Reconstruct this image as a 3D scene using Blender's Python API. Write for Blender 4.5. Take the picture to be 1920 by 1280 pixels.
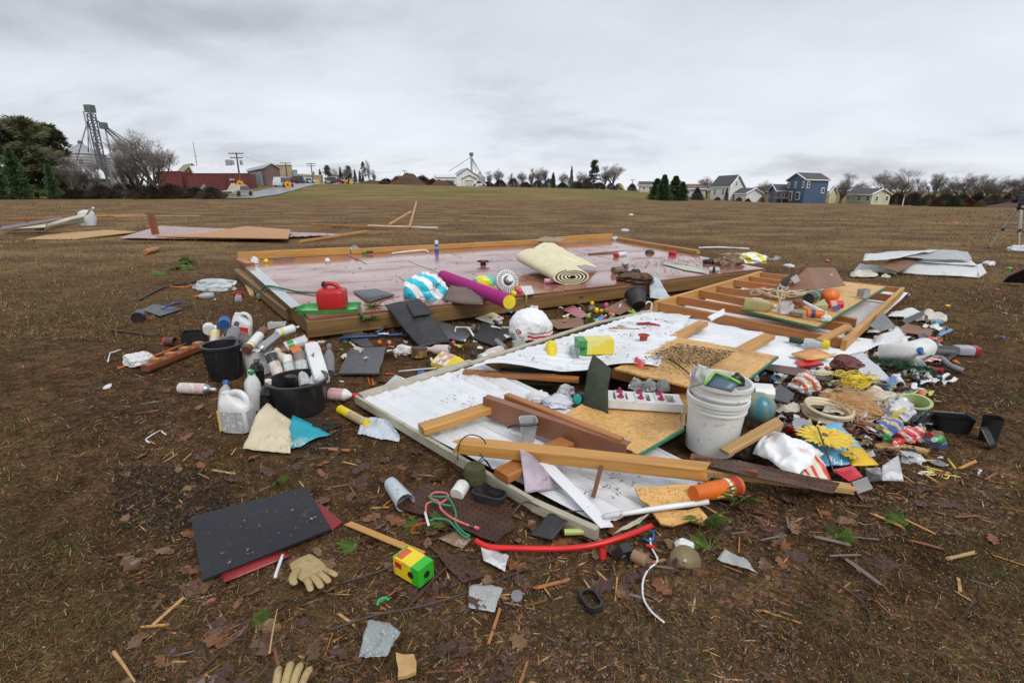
import bpy, bmesh, math, random
import numpy as np
from mathutils import Vector, Matrix, noise
random.seed(7)
for _o in list(bpy.data.objects): bpy.data.objects.remove(_o)
SC = bpy.context.scene
COL = SC.collection
PI = math.pi
# ---------------- camera ----------------
H = 1.25; F = 960.0; YH = 356.0
TH = math.atan((640-YH)/F); ST, CT = math.sin(TH), math.cos(TH)
cam = bpy.data.cameras.new('camera'); camo = bpy.data.objects.new('camera', cam); COL.objects.link(camo)
cam.sensor_width = 36; cam.lens = 18.0; cam.clip_start = 0.05; cam.clip_end = 4000
camo.location = (0, 0, H); camo.rotation_euler = (PI/2-TH, 0, 0)
SC.camera = camo
# ---------------- sky ----------------
SUN_EL, SUN_AZ = math.radians(48), math.radians(150)   # azimuth measured from +Y towards +X : behind right
w = bpy.data.worlds.new('World'); SC.world = w; w.use_nodes = True
nt = w.node_tree; nt.nodes.clear()
def N(t, **k):
    n = nt.nodes.new(t)
    for a, b in k.items(): setattr(n, a, b)
    return n
L = lambda a, b: nt.links.new(a, b)
def M(op, a, b=None, c=None):
    n = nt.nodes.new('ShaderNodeMath'); n.operation = op
    for i, v in enumerate((a, b, c)):
        if v is None: continue
        if isinstance(v, (int, float)): n.inputs[i].default_value = v
        else: nt.links.new(v, n.inputs[i])
    return n.outputs[0]
sky = N('ShaderNodeTexSky', sky_type='NISHITA', sun_disc=False, sun_elevation=SUN_EL, sun_rotation=SUN_AZ)
tc = N('ShaderNodeTexCoord'); sp = N('ShaderNodeSeparateXYZ'); L(tc.outputs['Generated'], sp.inputs[0])
zc = M('ADD', M('MAXIMUM', sp.outputs[2], 0.0), 0.24)
cb = N('ShaderNodeCombineXYZ'); L(M('DIVIDE', sp.outputs[0], zc), cb.inputs[0]); L(M('DIVIDE', sp.outputs[1], zc), cb.inputs[1])
mp = N('ShaderNodeMapping'); L(cb.outputs[0], mp.inputs[0]); mp.inputs['Location'].default_value = (3.1, 7.4, 0); mp.inputs['Rotation'].default_value = (0, 0, 0.35); mp.inputs['Scale'].default_value = (0.8, 1.0, 1)
n1 = N('ShaderNodeTexNoise'); L(mp.outputs[0], n1.inputs['Vector']); n1.inputs['Scale'].default_value = 1.5; n1.inputs['Detail'].default_value = 8; n1.inputs['Roughness'].default_value = 0.56; n1.inputs['Distortion'].default_value = 0.2
n2 = N('ShaderNodeTexNoise'); L(mp.outputs[0], n2.inputs['Vector']); n2.inputs['Scale'].default_value = 0.45; n2.inputs['Detail'].default_value = 4
dens = M('ADD', M('MULTIPLY', n1.outputs[0], 0.6), M('MULTIPLY', n2.outputs[0], 0.55))
cr = N('ShaderNodeValToRGB'); L(dens, cr.inputs[0])
e = cr.color_ramp.elements
e[0].position = 0.42; e[0].color = (0.46, 0.47, 0.51, 1)
e[1].position = 0.74; e[1].color = (0.77, 0.785, 0.815, 1)
m_ = e.new(0.55); m_.color = (0.665, 0.68, 0.72, 1)
mixc = N('ShaderNodeMix', data_type='RGBA'); mixc.inputs[0].default_value = 0.93
sc_ = N('ShaderNodeMix', data_type='RGBA', blend_type='MULTIPLY'); sc_.inputs[0].default_value = 1; L(sky.outputs[0], sc_.inputs[6]); sc_.inputs[7].default_value = (.1, .1, .1, 1)
gr = N('ShaderNodeValToRGB'); L(sp.outputs[2], gr.inputs[0]); ge = gr.color_ramp.elements
ge[0].position = 0.0; ge[0].color = (1.06, 1.075, 1.10, 1); ge[1].position = 0.32; ge[1].color = (0.84, 0.86, 0.885, 1)
gm_ = N('ShaderNodeMix', data_type='RGBA', blend_type='MULTIPLY'); gm_.inputs[0].default_value = 1; L(cr.outputs[0], gm_.inputs[6]); L(gr.outputs[0], gm_.inputs[7])
L(sc_.outputs[2], mixc.inputs[6]); L(gm_.outputs[2], mixc.inputs[7])
bg = N('ShaderNodeBackground'); L(mixc.outputs[2], bg.inputs[0]); bg.inputs[1].default_value = 1.0
wo = N('ShaderNodeOutputWorld'); L(bg.outputs[0], wo.inputs[0])
# ---------------- sun through overcast ----------------
sl = bpy.data.lights.new('sun', 'SUN'); sl.energy = 1.5; sl.angle = math.radians(30); sl.color = (1, .97, .93)
so = bpy.data.objects.new('sun', sl); COL.objects.link(so)
so.rotation_euler = Vector((-math.cos(SUN_EL)*math.sin(SUN_AZ), -math.cos(SUN_EL)*math.cos(SUN_AZ), -math.sin(SUN_EL))).to_track_quat('-Z', 'Y').to_euler()
SC.view_settings.view_transform = 'Standard'; SC.view_settings.look = 'None'; SC.view_settings.exposure = 0.27; SC.view_settings.gamma = 1.0
SC.view_settings.use_curve_mapping = False
# ---------------- where a photo point lies in the place ----------------
def ray(x, y):
    u = (x-960)/F; v = (y-640)/F
    return Vector((u, CT-v*ST, -ST-v*CT))
def P(x, y, z=0.0):
    d = ray(x, y); return Vector((0, 0, H)) + d*((z-H)/d.z)
def Q(x, y, Y):
    d = ray(x, y); return Vector((0, 0, H)) + d*(Y/d.y)
def ppm(p):                       # metres spanned by one photo pixel at a point
    return (p.y*CT + (H-p.z)*ST)/F
def V3(a):
    if isinstance(a, Vector): return a
    if len(a) > 2: return P(*a)
    p = P(a[0], a[1], 0)
    for _ in range(2): p = P(a[0], a[1], gz(p.x, p.y))
    return p
ORD = 'first second third fourth fifth sixth seventh eighth ninth tenth eleventh twelfth thirteenth'.split()
# ---------------- object helpers ----------------
def tag(o, label=None, cat=None, group=None, kind=None):
    if label: o['label'] = label
    if cat: o['category'] = cat
    if group: o['group'] = group
    if kind: o['kind'] = kind
    return o
def empty(name, loc=(0, 0, 0)):
    o = bpy.data.objects.new(name, None); COL.objects.link(o); o.location = loc; o.empty_display_size = .1
    return o
def link(name, me, parent=None, loc=None):
    o = bpy.data.objects.new(name, me); COL.objects.link(o)
    if parent is not None: o.parent = parent
    if loc is not None: o.location = loc
    return o
class MB:
    def __init__(s): s.v = []; s.f = []; s.m = []; s.mi = 0
    def add(s, vs, fs):
        b = len(s.v); s.v += [tuple(q) for q in vs]; s.f += [tuple(i+b for i in q) for q in fs]; s.m += [s.mi]*len(fs); return s
    def box(s, c, d, rz=0.0, M_=None):
        hx, hy, hz = d[0]/2, d[1]/2, d[2]/2
        vs = [Vector((x, y, z)) for z in (-hz, hz) for y in (-hy, hy) for x in (-hx, hx)]
        R = M_ if M_ is not None else Matrix.Rotation(rz, 3, 'Z')
        vs = [R @ q + Vector(c) for q in vs]
        return s.add(vs, [(0, 2, 3, 1), (4, 5, 7, 6), (0, 1, 5, 4), (2, 6, 7, 3), (0, 4, 6, 2), (1, 3, 7, 5)])
    def tube(s, pts, r, n=6, cap=True):
        pts = [Vector(p) for p in pts]; k = len(pts)
        rs = r if isinstance(r, (list, tuple)) else [r]*k
        vs = []; up = Vector((0, 0, 1)); prev = None
        for i, p in enumerate(pts):
            t = (pts[min(i+1, k-1)]-pts[max(i-1, 0)])
            if t.length < 1e-9: t = Vector((0, 0, 1))
            t.normalize()
            if prev is None:
                a = t.cross(up if abs(t.z) < .9 else Vector((1, 0, 0))).normalized()
            else:
                a = prev - t*prev.dot(t)
                a = a.normalized() if a.length > 1e-6 else t.orthogonal().normalized()
            prev = a; b = t.cross(a)
            for j in range(n):
                q = 2*PI*j/n; vs.append(p + (a*math.cos(q)+b*math.sin(q))*rs[i])
        fs = [(i*n+j, i*n+(j+1) % n, (i+1)*n+(j+1) % n, (i+1)*n+j) for i in range(k-1) for j in range(n)]
        if cap: fs += [tuple(range(n-1, -1, -1)), tuple(range((k-1)*n, k*n))]
        return s.add(vs, fs)
    def lathe(s, prof, n=20, c=(0, 0, 0), sq=None, a=1.0, b=1.0):
        # prof: (radius, z); sq = superellipse exponent for square-ish bodies
        vs = []; c = Vector(c)
        for r, z in prof:
            for j in range(n):
                t = 2*PI*j/n; x, y = math.cos(t), math.sin(t)
                if sq:
                    k = (abs(x)**sq+abs(y)**sq)**(-1/sq); x *= k; y *= k
                vs.append(c+Vector((x*r*a, y*r*b, z)))
        k = len(prof)
        fs = [(i*n+j, i*n+(j+1) % n, (i+1)*n+(j+1) % n, (i+1)*n+j) for i in range(k-1) for j in range(n)]
        if prof[0][0] > 1e-4: fs.append(tuple(range(n-1, -1, -1)))
        if prof[-1][0] > 1e-4: fs.append(tuple(range((k-1)*n, k*n)))
        return s.add(vs, fs)
    def grid(s, fn, nx, ny, closed=False):
        vs = [fn(i/nx, j/ny) for j in range(ny+1) for i in range(nx+1)]
        W = nx+1
        return s.add(vs, [(j*W+i, j*W+i+1, (j+1)*W+i+1, (j+1)*W+i) for j in range(ny) for i in range(nx)])
    def mesh(s, name, mats, smooth=False):
        me = bpy.data.meshes.new(name); me.from_pydata(s.v, [], s.f)
        if not isinstance(mats, (list, tuple)): mats = [mats]
        for m in mats: me.materials.append(m)
        if len(mats) > 1: me.polygons.foreach_set('material_index', s.m)
        if smooth: me.polygons.foreach_set('use_smooth', [True]*len(me.polygons))
        me.update(); return me
    def build(s, name, mats, parent=None, loc=None, smooth=False):
        return link(name, s.mesh(name, mats, smooth), parent, loc)
def autosmooth(o, ang=40):
    me = o.data; me.polygons.foreach_set('use_smooth', [True]*len(me.polygons))
    me.set_sharp_from_angle(angle=math.radians(ang)); return o
def orient(o, A, B, roll=0.0):
    """put local +Z along A->B with the origin at A"""
    A, B = V3(A), V3(B); d = (B-A).normalized()
    q = d.to_track_quat('Z', 'Y')
    o.matrix_world = Matrix.Translation(A) @ q.to_matrix().to_4x4() @ Matrix.Rotation(roll, 4, 'Z')
    return o
# ---------------- materials ----------------
MATS = {}
def nodes(name):
    m = bpy.data.materials.new(name); m.use_nodes = True; t = m.node_tree; b = t.nodes['Principled BSDF']
    return m, t, b
def mth(t, op, a, b=None):
    n = t.nodes.new('ShaderNodeMath'); n.operation = op
    for i, v in enumerate((a, b)):
        if v is None: continue
        if isinstance(v, (int, float)): n.inputs[i].default_value = v
        else: t.links.new(v, n.inputs[i])
    return n.outputs[0]
def tex(t, kind, scale, coord='Object', stretch=(1, 1, 1), detail=4, rough=.55, dist=0.0):
    c = t.nodes.new('ShaderNodeTexCoord'); mp = t.nodes.new('ShaderNodeMapping'); mp.inputs['Scale'].default_value = stretch
    t.links.new(c.outputs[coord], mp.inputs[0])
    n = t.nodes.new('ShaderNodeTex'+kind); n.inputs['Scale'].default_value = scale
    if kind == 'Noise':
        n.inputs['Detail'].default_value = detail; n.inputs['Roughness'].default_value = rough; n.inputs['Distortion'].default_value = dist
    t.links.new(mp.outputs[0], n.inputs['Vector']); return n
def ramp(t, fac, stops):
    r = t.nodes.new('ShaderNodeValToRGB'); t.links.new(fac, r.inputs[0]); e = r.color_ramp.elements
    e[0].position, e[0].color = stops[0][0], (*stops[0][1], 1)
    e[1].position, e[1].color = stops[-1][0], (*stops[-1][1], 1)
    for p, c in stops[1:-1]:
        q = e.new(p); q.color = (*c, 1)
    return r.outputs[0]
def mixc_(t, fac, a, b, mode='MIX'):
    n = t.nodes.new('ShaderNodeMix'); n.data_type = 'RGBA'; n.blend_type = mode
    for i, v in ((0, fac), (6, a), (7, b)):
        if isinstance(v, (int, float)): n.inputs[i].default_value = v
        elif isinstance(v, tuple): n.inputs[i].default_value = (*v, 1)
        else: t.links.new(v, n.inputs[i])
    return n.outputs[2]
def bump(t, b, h, strength=.3, dist=.01):
    n = t.nodes.new('ShaderNodeBump'); n.inputs['Strength'].default_value = strength; n.inputs['Distance'].default_value = dist
    t.links.new(h, n.inputs['Height']); t.links.new(n.outputs[0], b.inputs['Normal'])
def mat(name, col, rough=.5, col2=None, scale=6., dirt=.0, metal=0., spec=.5, bmp=0., alpha=1., stretch=(1, 1, 1), trans=0., sss=0., dirtcol=(.10, .065, .035), dscale=14., two=True):
    if name in MATS: return MATS[name]
    m, t, b = nodes(name)
    n = tex(t, 'Noise', scale, stretch=stretch, detail=5)
    c2 = col2 or tuple(c*.78 for c in col)
    c = ramp(t, n.outputs[0], [(.35, c2), (.65, col)])
    if dirt > 0:
        d = tex(t, 'Noise', dscale, detail=8, rough=.7)
        f = ramp(t, d.outputs[0], [(.62-dirt*.25, (0, 0, 0)), (.80-dirt*.2, (1, 1, 1))])
        c = mixc_(t, f, c, dirtcol)
    t.links.new(c, b.inputs['Base Color'])
    b.inputs['Roughness'].default_value = rough; b.inputs['Metallic'].default_value = metal
    b.inputs['Specular IOR Level'].default_value = spec
    if alpha < 1: b.inputs['Alpha'].default_value = alpha
    if trans > 0: b.inputs['Transmission Weight'].default_value = trans
    if bmp > 0:
        n3 = tex(t, 'Noise', scale*6, stretch=stretch, detail=6, rough=.65); bump(t, b, n3.outputs[0], bmp, .01)
    MATS[name] = m; return m
def wood(name, light, dark, rough=.55, knots=True):
    # grain runs along local Z; boards are built along local Z
    m, t, b = nodes(name)
    n = tex(t, 'Noise', 22, stretch=(1, 1, .06), detail=6, rough=.6, dist=.6)
    n2 = tex(t, 'Noise', 2.2, detail=3)
    c = ramp(t, n.outputs[0], [(.3, dark), (.52, tuple((a*.35+b_*.65) for a, b_ in zip(dark, light))), (.7, light)])
    c = mixc_(t, mth(t, 'MULTIPLY', n2.outputs[0], .5), c, tuple(q*.72 for q in dark))
    if knots:
        v = tex(t, 'Voronoi', 9, stretch=(1, 1, .45)); v.feature = 'F1'; v.inputs['Randomness'].default_value = 1
        f = ramp(t, v.outputs['Distance'], [(.06, (1, 1, 1)), (.20, (0, 0, 0))])
        c = mixc_(t, mth(t, 'MULTIPLY', f, .8), c, tuple(q*.35 for q in dark))
    t.links.new(c, b.inputs['Base Color']); b.inputs['Roughness'].default_value = rough
    bump(t, b, n.outputs[0], .25, .004)
    MATS[name] = m; return m
# ================= terrain =================
_Ys = [62, 75, 90, 110, 140, 180]
_T = {-600: [375, 372, 370, 366, 362, 358], 300: [374, 371, 368, 364, 358, 356], 400: [374, 370, 364, 358, 351, 350], 500: [374, 366, 356.5, 350, 345, 345],
      570: [375, 366, 357, 350, 344, 344.5], 700: [375, 366, 358, 350, 345, 345], 900: [375, 367, 360, 354, 350, 350], 1020: [375.5, 369, 362, 357, 352, 352],
      1150: [376, 371, 366, 361, 356, 356], 1250: [377.5, 377, 375, 371, 363, 361], 1350: [378, 377, 376.5, 376, 373, 369], 1450: [381, 380.5, 380.5, 380, 378, 375],
      1600: [385, 384, 383, 382, 380, 378], 1750: [389, 388, 387, 386, 384, 382], 2000: [392, 391, 390, 389, 387, 385], 2700: [394, 393, 392, 391, 389, 387]}
_cols = sorted(_T)
_Z = np.array([[Q(960, yy, Y).z for yy, Y in zip(_T[c], _Ys)] for c in _cols])
def tz(x, y):
    if y < 25: return 0.0
    px = min(max(960+1000*x/y, _cols[0]), _cols[-1])
    zz = [float(np.interp(px, _cols, _Z[:, k])) for k in range(len(_Ys))]
    if y < 62: 
        s = (y-25)/37; return zz[0]*s*s*(3-2*s) if False else zz[0]*s
    return float(np.interp(y, _Ys, zz))
def T(px, Y):
    x = (px-960)/1000*Y; z = tz(x, Y)
    for _ in range(3):
        d = Y*CT+(H-z)*ST; x = (px-960)/F*d; z = tz(x, Y)
    return Vector((x, Y, z))
def relief(x, y, r):
    k = 1/(1+(r/7)**2)
    a = noise.noise((x*1.3, y*1.3, 3.1))*.012*k + noise.noise((x*5, y*5, 1.7))*.008*k + noise.noise((x*14, y*14, 9.))*.006*k
    if r > 6: a += noise.noise((x*.25, y*.25, 5.))*.02*min(1, (r-6)/10)*(1 if r < 30 else 30/r)
    if r > 62: a *= .3
    return a - .008*k
def gz(x, y): return tz(x, y)+relief(x, y, math.hypot(x, y))
def build_ground():
    rad = [0.0, .25]; 
    while rad[-1] < 1800: rad.append(rad[-1]*(1.032 if rad[-1] > .8 else 1.12))
    A = [math.radians(a) for a in np.arange(-66, 66.01, .33)]
    A += [math.radians(a) for a in np.arange(70, 294, 5)]
    n = len(A); vs = []; fld = []
    for r in rad:
        for a in A:
            x, y = r*math.sin(a), r*math.cos(a)
            vs.append((x, y, gz(x, y)))
            t = x/max(y, 1e-3) if y > 1 else 0
            ed = 61.5 + 36*min(1, max(0, (t-.26)/.12)) + noise.noise((x*.05, 0, 0))*1.5
            ed = ed if t > -.49 else 61.5
            fld.append(min(1, max(0, (y-ed)/1.2)))
    fs = []
    for i in range(len(rad)-1):
        for j in range(n):
            k = (j+1) % n
            fs.append((i*n+j, i*n+k, (i+1)*n+k, (i+1)*n+j))
    me = bpy.data.meshes.new('ground'); me.from_pydata(vs, [], fs)
    me.polygons.foreach_set('use_smooth', [True]*len(fs))
    at = me.attributes.new('meadow', 'FLOAT', 'POINT'); at.data.foreach_set('value', fld)
    m, t, b = nodes('soil_and_grass')
    n1 = tex(t, 'Noise', 1.1, detail=6, rough=.6); n2 = tex(t, 'Noise', 9, detail=4, rough=.7); n3 = tex(t, 'Noise', 70, detail=3, rough=.75)
    nb = tex(t, 'Noise', .55, stretch=(.7, 1.1, 1), detail=6, rough=.72)
    vo = tex(t, 'Voronoi', 95); vo.feature = 'F1'
    soil = ramp(t, n2.outputs[0], [(.30, (.044, .023, .011)), (.48, (.118, .062, .029)), (.62, (.178, .102, .052)), (.75, (.110, .080, .025))])
    fine = ramp(t, n3.outputs[0], [(.30, (.25, .25, .25)), (.52, (.95, .95, .95)), (.72, (2.0, 1.95, 1.75))])
    soil = mixc_(t, 1.0, soil, fine, 'MULTIPLY')
    dmp = tex(t, 'Noise', .8, detail=5, rough=.65); soil = mixc_(t, 1.0, soil, ramp(t, dmp.outputs[0], [(.36, (.42, .40, .38)), (.52, (.85, .84, .82)), (.68, (1.2, 1.18, 1.15))]), 'MULTIPLY')
    moss = ramp(t, n1.outputs[0], [(.50, (0, 0, 0)), (.68, (.55, .55, .55))])
    soil = mixc_(t, moss, soil, (.070, .058, .018))
    grit = mth(t, 'MULTIPLY', ramp(t, vo.outputs['Distance'], [(.10, (1, 1, 1)), (.22, (0, 0, 0))]), ramp(t, vo.outputs['Color'], [(.80, (0, 0, 0)), (.86, (.8, .8, .8))]))
    soil = mixc_(t, grit, soil, (.26, .22, .17))
    # farther field: thatch in long bands
    band = ramp(t, nb.outputs[0], [(.34, (.105, .060, .034)), (.46, (.145, .085, .046)), (.54, (.200, .130, .060)), (.60, (.245, .170, .078)), (.67, (.170, .142, .056))])
    nf = tex(t, 'Noise', 9, detail=5, rough=.85)
    band = mixc_(t, 1.0, band, ramp(t, nf.outputs[0], [(.3, (.55, .55, .55)), (.5, (1, 1, 1)), (.7, (1.45, 1.42, 1.35))]), 'MULTIPLY')
    cd = t.nodes.new('ShaderNodeTexCoord'); ln = t.nodes.new('ShaderNodeVectorMath'); ln.operation = 'LENGTH'; t.links.new(cd.outputs['Object'], ln.inputs[0])
    far = mth(t, 'DIVIDE', mth(t, 'SUBTRACT', ln.outputs['Value'], 5.0), 9.0)
    far = mth(t, 'MINIMUM', mth(t, 'MAXIMUM', far, 0.0), 1.0)
    c = mixc_(t, far, soil, band)
    nm = tex(t, 'Noise', .09, stretch=(1, 2.2, 1), detail=7, rough=.65); nm2 = tex(t, 'Noise', 1.5, stretch=(.3, 1, 1), detail=6, rough=.75)
    mead = ramp(t, nm.outputs[0], [(.36, (.105, .105, .030)), (.50, (.185, .140, .050)), (.64, (.265, .185, .075))])
    mead = mixc_(t, 1.0, mead, ramp(t, nm2.outputs[0], [(.3, (.62, .62, .62)), (.7, (1.35, 1.35, 1.35))]), 'MULTIPLY')
    at_ = t.nodes.new('ShaderNodeAttribute'); at_.attribute_name = 'meadow'
    c = mixc_(t, at_.outputs['Fac'], c, mead)
    t.links.new(c, b.inputs['Base Color']); b.inputs['Roughness'].default_value = .9; b.inputs['Specular IOR Level'].default_value = .08
    hsum = mth(t, 'ADD', n3.outputs[0], mth(t, 'MULTIPLY', n2.outputs[0], 1.5)); bump(t, b, hsum, .8, .02)
    me.materials.append(m)
    return tag(link('ground', me), kind='structure')
build_ground()
# road climbing the rise
asph = mat('asphalt', (.24, .24, .26), .35, (.17, .17, .19), 1.2, spec=.6)
def build_road():
    rows = [(385, 478, 64), (402, 490, 68), (438, 521, 75), (480, 548, 86), (507, 562, 97), (530, 577, 110), (556, 596, 130), (580, 614, 150), (605, 640, 180)]
    vs = []
    for a, b_, Y in rows:
        for k in range(5):
            p = T(a+(b_-a)*k/4, Y); vs.append(p+Vector((0, 0, .10)))
    fs = [(i*5+k, i*5+k+1, (i+1)*5+k+1, (i+1)*5+k) for i in range(len(rows)-1) for k in range(4)]
    o = MB().add(vs, fs).build('road', asph); tag(o, kind='structure')
    # centre line
    vs = []
    for a, b_, Y in rows:
        for f_ in (.495, .505): vs.append(T(a+(b_-a)*f_, Y)+Vector((0, 0, .115)))
    mk = MB().add(vs, [(i*2, i*2+1, i*2+3, i*2+2) for i in range(len(rows)-1)]).build('centre_line', mat('road_yellow', (.5, .33, .05), .6), o)
build_road()
# ================= trees =================
bark = mat('grey_brown_bark', (.14, .115, .10), .9, (.09, .072, .062), 12)
twigm = mat('bare_twigs', (.25, .215, .19), .9, (.18, .15, .13), 3)
twigr = mat('reddish_twigs', (.22, .15, .13), .9, (.15, .10, .09), 3)
def bare_tree_meshes(seed, h, spread=.5, fork=5, low=.18, twist=.5, twigs=1.0, tr=.02):
    R = random.Random(seed); tb = MB(); tv = []; tf = []
    def twig(p, d, ln, w_):
        q = p+d*ln; s = d.orthogonal().normalized()*w_; s2 = d.cross(s).normalized()*w_
        b = len(tv); tv.extend([p+s, p-s*.5+s2*.8, p-s*.5-s2*.8, q]); tf.extend([(b, b+1, b+3), (b+1, b+2, b+3), (b+2, b, b+3)])
    def grow(p, d, ln, r, lev):
        k = 4 if lev < 3 else 3; pts = [p]; dd = d.copy(); rs = [r]
        for i in range(k):
            dd = (dd+Vector((R.gauss(0, .13), R.gauss(0, .13), .06+R.gauss(0, .05)))).normalized()
            pts.append(pts[-1]+dd*ln/k); rs.append(r*(1-.5*(i+1)/k))
        if lev < 3: tb.tube(pts, rs, 6 if lev < 2 else 4, False)
        else:
            for i in range(k): twig(pts[i], (pts[i+1]-pts[i]).normalized(), (pts[i+1]-pts[i]).length*1.05, rs[i])
        if lev >= 4:
            for i in range(int(4*twigs)):
                q = R.choice(pts[1:]); d2 = (dd+Vector((R.gauss(0, .6), R.gauss(0, .6), R.gauss(.1, .4)))).normalized()
                twig(q, d2, ln*R.uniform(.5, 1.0), max(.007, r*.4))
            return
        nch = (fork if lev == 0 else R.choice((3, 4, 4)))
        for i in range(nch):
            t_ = R.uniform(.35, 1); 
            i0 = min(int(t_*k), k-1); q = pts[i0].lerp(pts[i0+1], t_*k-i0)
            az = 2*PI*(i+R.random()*.7)/nch; sd = Vector((math.cos(az), math.sin(az), 0))
            d2 = (dd*(1-spread)+sd*spread*R.uniform(.7, 1.3)+Vector((0, 0, .42))).normalized()
            grow(q, d2, ln*R.uniform(.55, .8)*(1.0 if lev else 1.1), rs[i0]*R.uniform(.36, .52), lev+1)
        if lev: grow(pts[-1], dd, ln*.6, rs[-1], lev+1)
        else: grow(pts[-1], dd, ln*.9, rs[-1]*.9, 1)
    grow(Vector((0, 0, -.1)), Vector((0, 0, 1)), h*.22, h*tr, 0)
    zmax = max(v.z for v in tv); s = h/zmax
    tb.v = [tuple(Vector(v)*s) for v in tb.v]; tv = [tuple(v*s) for v in tv]
    cm = bpy.data.meshes.new('crown'); cm.from_pydata(tv, [], tf); cm.materials.append(twigm)
    return tb.mesh('trunk', bark, True), cm
BT = [bare_tree_meshes(11, 10, .46, 7, twigs=2, tr=.026), bare_tree_meshes(23, 10, .38, 6, twigs=1.8, tr=.022), bare_tree_meshes(37, 10, .52, 8, twigs=2.1, tr=.026), bare_tree_meshes(41, 10, .36, 7, twigs=2.1, tr=.024)]
def bare_tree(px, Y, dpx, k, label, wide=1.0, group='bare trees along the horizon', red=False, name='bare_tree'):
    p = T(px, Y); s = dpx*Y/1000/10
    o = empty(name, p-Vector((0, 0, .1))); tag(o, label, 'tree', group); o.scale = (s*wide*1.2, s*wide*1.2, s); o.rotation_euler.z = random.random()*6
    link('trunk', BT[k][0], o); c = link('crown', BT[k][1], o)
    if red:
        if 'r%d' % k not in MATS:
            m2 = BT[k][1].copy(); m2.materials.clear(); m2.materials.append(twigr); MATS['r%d' % k] = m2
        c.data = MATS['r%d' % k]
    return o
needle = mat('pine_needles', (.14, .14, .055), .8, (.08, .09, .034), .9)
needle2 = mat('spruce_needles', (.085, .15, .05), .8, (.05, .09, .03), 1.2)
needle3 = mat('far_needles', (.13, .145, .11), .8, (.085, .1, .075), 1.2)
def conifer_meshes(seed, h, r, n, low=.04, shape=1.0, droop=.3, leaf=.22, gaps=0.0):
    R = random.Random(seed); vs = []; fs = []
    def q(p, d, l_, w_):
        s = d.cross(Vector((R.gauss(0, 1), R.gauss(0, 1), R.gauss(0, 1)))).normalized()*w_; b = len(vs)
        vs.extend([p-s, p+s, p+d*l_]); fs.append((b, b+1, b+2))
    for i in range(n):
        t = R.random()**.8; z = low+(1-low)*t
        lobe = 1+.14*math.sin(z*31+seed)+.15*noise.noise((z*9, seed, 0))
        rr = r*((1-t)**shape)*lobe
        az = R.random()*2*PI; lob = .78+.45*noise.noise((math.cos(az)*2.6, math.sin(az)*2.6, z*11+seed))
        if gaps and noise.noise((math.cos(az)*2.2, math.sin(az)*2.2, z*7+seed*3)) < gaps-.35: continue
        f = R.random()**.45*lob*(1.28 if R.random() < .16 else 1)
        p = Vector((math.cos(az)*rr*f, math.sin(az)*rr*f, z*h+f*rr*(-droop)))
        d = Vector((math.cos(az), math.sin(az), R.uniform(-.5, .35))).normalized()
        q(p, d, leaf*R.uniform(.7, 1.5), leaf*.34)
    c = bpy.data.meshes.new('crown'); c.from_pydata([tuple(v) for v in vs], [], fs)
    t = MB().tube([(0, 0, -.1), (0, 0, h*.5), (0, 0, h*.96)], [h*.018, h*.012, h*.003], 6).mesh('trunk', bark, True)
    return t, c
def tuft_pine(seed, h=10, r=3.2, nc=95, n=150):
    R = random.Random(seed); vs = []; fs = []
    for i in range(nc):
        t = R.uniform(.06, 1); az = R.random()*6.3; rr = r*(1.02-t)**.55*R.uniform(.25, 1.0); c = Vector((math.cos(az)*rr, math.sin(az)*rr, t*h)); sz = h*R.uniform(.05, .10)
        for j in range(n):
            d = Vector((R.gauss(0, 1), R.gauss(0, 1), R.gauss(.15, .55))).normalized(); p = c+Vector((d.x, d.y, d.z*.7))*sz*R.random()**.5; s = d.orthogonal().normalized()*.06; b = len(vs); vs.extend([p-s, p+s, p+d*.42]); fs.append((b, b+1, b+2))
    c = bpy.data.meshes.new('crown'); c.from_pydata([tuple(v) for v in vs], [], fs)
    return MB().tube([(0, 0, -.1), (0, 0, h*.5), (0, 0, h*.96)], [h*.018, h*.012, h*.003], 6).mesh('trunk', bark, True), c
CT_ = {'pine': tuft_pine(3), 'pine2': tuft_pine(5), 'spruce': conifer_meshes(8, 10, 2.9, 9500, .02, .62, .12, .36), 'fir': conifer_meshes(9, 10, 2.2, 6000, .02, .85, .3, .30), 'thin': conifer_meshes(12, 10, 2.0, 2600, .35, .7, .2, .35, .32)}
def conifer(px, Y, dpx, kind, label, m, wide=1.0, name='pine_tree', group='evergreens', cat='tree'):
    p = T(px, Y); s = dpx*Y/1000/10
    o = empty(name, p-Vector((0, 0, .1))); tag(o, label, cat, group); o.scale = (s*wide, s*wide, s); o.rotation_euler.z = random.random()*6
    link('trunk', CT_[kind][0], o)
    key = kind+m.name
    if key not in MATS:
        c = CT_[kind][1].copy(); c.materials.clear(); c.materials.append(m); MATS[key] = c
    link('crown', MATS[key], o); return o
def bush_mesh(seed, m, n=1500, twig=True):
    R = random.Random(seed); vs = []; fs = []
    for i in range(n):
        az = R.random()*2*PI; f = R.random()**.5; zz = R.random()
        rad_ = f*(1-.6*zz**2)*(.8+.35*noise.noise((math.cos(az)*2, math.sin(az)*2, zz*3+seed)))
        p = Vector((math.cos(az)*rad_, math.sin(az)*rad_, zz*.95*(1-.35*f)))
        d = Vector((math.cos(az)*.7+R.gauss(0, .4), math.sin(az)*.7+R.gauss(0, .4), R.uniform(.1, 1.2))).normalized()
        s = d.orthogonal().normalized()*(.012 if twig else .035); b = len(vs)
        vs.extend([p-s, p+s, p+d*(.25 if twig else .12)]); fs.append((b, b+1, b+2))
    me = bpy.data.meshes.new('foliage'); me.from_pydata([tuple(v) for v in vs], [], fs); me.materials.append(m); return me
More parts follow.
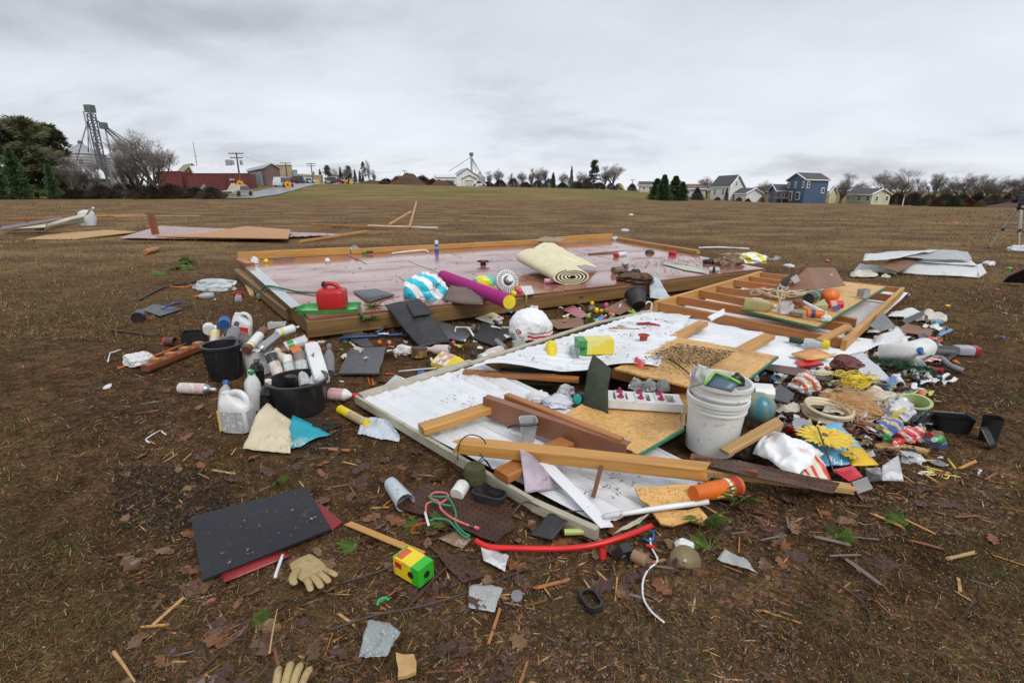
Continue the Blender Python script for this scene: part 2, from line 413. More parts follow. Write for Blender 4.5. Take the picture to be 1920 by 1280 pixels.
BUSH = {'brown': bush_mesh(1, mat('brown_brush', (.085, .058, .042), .9, (.05, .034, .026), 2), 2600), 'rust': bush_mesh(2, mat('rust_brush', (.15, .055, .025), .9, (.08, .03, .016), 2), 2200, False),
        'green': bush_mesh(3, mat('green_bush', (.055, .07, .025), .8, (.03, .04, .014), 2), 2000, False), 'olive': bush_mesh(4, mat('olive_bush', (.14, .12, .04), .8, (.08, .06, .02), 2), 1600, False)}
def bush(px, Y, wpx, hpx, k, label, group='bushes by the field edge', dz=0):
    p = T(px, Y); s = Y/1000
    o = link('bush', BUSH[k]); o.location = p+Vector((0, 0, -.05+dz)); o.scale = (wpx*s/2, wpx*s/2, hpx*s); o.rotation_euler.z = random.random()*6
    return tag(o, label, 'bush', group)
# left grove
conifer(15, 66, 140, 'pine', 'tall dark pine at the left picture edge', needle, 1.5)
conifer(70, 68, 142, 'pine2', 'tall dark pine standing second from the left edge', needle, 1.5)
conifer(112, 72, 128, 'pine', 'broad dark pine nearest the grain tower', needle, 1.35)
conifer(-40, 64, 150, 'pine2', 'dark pine cut off by the left picture edge', needle, 1.3)
conifer(40, 63, 92, 'spruce', 'lower green spruce in front of the left pines', needle2, .95)
conifer(104, 63, 66, 'spruce', 'small bright green spruce right of the pine grove', needle2, .8)
conifer(8, 62.5, 60, 'spruce', 'short spruce low at the left picture edge', needle2, 1.0)
bare_tree(140, 68, 96, 1, 'thin bare tree between the pines and the grain tower')
bare_tree(158, 66, 70, 3, 'small bare tree below the grain bin roof')
bare_tree(178, 67, 84, 1, 'slim bare tree in front of the grain bins')
bare_tree(238, 66, 92, 3, 'bare tree between the leaning pole and the large tree', .9)
bare_tree(300, 65, 128, 2, 'large spreading bare tree right of the grain tower', 1.15)
bare_tree(262, 68, 112, 0, 'bare tree just behind the large spreading tree', 1.0)
for i, (px, wd, hp) in enumerate([(150, 60, 22), (190, 70, 30), (235, 80, 34), (280, 70, 30), (325, 80, 30), (365, 64, 24), (398, 60, 26), (128, 40, 22)]):
    bush(px, 64+i % 3*1.5, wd, hp, 'brown', ORD[sorted([150, 190, 235, 280, 325, 365, 398, 128]).index(px)]+' from the left of the leafless brush clumps below the left trees', 'leafless brush below the left trees')
# ================= buildings far left =================
galv = mat('galvanised_steel', (.42, .44, .46), .45, (.30, .32, .34), 1.5, metal=.4, stretch=(1, 1, .2))
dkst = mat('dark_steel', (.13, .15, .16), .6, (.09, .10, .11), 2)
roofw = mat('white_metal_roof', (.72, .73, .74), .4, (.6, .61, .63), 1)
redc = mat('red_container_paint', (.16, .032, .032), .6, (.12, .026, .026), 1.2, dirt=.3, dscale=1.2)
tan = mat('tan_metal_wall', (.40, .32, .20), .6, (.34, .27, .17), .6)
brwall = mat('brown_wall', (.20, .13, .105), .7, (.16, .10, .085), .8)
greyw = mat('pale_grey_wall', (.42, .46, .50), .6, (.36, .40, .44), .8)
white = mat('white_paint', (.78, .78, .77), .5, (.68, .68, .68), 1.5)
glassd = mat('dark_glass', (.03, .035, .045), .12, (.02, .022, .03), 2, spec=.8)
roofd = mat('charcoal_shingles', (.085, .085, .09), .8, (.06, .06, .065), 3)
roofb = mat('brown_shingles', (.20, .13, .10), .8, (.15, .10, .08), 3)
def gable(name, label, A, B, C, h, rh, wm, rm, gab='AB', wins=(), over=.35, cat='house', trim=white, group=None, vs_=1.0):
    """walls over base corners A-B-C (B nearest), gable on face AB or BC; wins: (face, s, zc, w, h, kind)"""
    h *= vs_; rh *= vs_; wins = [(w_[0], w_[1], w_[2]*vs_, w_[3], w_[4]*vs_)+tuple(w_[5:]) for w_ in wins]
    A, B, C = Vector(A), Vector(B), Vector(C); z0 = min(A.z, B.z, C.z)-.4
    zb = B.z
    A, B, C = [Vector((q.x, q.y, 0)) for q in (A, B, C)]
    D = A+C-B; root = empty(name, (B.x, B.y, zb)); tag(root, label, cat, group)
    o = B; a, c = A-o, C-o
    zl = z0-zb
    def up(v, z): return Vector((v.x, v.y, z))
    base = [a, Vector((0, 0, 0)), c, a+c]
    mb = MB()
    vs = [up(q, zl) for q in base]+[up(q, h) for q in base]
    fs = [(i, (i+1) % 4, 4+(i+1) % 4, 4+i) for i in range(4)]
    if gab == 'AB': r1, r2 = a*.5, a*.5+c; fl = [(4, 5, 8), (6, 7, 9)]
    else: r1, r2 = c*.5, c*.5+a; fl = [(5, 6, 8), (7, 4, 9)]
    vs += [up(r1, h+rh), up(r2, h+rh)]
    mb.add(vs, fs+fl).build('wall', wm, root)
    # roof slabs
    ax = (r2-r1).normalized(); e1, e2 = r1-ax*over, r2+ax*over
    half = (a if gab == 'AB' else c)*.5
    k = over/half.length
    for s in (-1, 1):
        m = MB(); ed = half*s*(1+k); dz = rh*(1+k); tk = .16
        q = [up(e1, h+rh+.05), up(e2, h+rh+.05), up(e2+ed, h+rh-dz+.05), up(e1+ed, h+rh-dz+.05)]
        m.add(q+[v+Vector((0, 0, tk)) for v in q], [(0, 1, 2, 3), (7, 6, 5, 4), (0, 4, 5, 1), (1, 5, 6, 2), (2, 6, 7, 3), (3, 7, 4, 0)]).build('roof', rm, root)
    # trim boards along the rakes that face the viewer
    if trim is not None:
        for s in (-1, 1):
            MB().tube([up(e1, h+rh+.08), up(e1+half*s*(1+k), h+rh-rh*(1+k)+.08)], .14, 4).build('fascia', trim, root)
        for s in (-1, 1):
            f0 = half*s*(1+k); MB().tube([up(e1+f0, h-rh*k+.02), up(e2+f0, h-rh*k+.02)], .12, 4).build('gutter', trim, root)
    for w_ in wins:
        face, s, zc, ww, hh = w_[:5]; kind = w_[5] if len(w_) > 5 else 'window'
        d = a if face == 'AB' else c; dn = d.normalized(); nn = -(c if face == 'AB' else a).normalized()
        nn = (nn-dn*nn.dot(dn)).normalized()
        R = Matrix((dn, nn, Vector((0, 0, 1)))).transposed()
        ctr = d*s+Vector((0, 0, zc))
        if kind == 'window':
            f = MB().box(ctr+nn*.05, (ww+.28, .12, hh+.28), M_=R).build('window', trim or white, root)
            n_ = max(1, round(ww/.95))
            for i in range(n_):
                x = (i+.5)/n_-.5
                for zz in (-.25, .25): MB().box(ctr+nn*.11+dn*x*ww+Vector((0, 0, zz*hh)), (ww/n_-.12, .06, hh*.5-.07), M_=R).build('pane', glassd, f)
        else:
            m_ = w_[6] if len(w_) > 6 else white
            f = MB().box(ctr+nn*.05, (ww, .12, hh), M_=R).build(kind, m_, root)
    return root
def boxb(name, label, A, B, C, h, wm, rm=None, cat='building', group=None):
    A, B, C = Vector(A), Vector(B), Vector(C); root = empty(name, B); tag(root, label, cat, group)
    a, c = Vector((A.x-B.x, A.y-B.y, 0)), Vector((C.x-B.x, C.y-B.y, 0))
    q = [a, Vector((0, 0, 0)), c, a+c]; vs = [v+Vector((0, 0, -.6)) for v in q]+[v+Vector((0, 0, h)) for v in q]
    MB().add(vs, [(0, 1, 5, 4), (1, 2, 6, 5), (2, 3, 7, 6), (3, 0, 4, 7), (4, 5, 6, 7)]).build('wall', wm, root)
    q = [v*1.02-(a+c)*.01 for v in q]; vs = [v+Vector((0, 0, h+.01)) for v in q]+[v+Vector((0, 0, h+.25)) for v in q]
    MB().add(vs, [(0, 1, 5, 4), (1, 2, 6, 5), (2, 3, 7, 6), (3, 0, 4, 7), (4, 5, 6, 7), (3, 2, 1, 0)]).build('roof', rm or wm, root)
    return root
def px2m(d, Y): return d*Y/1000
# grain elevator
def elevator():
    Y = 110
    def bin_(px, wpx, ytop, label, Y=Y):
        p = T(px, Y); r = px2m(wpx, Y)/2; top = Q(px, ytop, Y).z-p.z; o = empty('grain_bin', p); tag(o, label, 'grain bin', 'steel grain bins left')
        prof = []; hw = top-r*.55
        k = 14
        for i in range(k+1): prof += [(r, hw*i/k), (r*.985, hw*(i+.5)/k)] if i < k else [(r, hw)]
        MB().lathe(prof, 28).build('bin_wall', galv, o)
        MB().lathe([(r*1.04, hw), (r*.5, hw+(top-hw)*.5), (r*.12, top)], 28).build('roof', galv, o)
        MB().lathe([(r*.12, top-.1), (r*.12, top+.5), (.05, top+.7)], 12).build('cap', dkst, o)
    bin_(172, 66, 270, 'large steel grain bin under the tall grain tower')
    bin_(232, 52, 283, 'smaller steel grain bin behind the bare trees', 114)
    o = empty('grain_tower', T(203, 104)); tag(o, 'tall dark steel grain elevator tower with angled spouts', 'grain tower')
    b0 = o.location
    zt = Q(176, 214, 104).z-b0.z; s = .45
    m = MB()
    for dx in (-s, s):
        for dy in (-s, s): m.tube([(dx, dy, 0), (dx, dy, zt)], .13, 5)
    m.build('tower_leg', dkst, o)
    m = MB(); k = 13
    for i in range(k):
        z = zt*i/k; z2 = zt*(i+1)/k
        for (a, b) in (((-s, -s), (s, -s)), ((-s, s), (s, s)), ((-s, -s), (-s, s)), ((s, -s), (s, s))):
            a2, b2 = (a, b) if i % 2 else (b, a)
            m.tube([(*a2, z), (*b2, z2)], .07, 4); m.tube([(*a, z2), (*b, z2)], .07, 4)
    m.build('lattice', dkst, o)
    MB().box((0, 0, zt+.9), (1.3, 1.2, 1.3)).build('head_house', dkst, o)
    MB().tube([(-.9, -.5, 0), (-.9, -.5, zt+.4)], .13, 6).build('leg_casing', galv, o)
    m2 = MB().box((1.9, 0, zt*.86), (1.0, 1.0, 1.1)); m2.build('distributor', dkst, o)
    MB().tube([(1.9, .3, 0), (1.9, .3, zt*.82)], .14, 6).build('leg_casing', galv, o)
    for i, (tx, ty, tzf) in enumerate([(-8, 2, .42), (-5.5, 3, .55), (7, 1, .5), (10.5, 2, .36), (13, 2, .30), (16, 3, .24), (4.5, 3, .5)]):
        MB().tube([(.8 if tx > 0 else -.8, 0, zt*.93), (tx*.8, ty, zt*tzf)], .09, 5).build('spout', dkst, o)
elevator()
gable('metal_shed', 'low shed with pale roof below the grain bins', T(105, 80), T(125, 76), T(206, 80), 2.7, 1.2, dkst, roofw, 'AB', cat='shed', trim=None)
def pole(px, Y, ytop, label, arms=((.97, 1.3), (.86, 1.1)), lean=0, cat='utility pole', name='utility_pole', box=False):
    p = T(px, Y); h = Q(px, ytop, Y).z-p.z; o = empty(name, p); tag(o, label, cat, 'utility poles along the road')
    MB().tube([(0, 0, -.2), (lean*.5, 0, h*.5), (lean, 0, h)], [.17, .15, .11], 7).build('pole', bark, o)
    for f, wd in arms:
        a = MB().box((lean*f, -.15, h*f), (wd*2, .12, .14)).build('crossarm', bark, o)
        for s in (-.9, -.45, .45, .9): MB().lathe([(.05, 0), (.07, .08), (.03, .2)], 6, (lean*f+s*wd, -.15, h*f+.07)).build('insulator', galv, a)
    if box:
        for s in (-.75, .75): MB().lathe([(.22, 0), (.24, .1), (.24, .7), (.18, .8)], 10, (s, -.2, h*.68)).build('transformer', galv, o)
    return o, p+Vector((lean, 0, h))
PL = []
PL.append(pole(214, 66, 268, 'leaning dark utility pole below the grain tower', arms=(), lean=-.9))
PL.append(pole(453, 96, 286, 'utility pole with transformers beside the red containers', box=True))
PL.append(pole(540, 130, 305, 'utility pole behind the brown metal building'))
PL.append(pole(587, 150, 306, 'utility pole where the road crosses the rise'))
PL.append(pole(604, 185, 322, 'short far pole right of the road crest', arms=((.95, .8),)))
PL.append(pole(760, 200, 320, 'lone far pole behind the earth mound', arms=((.97, .9),)))
PL.append(pole(1185, 190, 337, 'far pole left of the cream house', arms=((.97, .9),)))
def wire(a, b, sag, label):
    pts = [a.lerp(b, i/12)-Vector((0, 0, sag*4*(i/12)*(1-i/12))) for i in range(13)]
    tag(MB().tube(pts, .022, 3).build('power_line', dkst), label, 'wire', 'overhead wires')
wire(PL[1][1], PL[2][1], .9, 'overhead wire from the transformer pole to the next pole')
wire(PL[2][1], PL[3][1], .8, 'overhead wire between the two poles nearest the road crest')
wire(PL[3][1], PL[5][1], 1.6, 'long overhead wire running from the road crest to the mound')
wire(PL[5][1], Q(900, 328, 215), 1.2, 'overhead wire running from the mound pole towards the barn')
mast = T(376, 170); o = empty('radio_mast', mast); tag(o, 'thin radio mast behind the white roofed shed', 'mast')
hm = Q(376, 266, 170).z-mast.z
MB().tube([(0, 0, 0), (0, 0, hm)], [.18, .1], 5).build('pole', galv, o); MB().box((0, 0, hm*.7), (.9, .1, .1)).build('bracket', galv, o)
sg = T(435, 150); o = empty('billboard', sg); tag(o, 'grey roadside sign board seen above the white roof', 'sign'); zs = Q(435, 310, 150).z-sg.z
MB().box((0, 0, zs+.7), (1.7, .2, 1.5)).build('board', galv, o)
for s in (-.5, .5): MB().tube([(s, .15, 0), (s, .15, zs+.7)], .09, 5).build('post', dkst, o)
# containers
def container(px0, px1, Y, ytop, label, panels=10, text=None):
    a, b = T(px0, Y), T(px1, Y); o = empty('shipping_container', a); tag(o, label, 'container', 'red shipping containers')
    wd = (b-a).length; h = Q(px0, ytop, Y).z-a.z; dx = (b-a).normalized(); ry = math.atan2(dx.y, dx.x); o.rotation_euler.z = ry
    n = int(wd/.28); pts = []
    for i in range(n+1): pts.append((wd*i/n, 0 if (i//2) % 2 else .06))
    m = MB(); k = len(pts)
    m.add([(x, y, .15) for x, y in pts]+[(x, y, h-.12) for x, y in pts], [(i, i+1, k+i+1, k+i) for i in range(k-1)]).build('side_panel', redc, o)
    MB().box((wd/2, 1.22, h/2), (wd-.02, 2.3, h-.1)).build('body', redc, o)
    for z in (.08, h-.06): MB().box((wd/2, .0, z), (wd, .14, .14)).build('rail', redc, o)
    for x in (0.05, wd-.05): MB().box((x, .0, h/2), (.14, .15, h-.3)).build('corner_post', redc, o)
    if text:
        for j, (tx, zz, s, ww) in enumerate(text): MB().box((tx*wd, -.012, zz*h), (ww, .02, s)).build('lettering', white, o)
container(300, 346, 106, 321, 'red shipping container hidden behind the bare trees')
container(352, 426, 105, 325, 'long red shipping container in the middle of the row')
container(427, 472, 103, 325, 'red shipping container with white lettering at the row end', text=[(.17, .64, .22, .22), (.24, .64, .22, .22), (.31, .64, .22, .22), (.21, .38, .30, .35), (.30, .38, .30, .35)])
gable('shed', 'brown gabled shed behind the containers', T(338, 128), T(352, 122), T(383, 124), 4.2, 1.6, brwall, mat('olive_roof', (.30, .28, .17), .6), 'BC', cat='shed', trim=None)
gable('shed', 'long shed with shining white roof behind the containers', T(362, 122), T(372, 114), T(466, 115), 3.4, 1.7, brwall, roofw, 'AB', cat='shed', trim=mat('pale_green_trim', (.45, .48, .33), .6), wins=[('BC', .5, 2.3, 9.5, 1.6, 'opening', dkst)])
gable('metal_building', 'pale grey and brown metal building beside the road', T(458, 140), T(500, 112), T(528, 117), 3.6, .9, brwall, galv, 'BC', cat='building', trim=None, wins=[('AB', .5, 1.6, 26, 3.0, 'siding', greyw)])
boxb('metal_building', 'tan flat roofed building behind the utility pole', T(500, 175), T(508, 160), T(551, 162), 5.2, tan)
boxb('metal_building', 'low tan building by the road crest', T(558, 200), T(562, 190), T(607, 205), 3.2, tan, roofw)
boxb('storage_tank', 'pale blue square tank beside the tan building', T(551, 165), T(552, 156), T(560, 157), 3.6, mat('pale_blue_steel', (.28, .36, .42), .5), cat='tank')
# vehicles
tyre = mat('tyre_rubber', (.03, .03, .032), .8)
chrome = mat('rim_grey', (.35, .35, .37), .3, metal=.8)
def car(px, Y, label, col, ln=4.6, wd=1.8, h=1.45, kind='sedan', rz=0.0, name='parked_car', group='cars on the road', dz=.12):
    p = T(px, Y); o = empty(name, p+Vector((0, 0, dz))); o.rotation_euler.z = rz; tag(o, label, 'car', group)
    body = mat('car_'+label[:18], col, .25, tuple(c*.9 for c in col), 2, spec=.7)
    prof = [(-.5, .28), (-.5, .62), (-.46, .70), (-.28, .74), (.34, .76), (.48, .72), (.5, .60), (.5, .28)]
    m = MB(); n = len(prof)
    vs = [(x*ln, s*wd/2*(1-.06*(abs(x) > .45)), z) for s in (-1, 1) for x, z in prof]
    m.add(vs, [tuple(range(n)), tuple(range(2*n-1, n-1, -1))]+[(i, i+n, (i+1) % n+n, (i+1) % n) for i in range(n)]).build('body', body, o)
    if kind == 'sedan': cp = [(-.24, .74), (-.10, h), (.20, h), (.36, .76)]
    elif kind == 'truck': cp = [(-.22, .74), (-.12, h), (.10, h), (.14, .76)]
    else: cp = [(-.26, .74), (-.16, h), (.42, h), (.485, .76)]
    for nm, sc_, mm in (('cabin', 1.0, body), ('window', 1.02, glassd)):
        hh = h
        pr = cp if nm == 'cabin' else [(cp[0][0]+.02, .80), (cp[1][0]+.005, h-.09), (cp[2][0]-.005, h-.09), (cp[3][0]-.02, .80)]
        vs = [(x*ln*(1.0 if nm == 'cabin' else 1.015), s*wd/2*(.96 if z < 1 else .80)*sc_, z) for s in (-1, 1) for x, z in pr]
        MB().add(vs, [(0, 1, 2, 3), (7, 6, 5, 4)]+[(i, i+4, (i+1) % 4+4, (i+1) % 4) for i in range(4)]).build(nm, mm, o)
    for x in (-.31, .31):
        for s in (-1, 1):
            w_ = MB(); c = [Vector((x*ln+.32*math.cos(t), s*wd/2*.97, .32+.32*math.sin(t))) for t in [2*PI*i/14 for i in range(14)]]
            w_.add([v+Vector((0, -.1, 0)) for v in c]+[v+Vector((0, .1, 0)) for v in c], [tuple(range(14)), tuple(range(27, 13, -1))]+[(i, i+14, (i+1) % 14+14, (i+1) % 14) for i in range(14)]).build('wheel', tyre, o)
    hl = mat('headlight_glass', (.75, .75, .6), .1, spec=.8)
    for s in (-1, 1): MB().box((-.495*ln, s*wd*.36, .60), (.06, .34, .16)).build('headlight', hl, o)
    MB().box((-.502*ln, 0, .48), (.04, 1.1, .14)).build('grille', tyre, o)
    return o
car(448, 72, 'champagne sedan coming down the wet road', (.40, .38, .29), ln=4.5, rz=1.5)
car(533, 104, 'white van driving up the road', (.62, .64, .66), h=1.8, kind='suv', rz=-1.75, name='van')
car(568, 150, 'white pickup truck by the tan building', (.65, .66, .68), kind='truck', h=1.7, name='pickup_truck', rz=.1)
car(578, 155, 'white parked car next to the pickup truck', (.66, .66, .68), rz=.1)
car(634, 172, 'dark red parked car on the rise', (.22, .02, .025), rz=.05)
car(620, 178, 'pale parked truck on the rise beside the red car', (.55, .58, .58), kind='suv', h=2.1, name='pickup_truck', rz=.1)
car(556, 148, 'blue parked car in front of the pale blue tank', (.08, .14, .30), rz=.2, kind='suv', h=1.9)
car(546, 146, 'dark red parked car left of the blue car', (.2, .05, .05), rz=.2)
ysign = mat('sign_orange', (.85, .36, .01), .5, (.8, .33, .01), 2); ypost = mat('sign_post_yellow', (.75, .45, .02), .5)
rdot = mat('sign_red', (.55, .03, .02), .5)
def diamond(px, Y, ytop, label, two=True, s=.62, m=ysign, dot=True):
    p = T(px, Y); h = Q(px, ytop, Y).z-p.z; o = empty('road_sign', p); tag(o, label, 'road sign', 'diamond warning signs by the road')
    for x in ((-.35, .35) if two else (0,)): MB().box((x, .05, h*.45), (.12, .08, h*.95)).build('post', ypost if two else galv, o)
    c = h-s; MB().add([(0, -.03, c-s), (s, -.03, c), (0, -.03, c+s), (-s, -.03, c), (0, .01, c-s), (s, .01, c), (0, .01, c+s), (-s, .01, c)], [(0, 1, 2, 3), (7, 6, 5, 4), (0, 4, 5, 1), (1, 5, 6, 2), (2, 6, 7, 3), (3, 7, 4, 0)]).build('sign_panel', m, o)
    if dot: MB().lathe([(0.001, 0), (.2, 0.0), (.2, .02), (.001, .02)], 12).build('symbol', rdot, o, (0, -.04, c)).rotation_euler = (PI/2, 0, 0)
diamond(453, 78, 337, 'orange diamond warning sign behind the champagne sedan')
diamond(541, 88, 339, 'orange diamond warning sign beside the white van')
diamond(596, 165, 335, 'orange diamond sign at the crest of the road', False, .8, dot=False)
diamond(647, 175, 335, 'orange and yellow diamond sign right of the red car', False, .9, dot=False)
diamond(659, 178, 337, 'yellow diamond sign farthest right on the rise', False, .8, m=mat('sign_yellow', (.75, .5, .03), .5), dot=False)
diamond(386, 68, 345, 'grey back of a diamond road sign left of the sedan', False, .62, m=galv, dot=False)
# hill crest
for i, (px, d, k) in enumerate([(590, 20, 'fir'), (602, 24, 'fir'), (616, 30, 'pine'), (640, 28, 'fir'), (655, 30, 'pine2'), (667, 24, 'fir'), (676, 22, 'fir')]):
    conifer(px, 205+i*3, d+4, k, ORD[i]+' dark conifer from the left behind the road crest', needle3, .9, group='dark conifers behind the road crest')
for i, px in enumerate((624, 634, 648)): bare_tree(px, 215, 30+i*2, i, ORD[i]+' grey bare tree from the left inside the far conifer belt', group='bare trees in the far conifer belt')
conifer(683, 185, 40, 'thin', 'open crowned pine on the rise beside the bare trunk', needle3, 1.0)
bare_tree(694, 185, 48, 1, 'tall thin bare tree beside the open pine', .45)
bare_tree(703, 190, 28, 0, 'small bare tree right of the open pine', .7)
conifer(681, 180, 16, 'fir', 'low evergreen at the foot of the open pine', needle3, 1.3)
moundm = mat('red_brown_earth', (.11, .055, .035), .95, (.065, .038, .022), 1.5, bmp=.6)
def mound(px, Y, wpx, hpx, label, sd):
    p = T(px, Y); o = empty('earth_mound', p); tag(o, label, 'earth mound', 'earth mounds on the rise'); rx, hh = px2m(wpx, Y)/2, px2m(hpx, Y)
    def fn(u, v):
        a = u*2*PI; f = v
        n_ = 1+.25*noise.noise((math.cos(a)*1.5, math.sin(a)*1.5, sd)); z = hh*(1-f**1.6)*(1+.35*noise.noise((math.cos(a)*f*3, math.sin(a)*f*3, sd+5)))
        return (math.cos(a)*rx*f*n_, math.sin(a)*rx*.6*f*n_, z-.3)
    MB().grid(fn, 40, 12).build('earth', moundm, o, smooth=True)
mound(768, 165, 82, 21, 'large red brown earth mound overgrown with brush', 1); mound(826, 165, 50, 12, 'low earth mound left of the white barn', 4); mound(700, 168, 60, 9, 'low brown brush mound below the open pine', 7)
for i, (px, w_, h_) in enumerate([(748, 40, 18), (770, 44, 22), (792, 40, 19), (812, 30, 14), (725, 34, 12), (838, 36, 11)]):
    bush(px, 166, w_, h_, 'rust' if i % 2 else 'brown', ORD[sorted([748, 770, 792, 812, 725, 838]).index(px)]+' brush clump from the left on the earth mounds', 'brush on the earth mounds')
# white farm
gable('barn', 'white gabled barn beside the thin grain tower', T(846, 205), T(856, 192), T(897, 194), 4.0, 3.2, white, galv, 'BC', cat='barn', trim=galv, vs_=0.85)
gable('garage', 'white gabled garage with a wide door before the barn', T(866, 182), T(867, 172), T(893, 173), 2.7, 1.3, white, galv, 'BC', cat='garage', trim=galv, wins=[('BC', .5, 1.25, 2.9, 2.1, 'garage_door', mat('cream_door', (.62, .58, .48), .6)), ('BC', .5, 1.9, 2.4, .3, 'door_window', glassd)], vs_=0.85)
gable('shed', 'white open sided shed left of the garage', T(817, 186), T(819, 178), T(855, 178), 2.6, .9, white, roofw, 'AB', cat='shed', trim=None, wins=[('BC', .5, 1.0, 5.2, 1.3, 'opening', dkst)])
gable('shed', 'long low pale roof behind the earth mound', T(752, 216), T(754, 208), T(816, 208), 2.2, .7, white, roofw, 'AB', cat='shed', trim=None)
o = empty('grain_tower', T(885, 215)); tag(o, 'thin grain leg with guy lines behind the white barn', 'grain tower'); zt = Q(885, 291, 215).z-o.location.z
MB().tube([(0, 0, 0), (0, 0, zt)], .42, 5).build('leg_casing', galv, o); MB().box((0, 0, zt+.3), (1.5, 1, 1.2)).build('head', dkst, o)
for tx, f_ in ((-9, .5), (4.5, .35), (3, .45), (2, .4)): MB().tube([(0, 0, zt*.95), (tx, 0, zt*f_)], .11, 4).build('spout', galv, o)
p = T(900, 214); o = empty('grain_bin', p); tag(o, 'grey steel grain bin right of the white barn', 'grain bin'); MB().lathe([(2.2, 0), (2.2, 3.8), (.3, 5.4)], 20).build('bin_wall', galv, o); MB().lathe([(.3, 5.35), (.3, 5.8)], 10).build('cap', dkst, o)
car(898, 168, 'white parked vehicles by the garage', (.7, .7, .72), name='pickup_truck', kind='truck', h=1.7, rz=.2)
# middle horizon trees
for i, (px, d, k, wd) in enumerate([(918, 30, 0, .8), (935, 34, 2, .9), (962, 28, 1, .8), (978, 30, 2, .9), (995, 36, 0, .9), (1010, 38, 2, 1), (1022, 32, 3, .8), (1056, 30, 2, .9), (1064, 24, 1, .8), (1088, 32, 0, .8), (1098, 30, 2, .9)]):
    bare_tree(px, 230+i*2, d+2, k, ORD[i]+' bare tree from the left beyond the middle of the field', wd, 'bare trees beyond the middle of the field')
for i, px in enumerate((915, 938, 962, 985, 1008, 1030, 1055, 1080, 1100)): bush(px, 232, 30, 12+i % 3*4, 'brown', ORD[i]+' low shrub from the left beyond the middle meadow', 'low shrubs beyond the middle meadow')
conifer(1037, 150, 28, 'spruce', 'round dark evergreen on the far meadow edge', needle, .8)
conifer(1071, 215, 40, 'fir', 'narrow spire shaped conifer on the horizon', needle3, .7)
conifer(1113, 190, 52, 'pine2', 'tall dark pine next to the widest bare tree', needle3, .8)
bare_tree(1146, 185, 50, 2, 'widest bare tree right of the tall pine', 1.1); bare_tree(1132, 190, 46, 0, 'bare tree overlapping the tall pine', .9)
for i, px in enumerate((1085, 1105, 1125, 1145, 1160)): bush(px, 186, 24, 14, 'brown', ORD[i]+' brown shrub from the left below the wide bare tree', 'shrub row at the far meadow edge')
bush(1185, 165, 22, 15, 'brown', 'brown shrub left of the cream house')
ps = T(1160, 150); o = empty('playset', ps); tag(o, 'small playset with a yellow slide on the meadow', 'playset')
MB().add([(0, 0, 1.5), (.5, 0, 1.5), (1.9, 0, .15), (1.4, 0, .15), (0, .5, 1.5), (.5, .5, 1.5), (1.9, .5, .15), (1.4, .5, .15)], [(0, 1, 2, 3), (7, 6, 5, 4), (1, 5, 6, 2), (0, 3, 7, 4)]).build('slide', mat('yellow_plastic_far', (.8, .55, .03), .4), o)
for x in (-.8, .1): MB().tube([(x, .2, 0), (x, .2, 1.9)], .06, 4).build('post', bark, o)
MB().box((-.35, .2, 1.4), (1.1, .9, .1)).build('platform', mat('blue_plastic_far', (.06, .12, .3), .4), o)
# houses right
sidew = mat('white_siding', (.80, .80, .79), .55, (.70, .70, .70), .8, stretch=(.1, .1, 6))
gable('house', 'cream house left of the big evergreens', T(1197, 146), T(1199, 140), T(1226, 141), 2.6, 1.3, mat('cream_siding', (.55, .54, .38), .6), roofd, 'AB', wins=[('BC', .3, 1.4, .8, 1.0), ('BC', .7, 1.4, .8, 1.0)], vs_=0.62)
gable('house', 'low house with brown roof right of the evergreens', T(1278, 138), T(1281, 130), T(1322, 131), 2.5, 1.5, mat('pale_blue_siding', (.45, .50, .54), .6), roofb, 'AB', wins=[('BC', .2, 1.3, .9, 1.1), ('BC', .6, 1.3, .9, 1.1)], vs_=0.68)
gable('house', 'white house with steep dark roof', T(1331, 122), T(1366, 112), T(1392, 117), 2.9, 2.2, sidew, roofd, 'BC', wins=[('AB', .3, 1.8, .7, 1.1), ('AB', .75, 1.8, .7, 1.1), ('BC', .4, 3.5, .7, .8)])
gable('garage', 'white garage with low gable beside the steep roofed house', T(1368, 116), T(1398, 106), T(1427, 109), 2.3, 1.3, sidew, roofd, 'BC', cat='garage', wins=[('AB', .6, 1.1, .8, 1.9, 'door', white)], vs_=0.68)
gable('house', 'brown house far behind the white garage', T(1420, 150), T(1424, 144), T(1446, 145), 2.4, 1.2, brwall, roofb, 'AB')
blue = mat('blue_siding', (.060, .110, .185), .6, (.050, .092, .155), .8, stretch=(.1, .1, 8))
bh = gable('house', 'two storey blue house with white window trim', T(1471, 108), T(1505, 100), T(1547, 105), 4.25, 1.2, blue, roofd, 'AB', wins=[('AB', .88, 3.35, .5, .9), ('AB', .5, 3.35, .5, .9), ('AB', .1, 3.35, .6, 1.0), ('BC', .1, 3.35, .7, 1.0), ('AB', .70, 1.25, 1.2, 1.5), ('AB', .30, 1.3, 1.4, 1.2), ('BC', .78, 2.3, .9, .8)])
gable('house_wing', 'low blue wing at the left of the blue house', T(1440, 113), T(1455, 107), T(1476, 107.5), 2.3, 1.1, blue, roofd, 'AB', cat='house', wins=[('BC', .5, 1.35, .5, .9)])
dk = T(1462, 103); o = empty('deck', dk); tag(o, 'brown wooden deck with railing in front of the blue house', 'deck')
MB().box((0, 0, .9), (3.4, 1.6, .15)).build('platform', brwall, o); MB().box((0, -.75, 1.8), (3.4, .08, .1)).build('handrail', brwall, o)
for i in range(12): MB().box((-1.6+i*.29, -.75, 1.35), (.06, .06, .9)).build('baluster', brwall, o)
for x in (-1.5, 0, 1.5): MB().box((x, -.6, .4), (.14, .14, .9)).build('post', brwall, o)
ylw = mat('pale_yellow_siding', (.62, .60, .38), .6, (.54, .52, .33), .8)
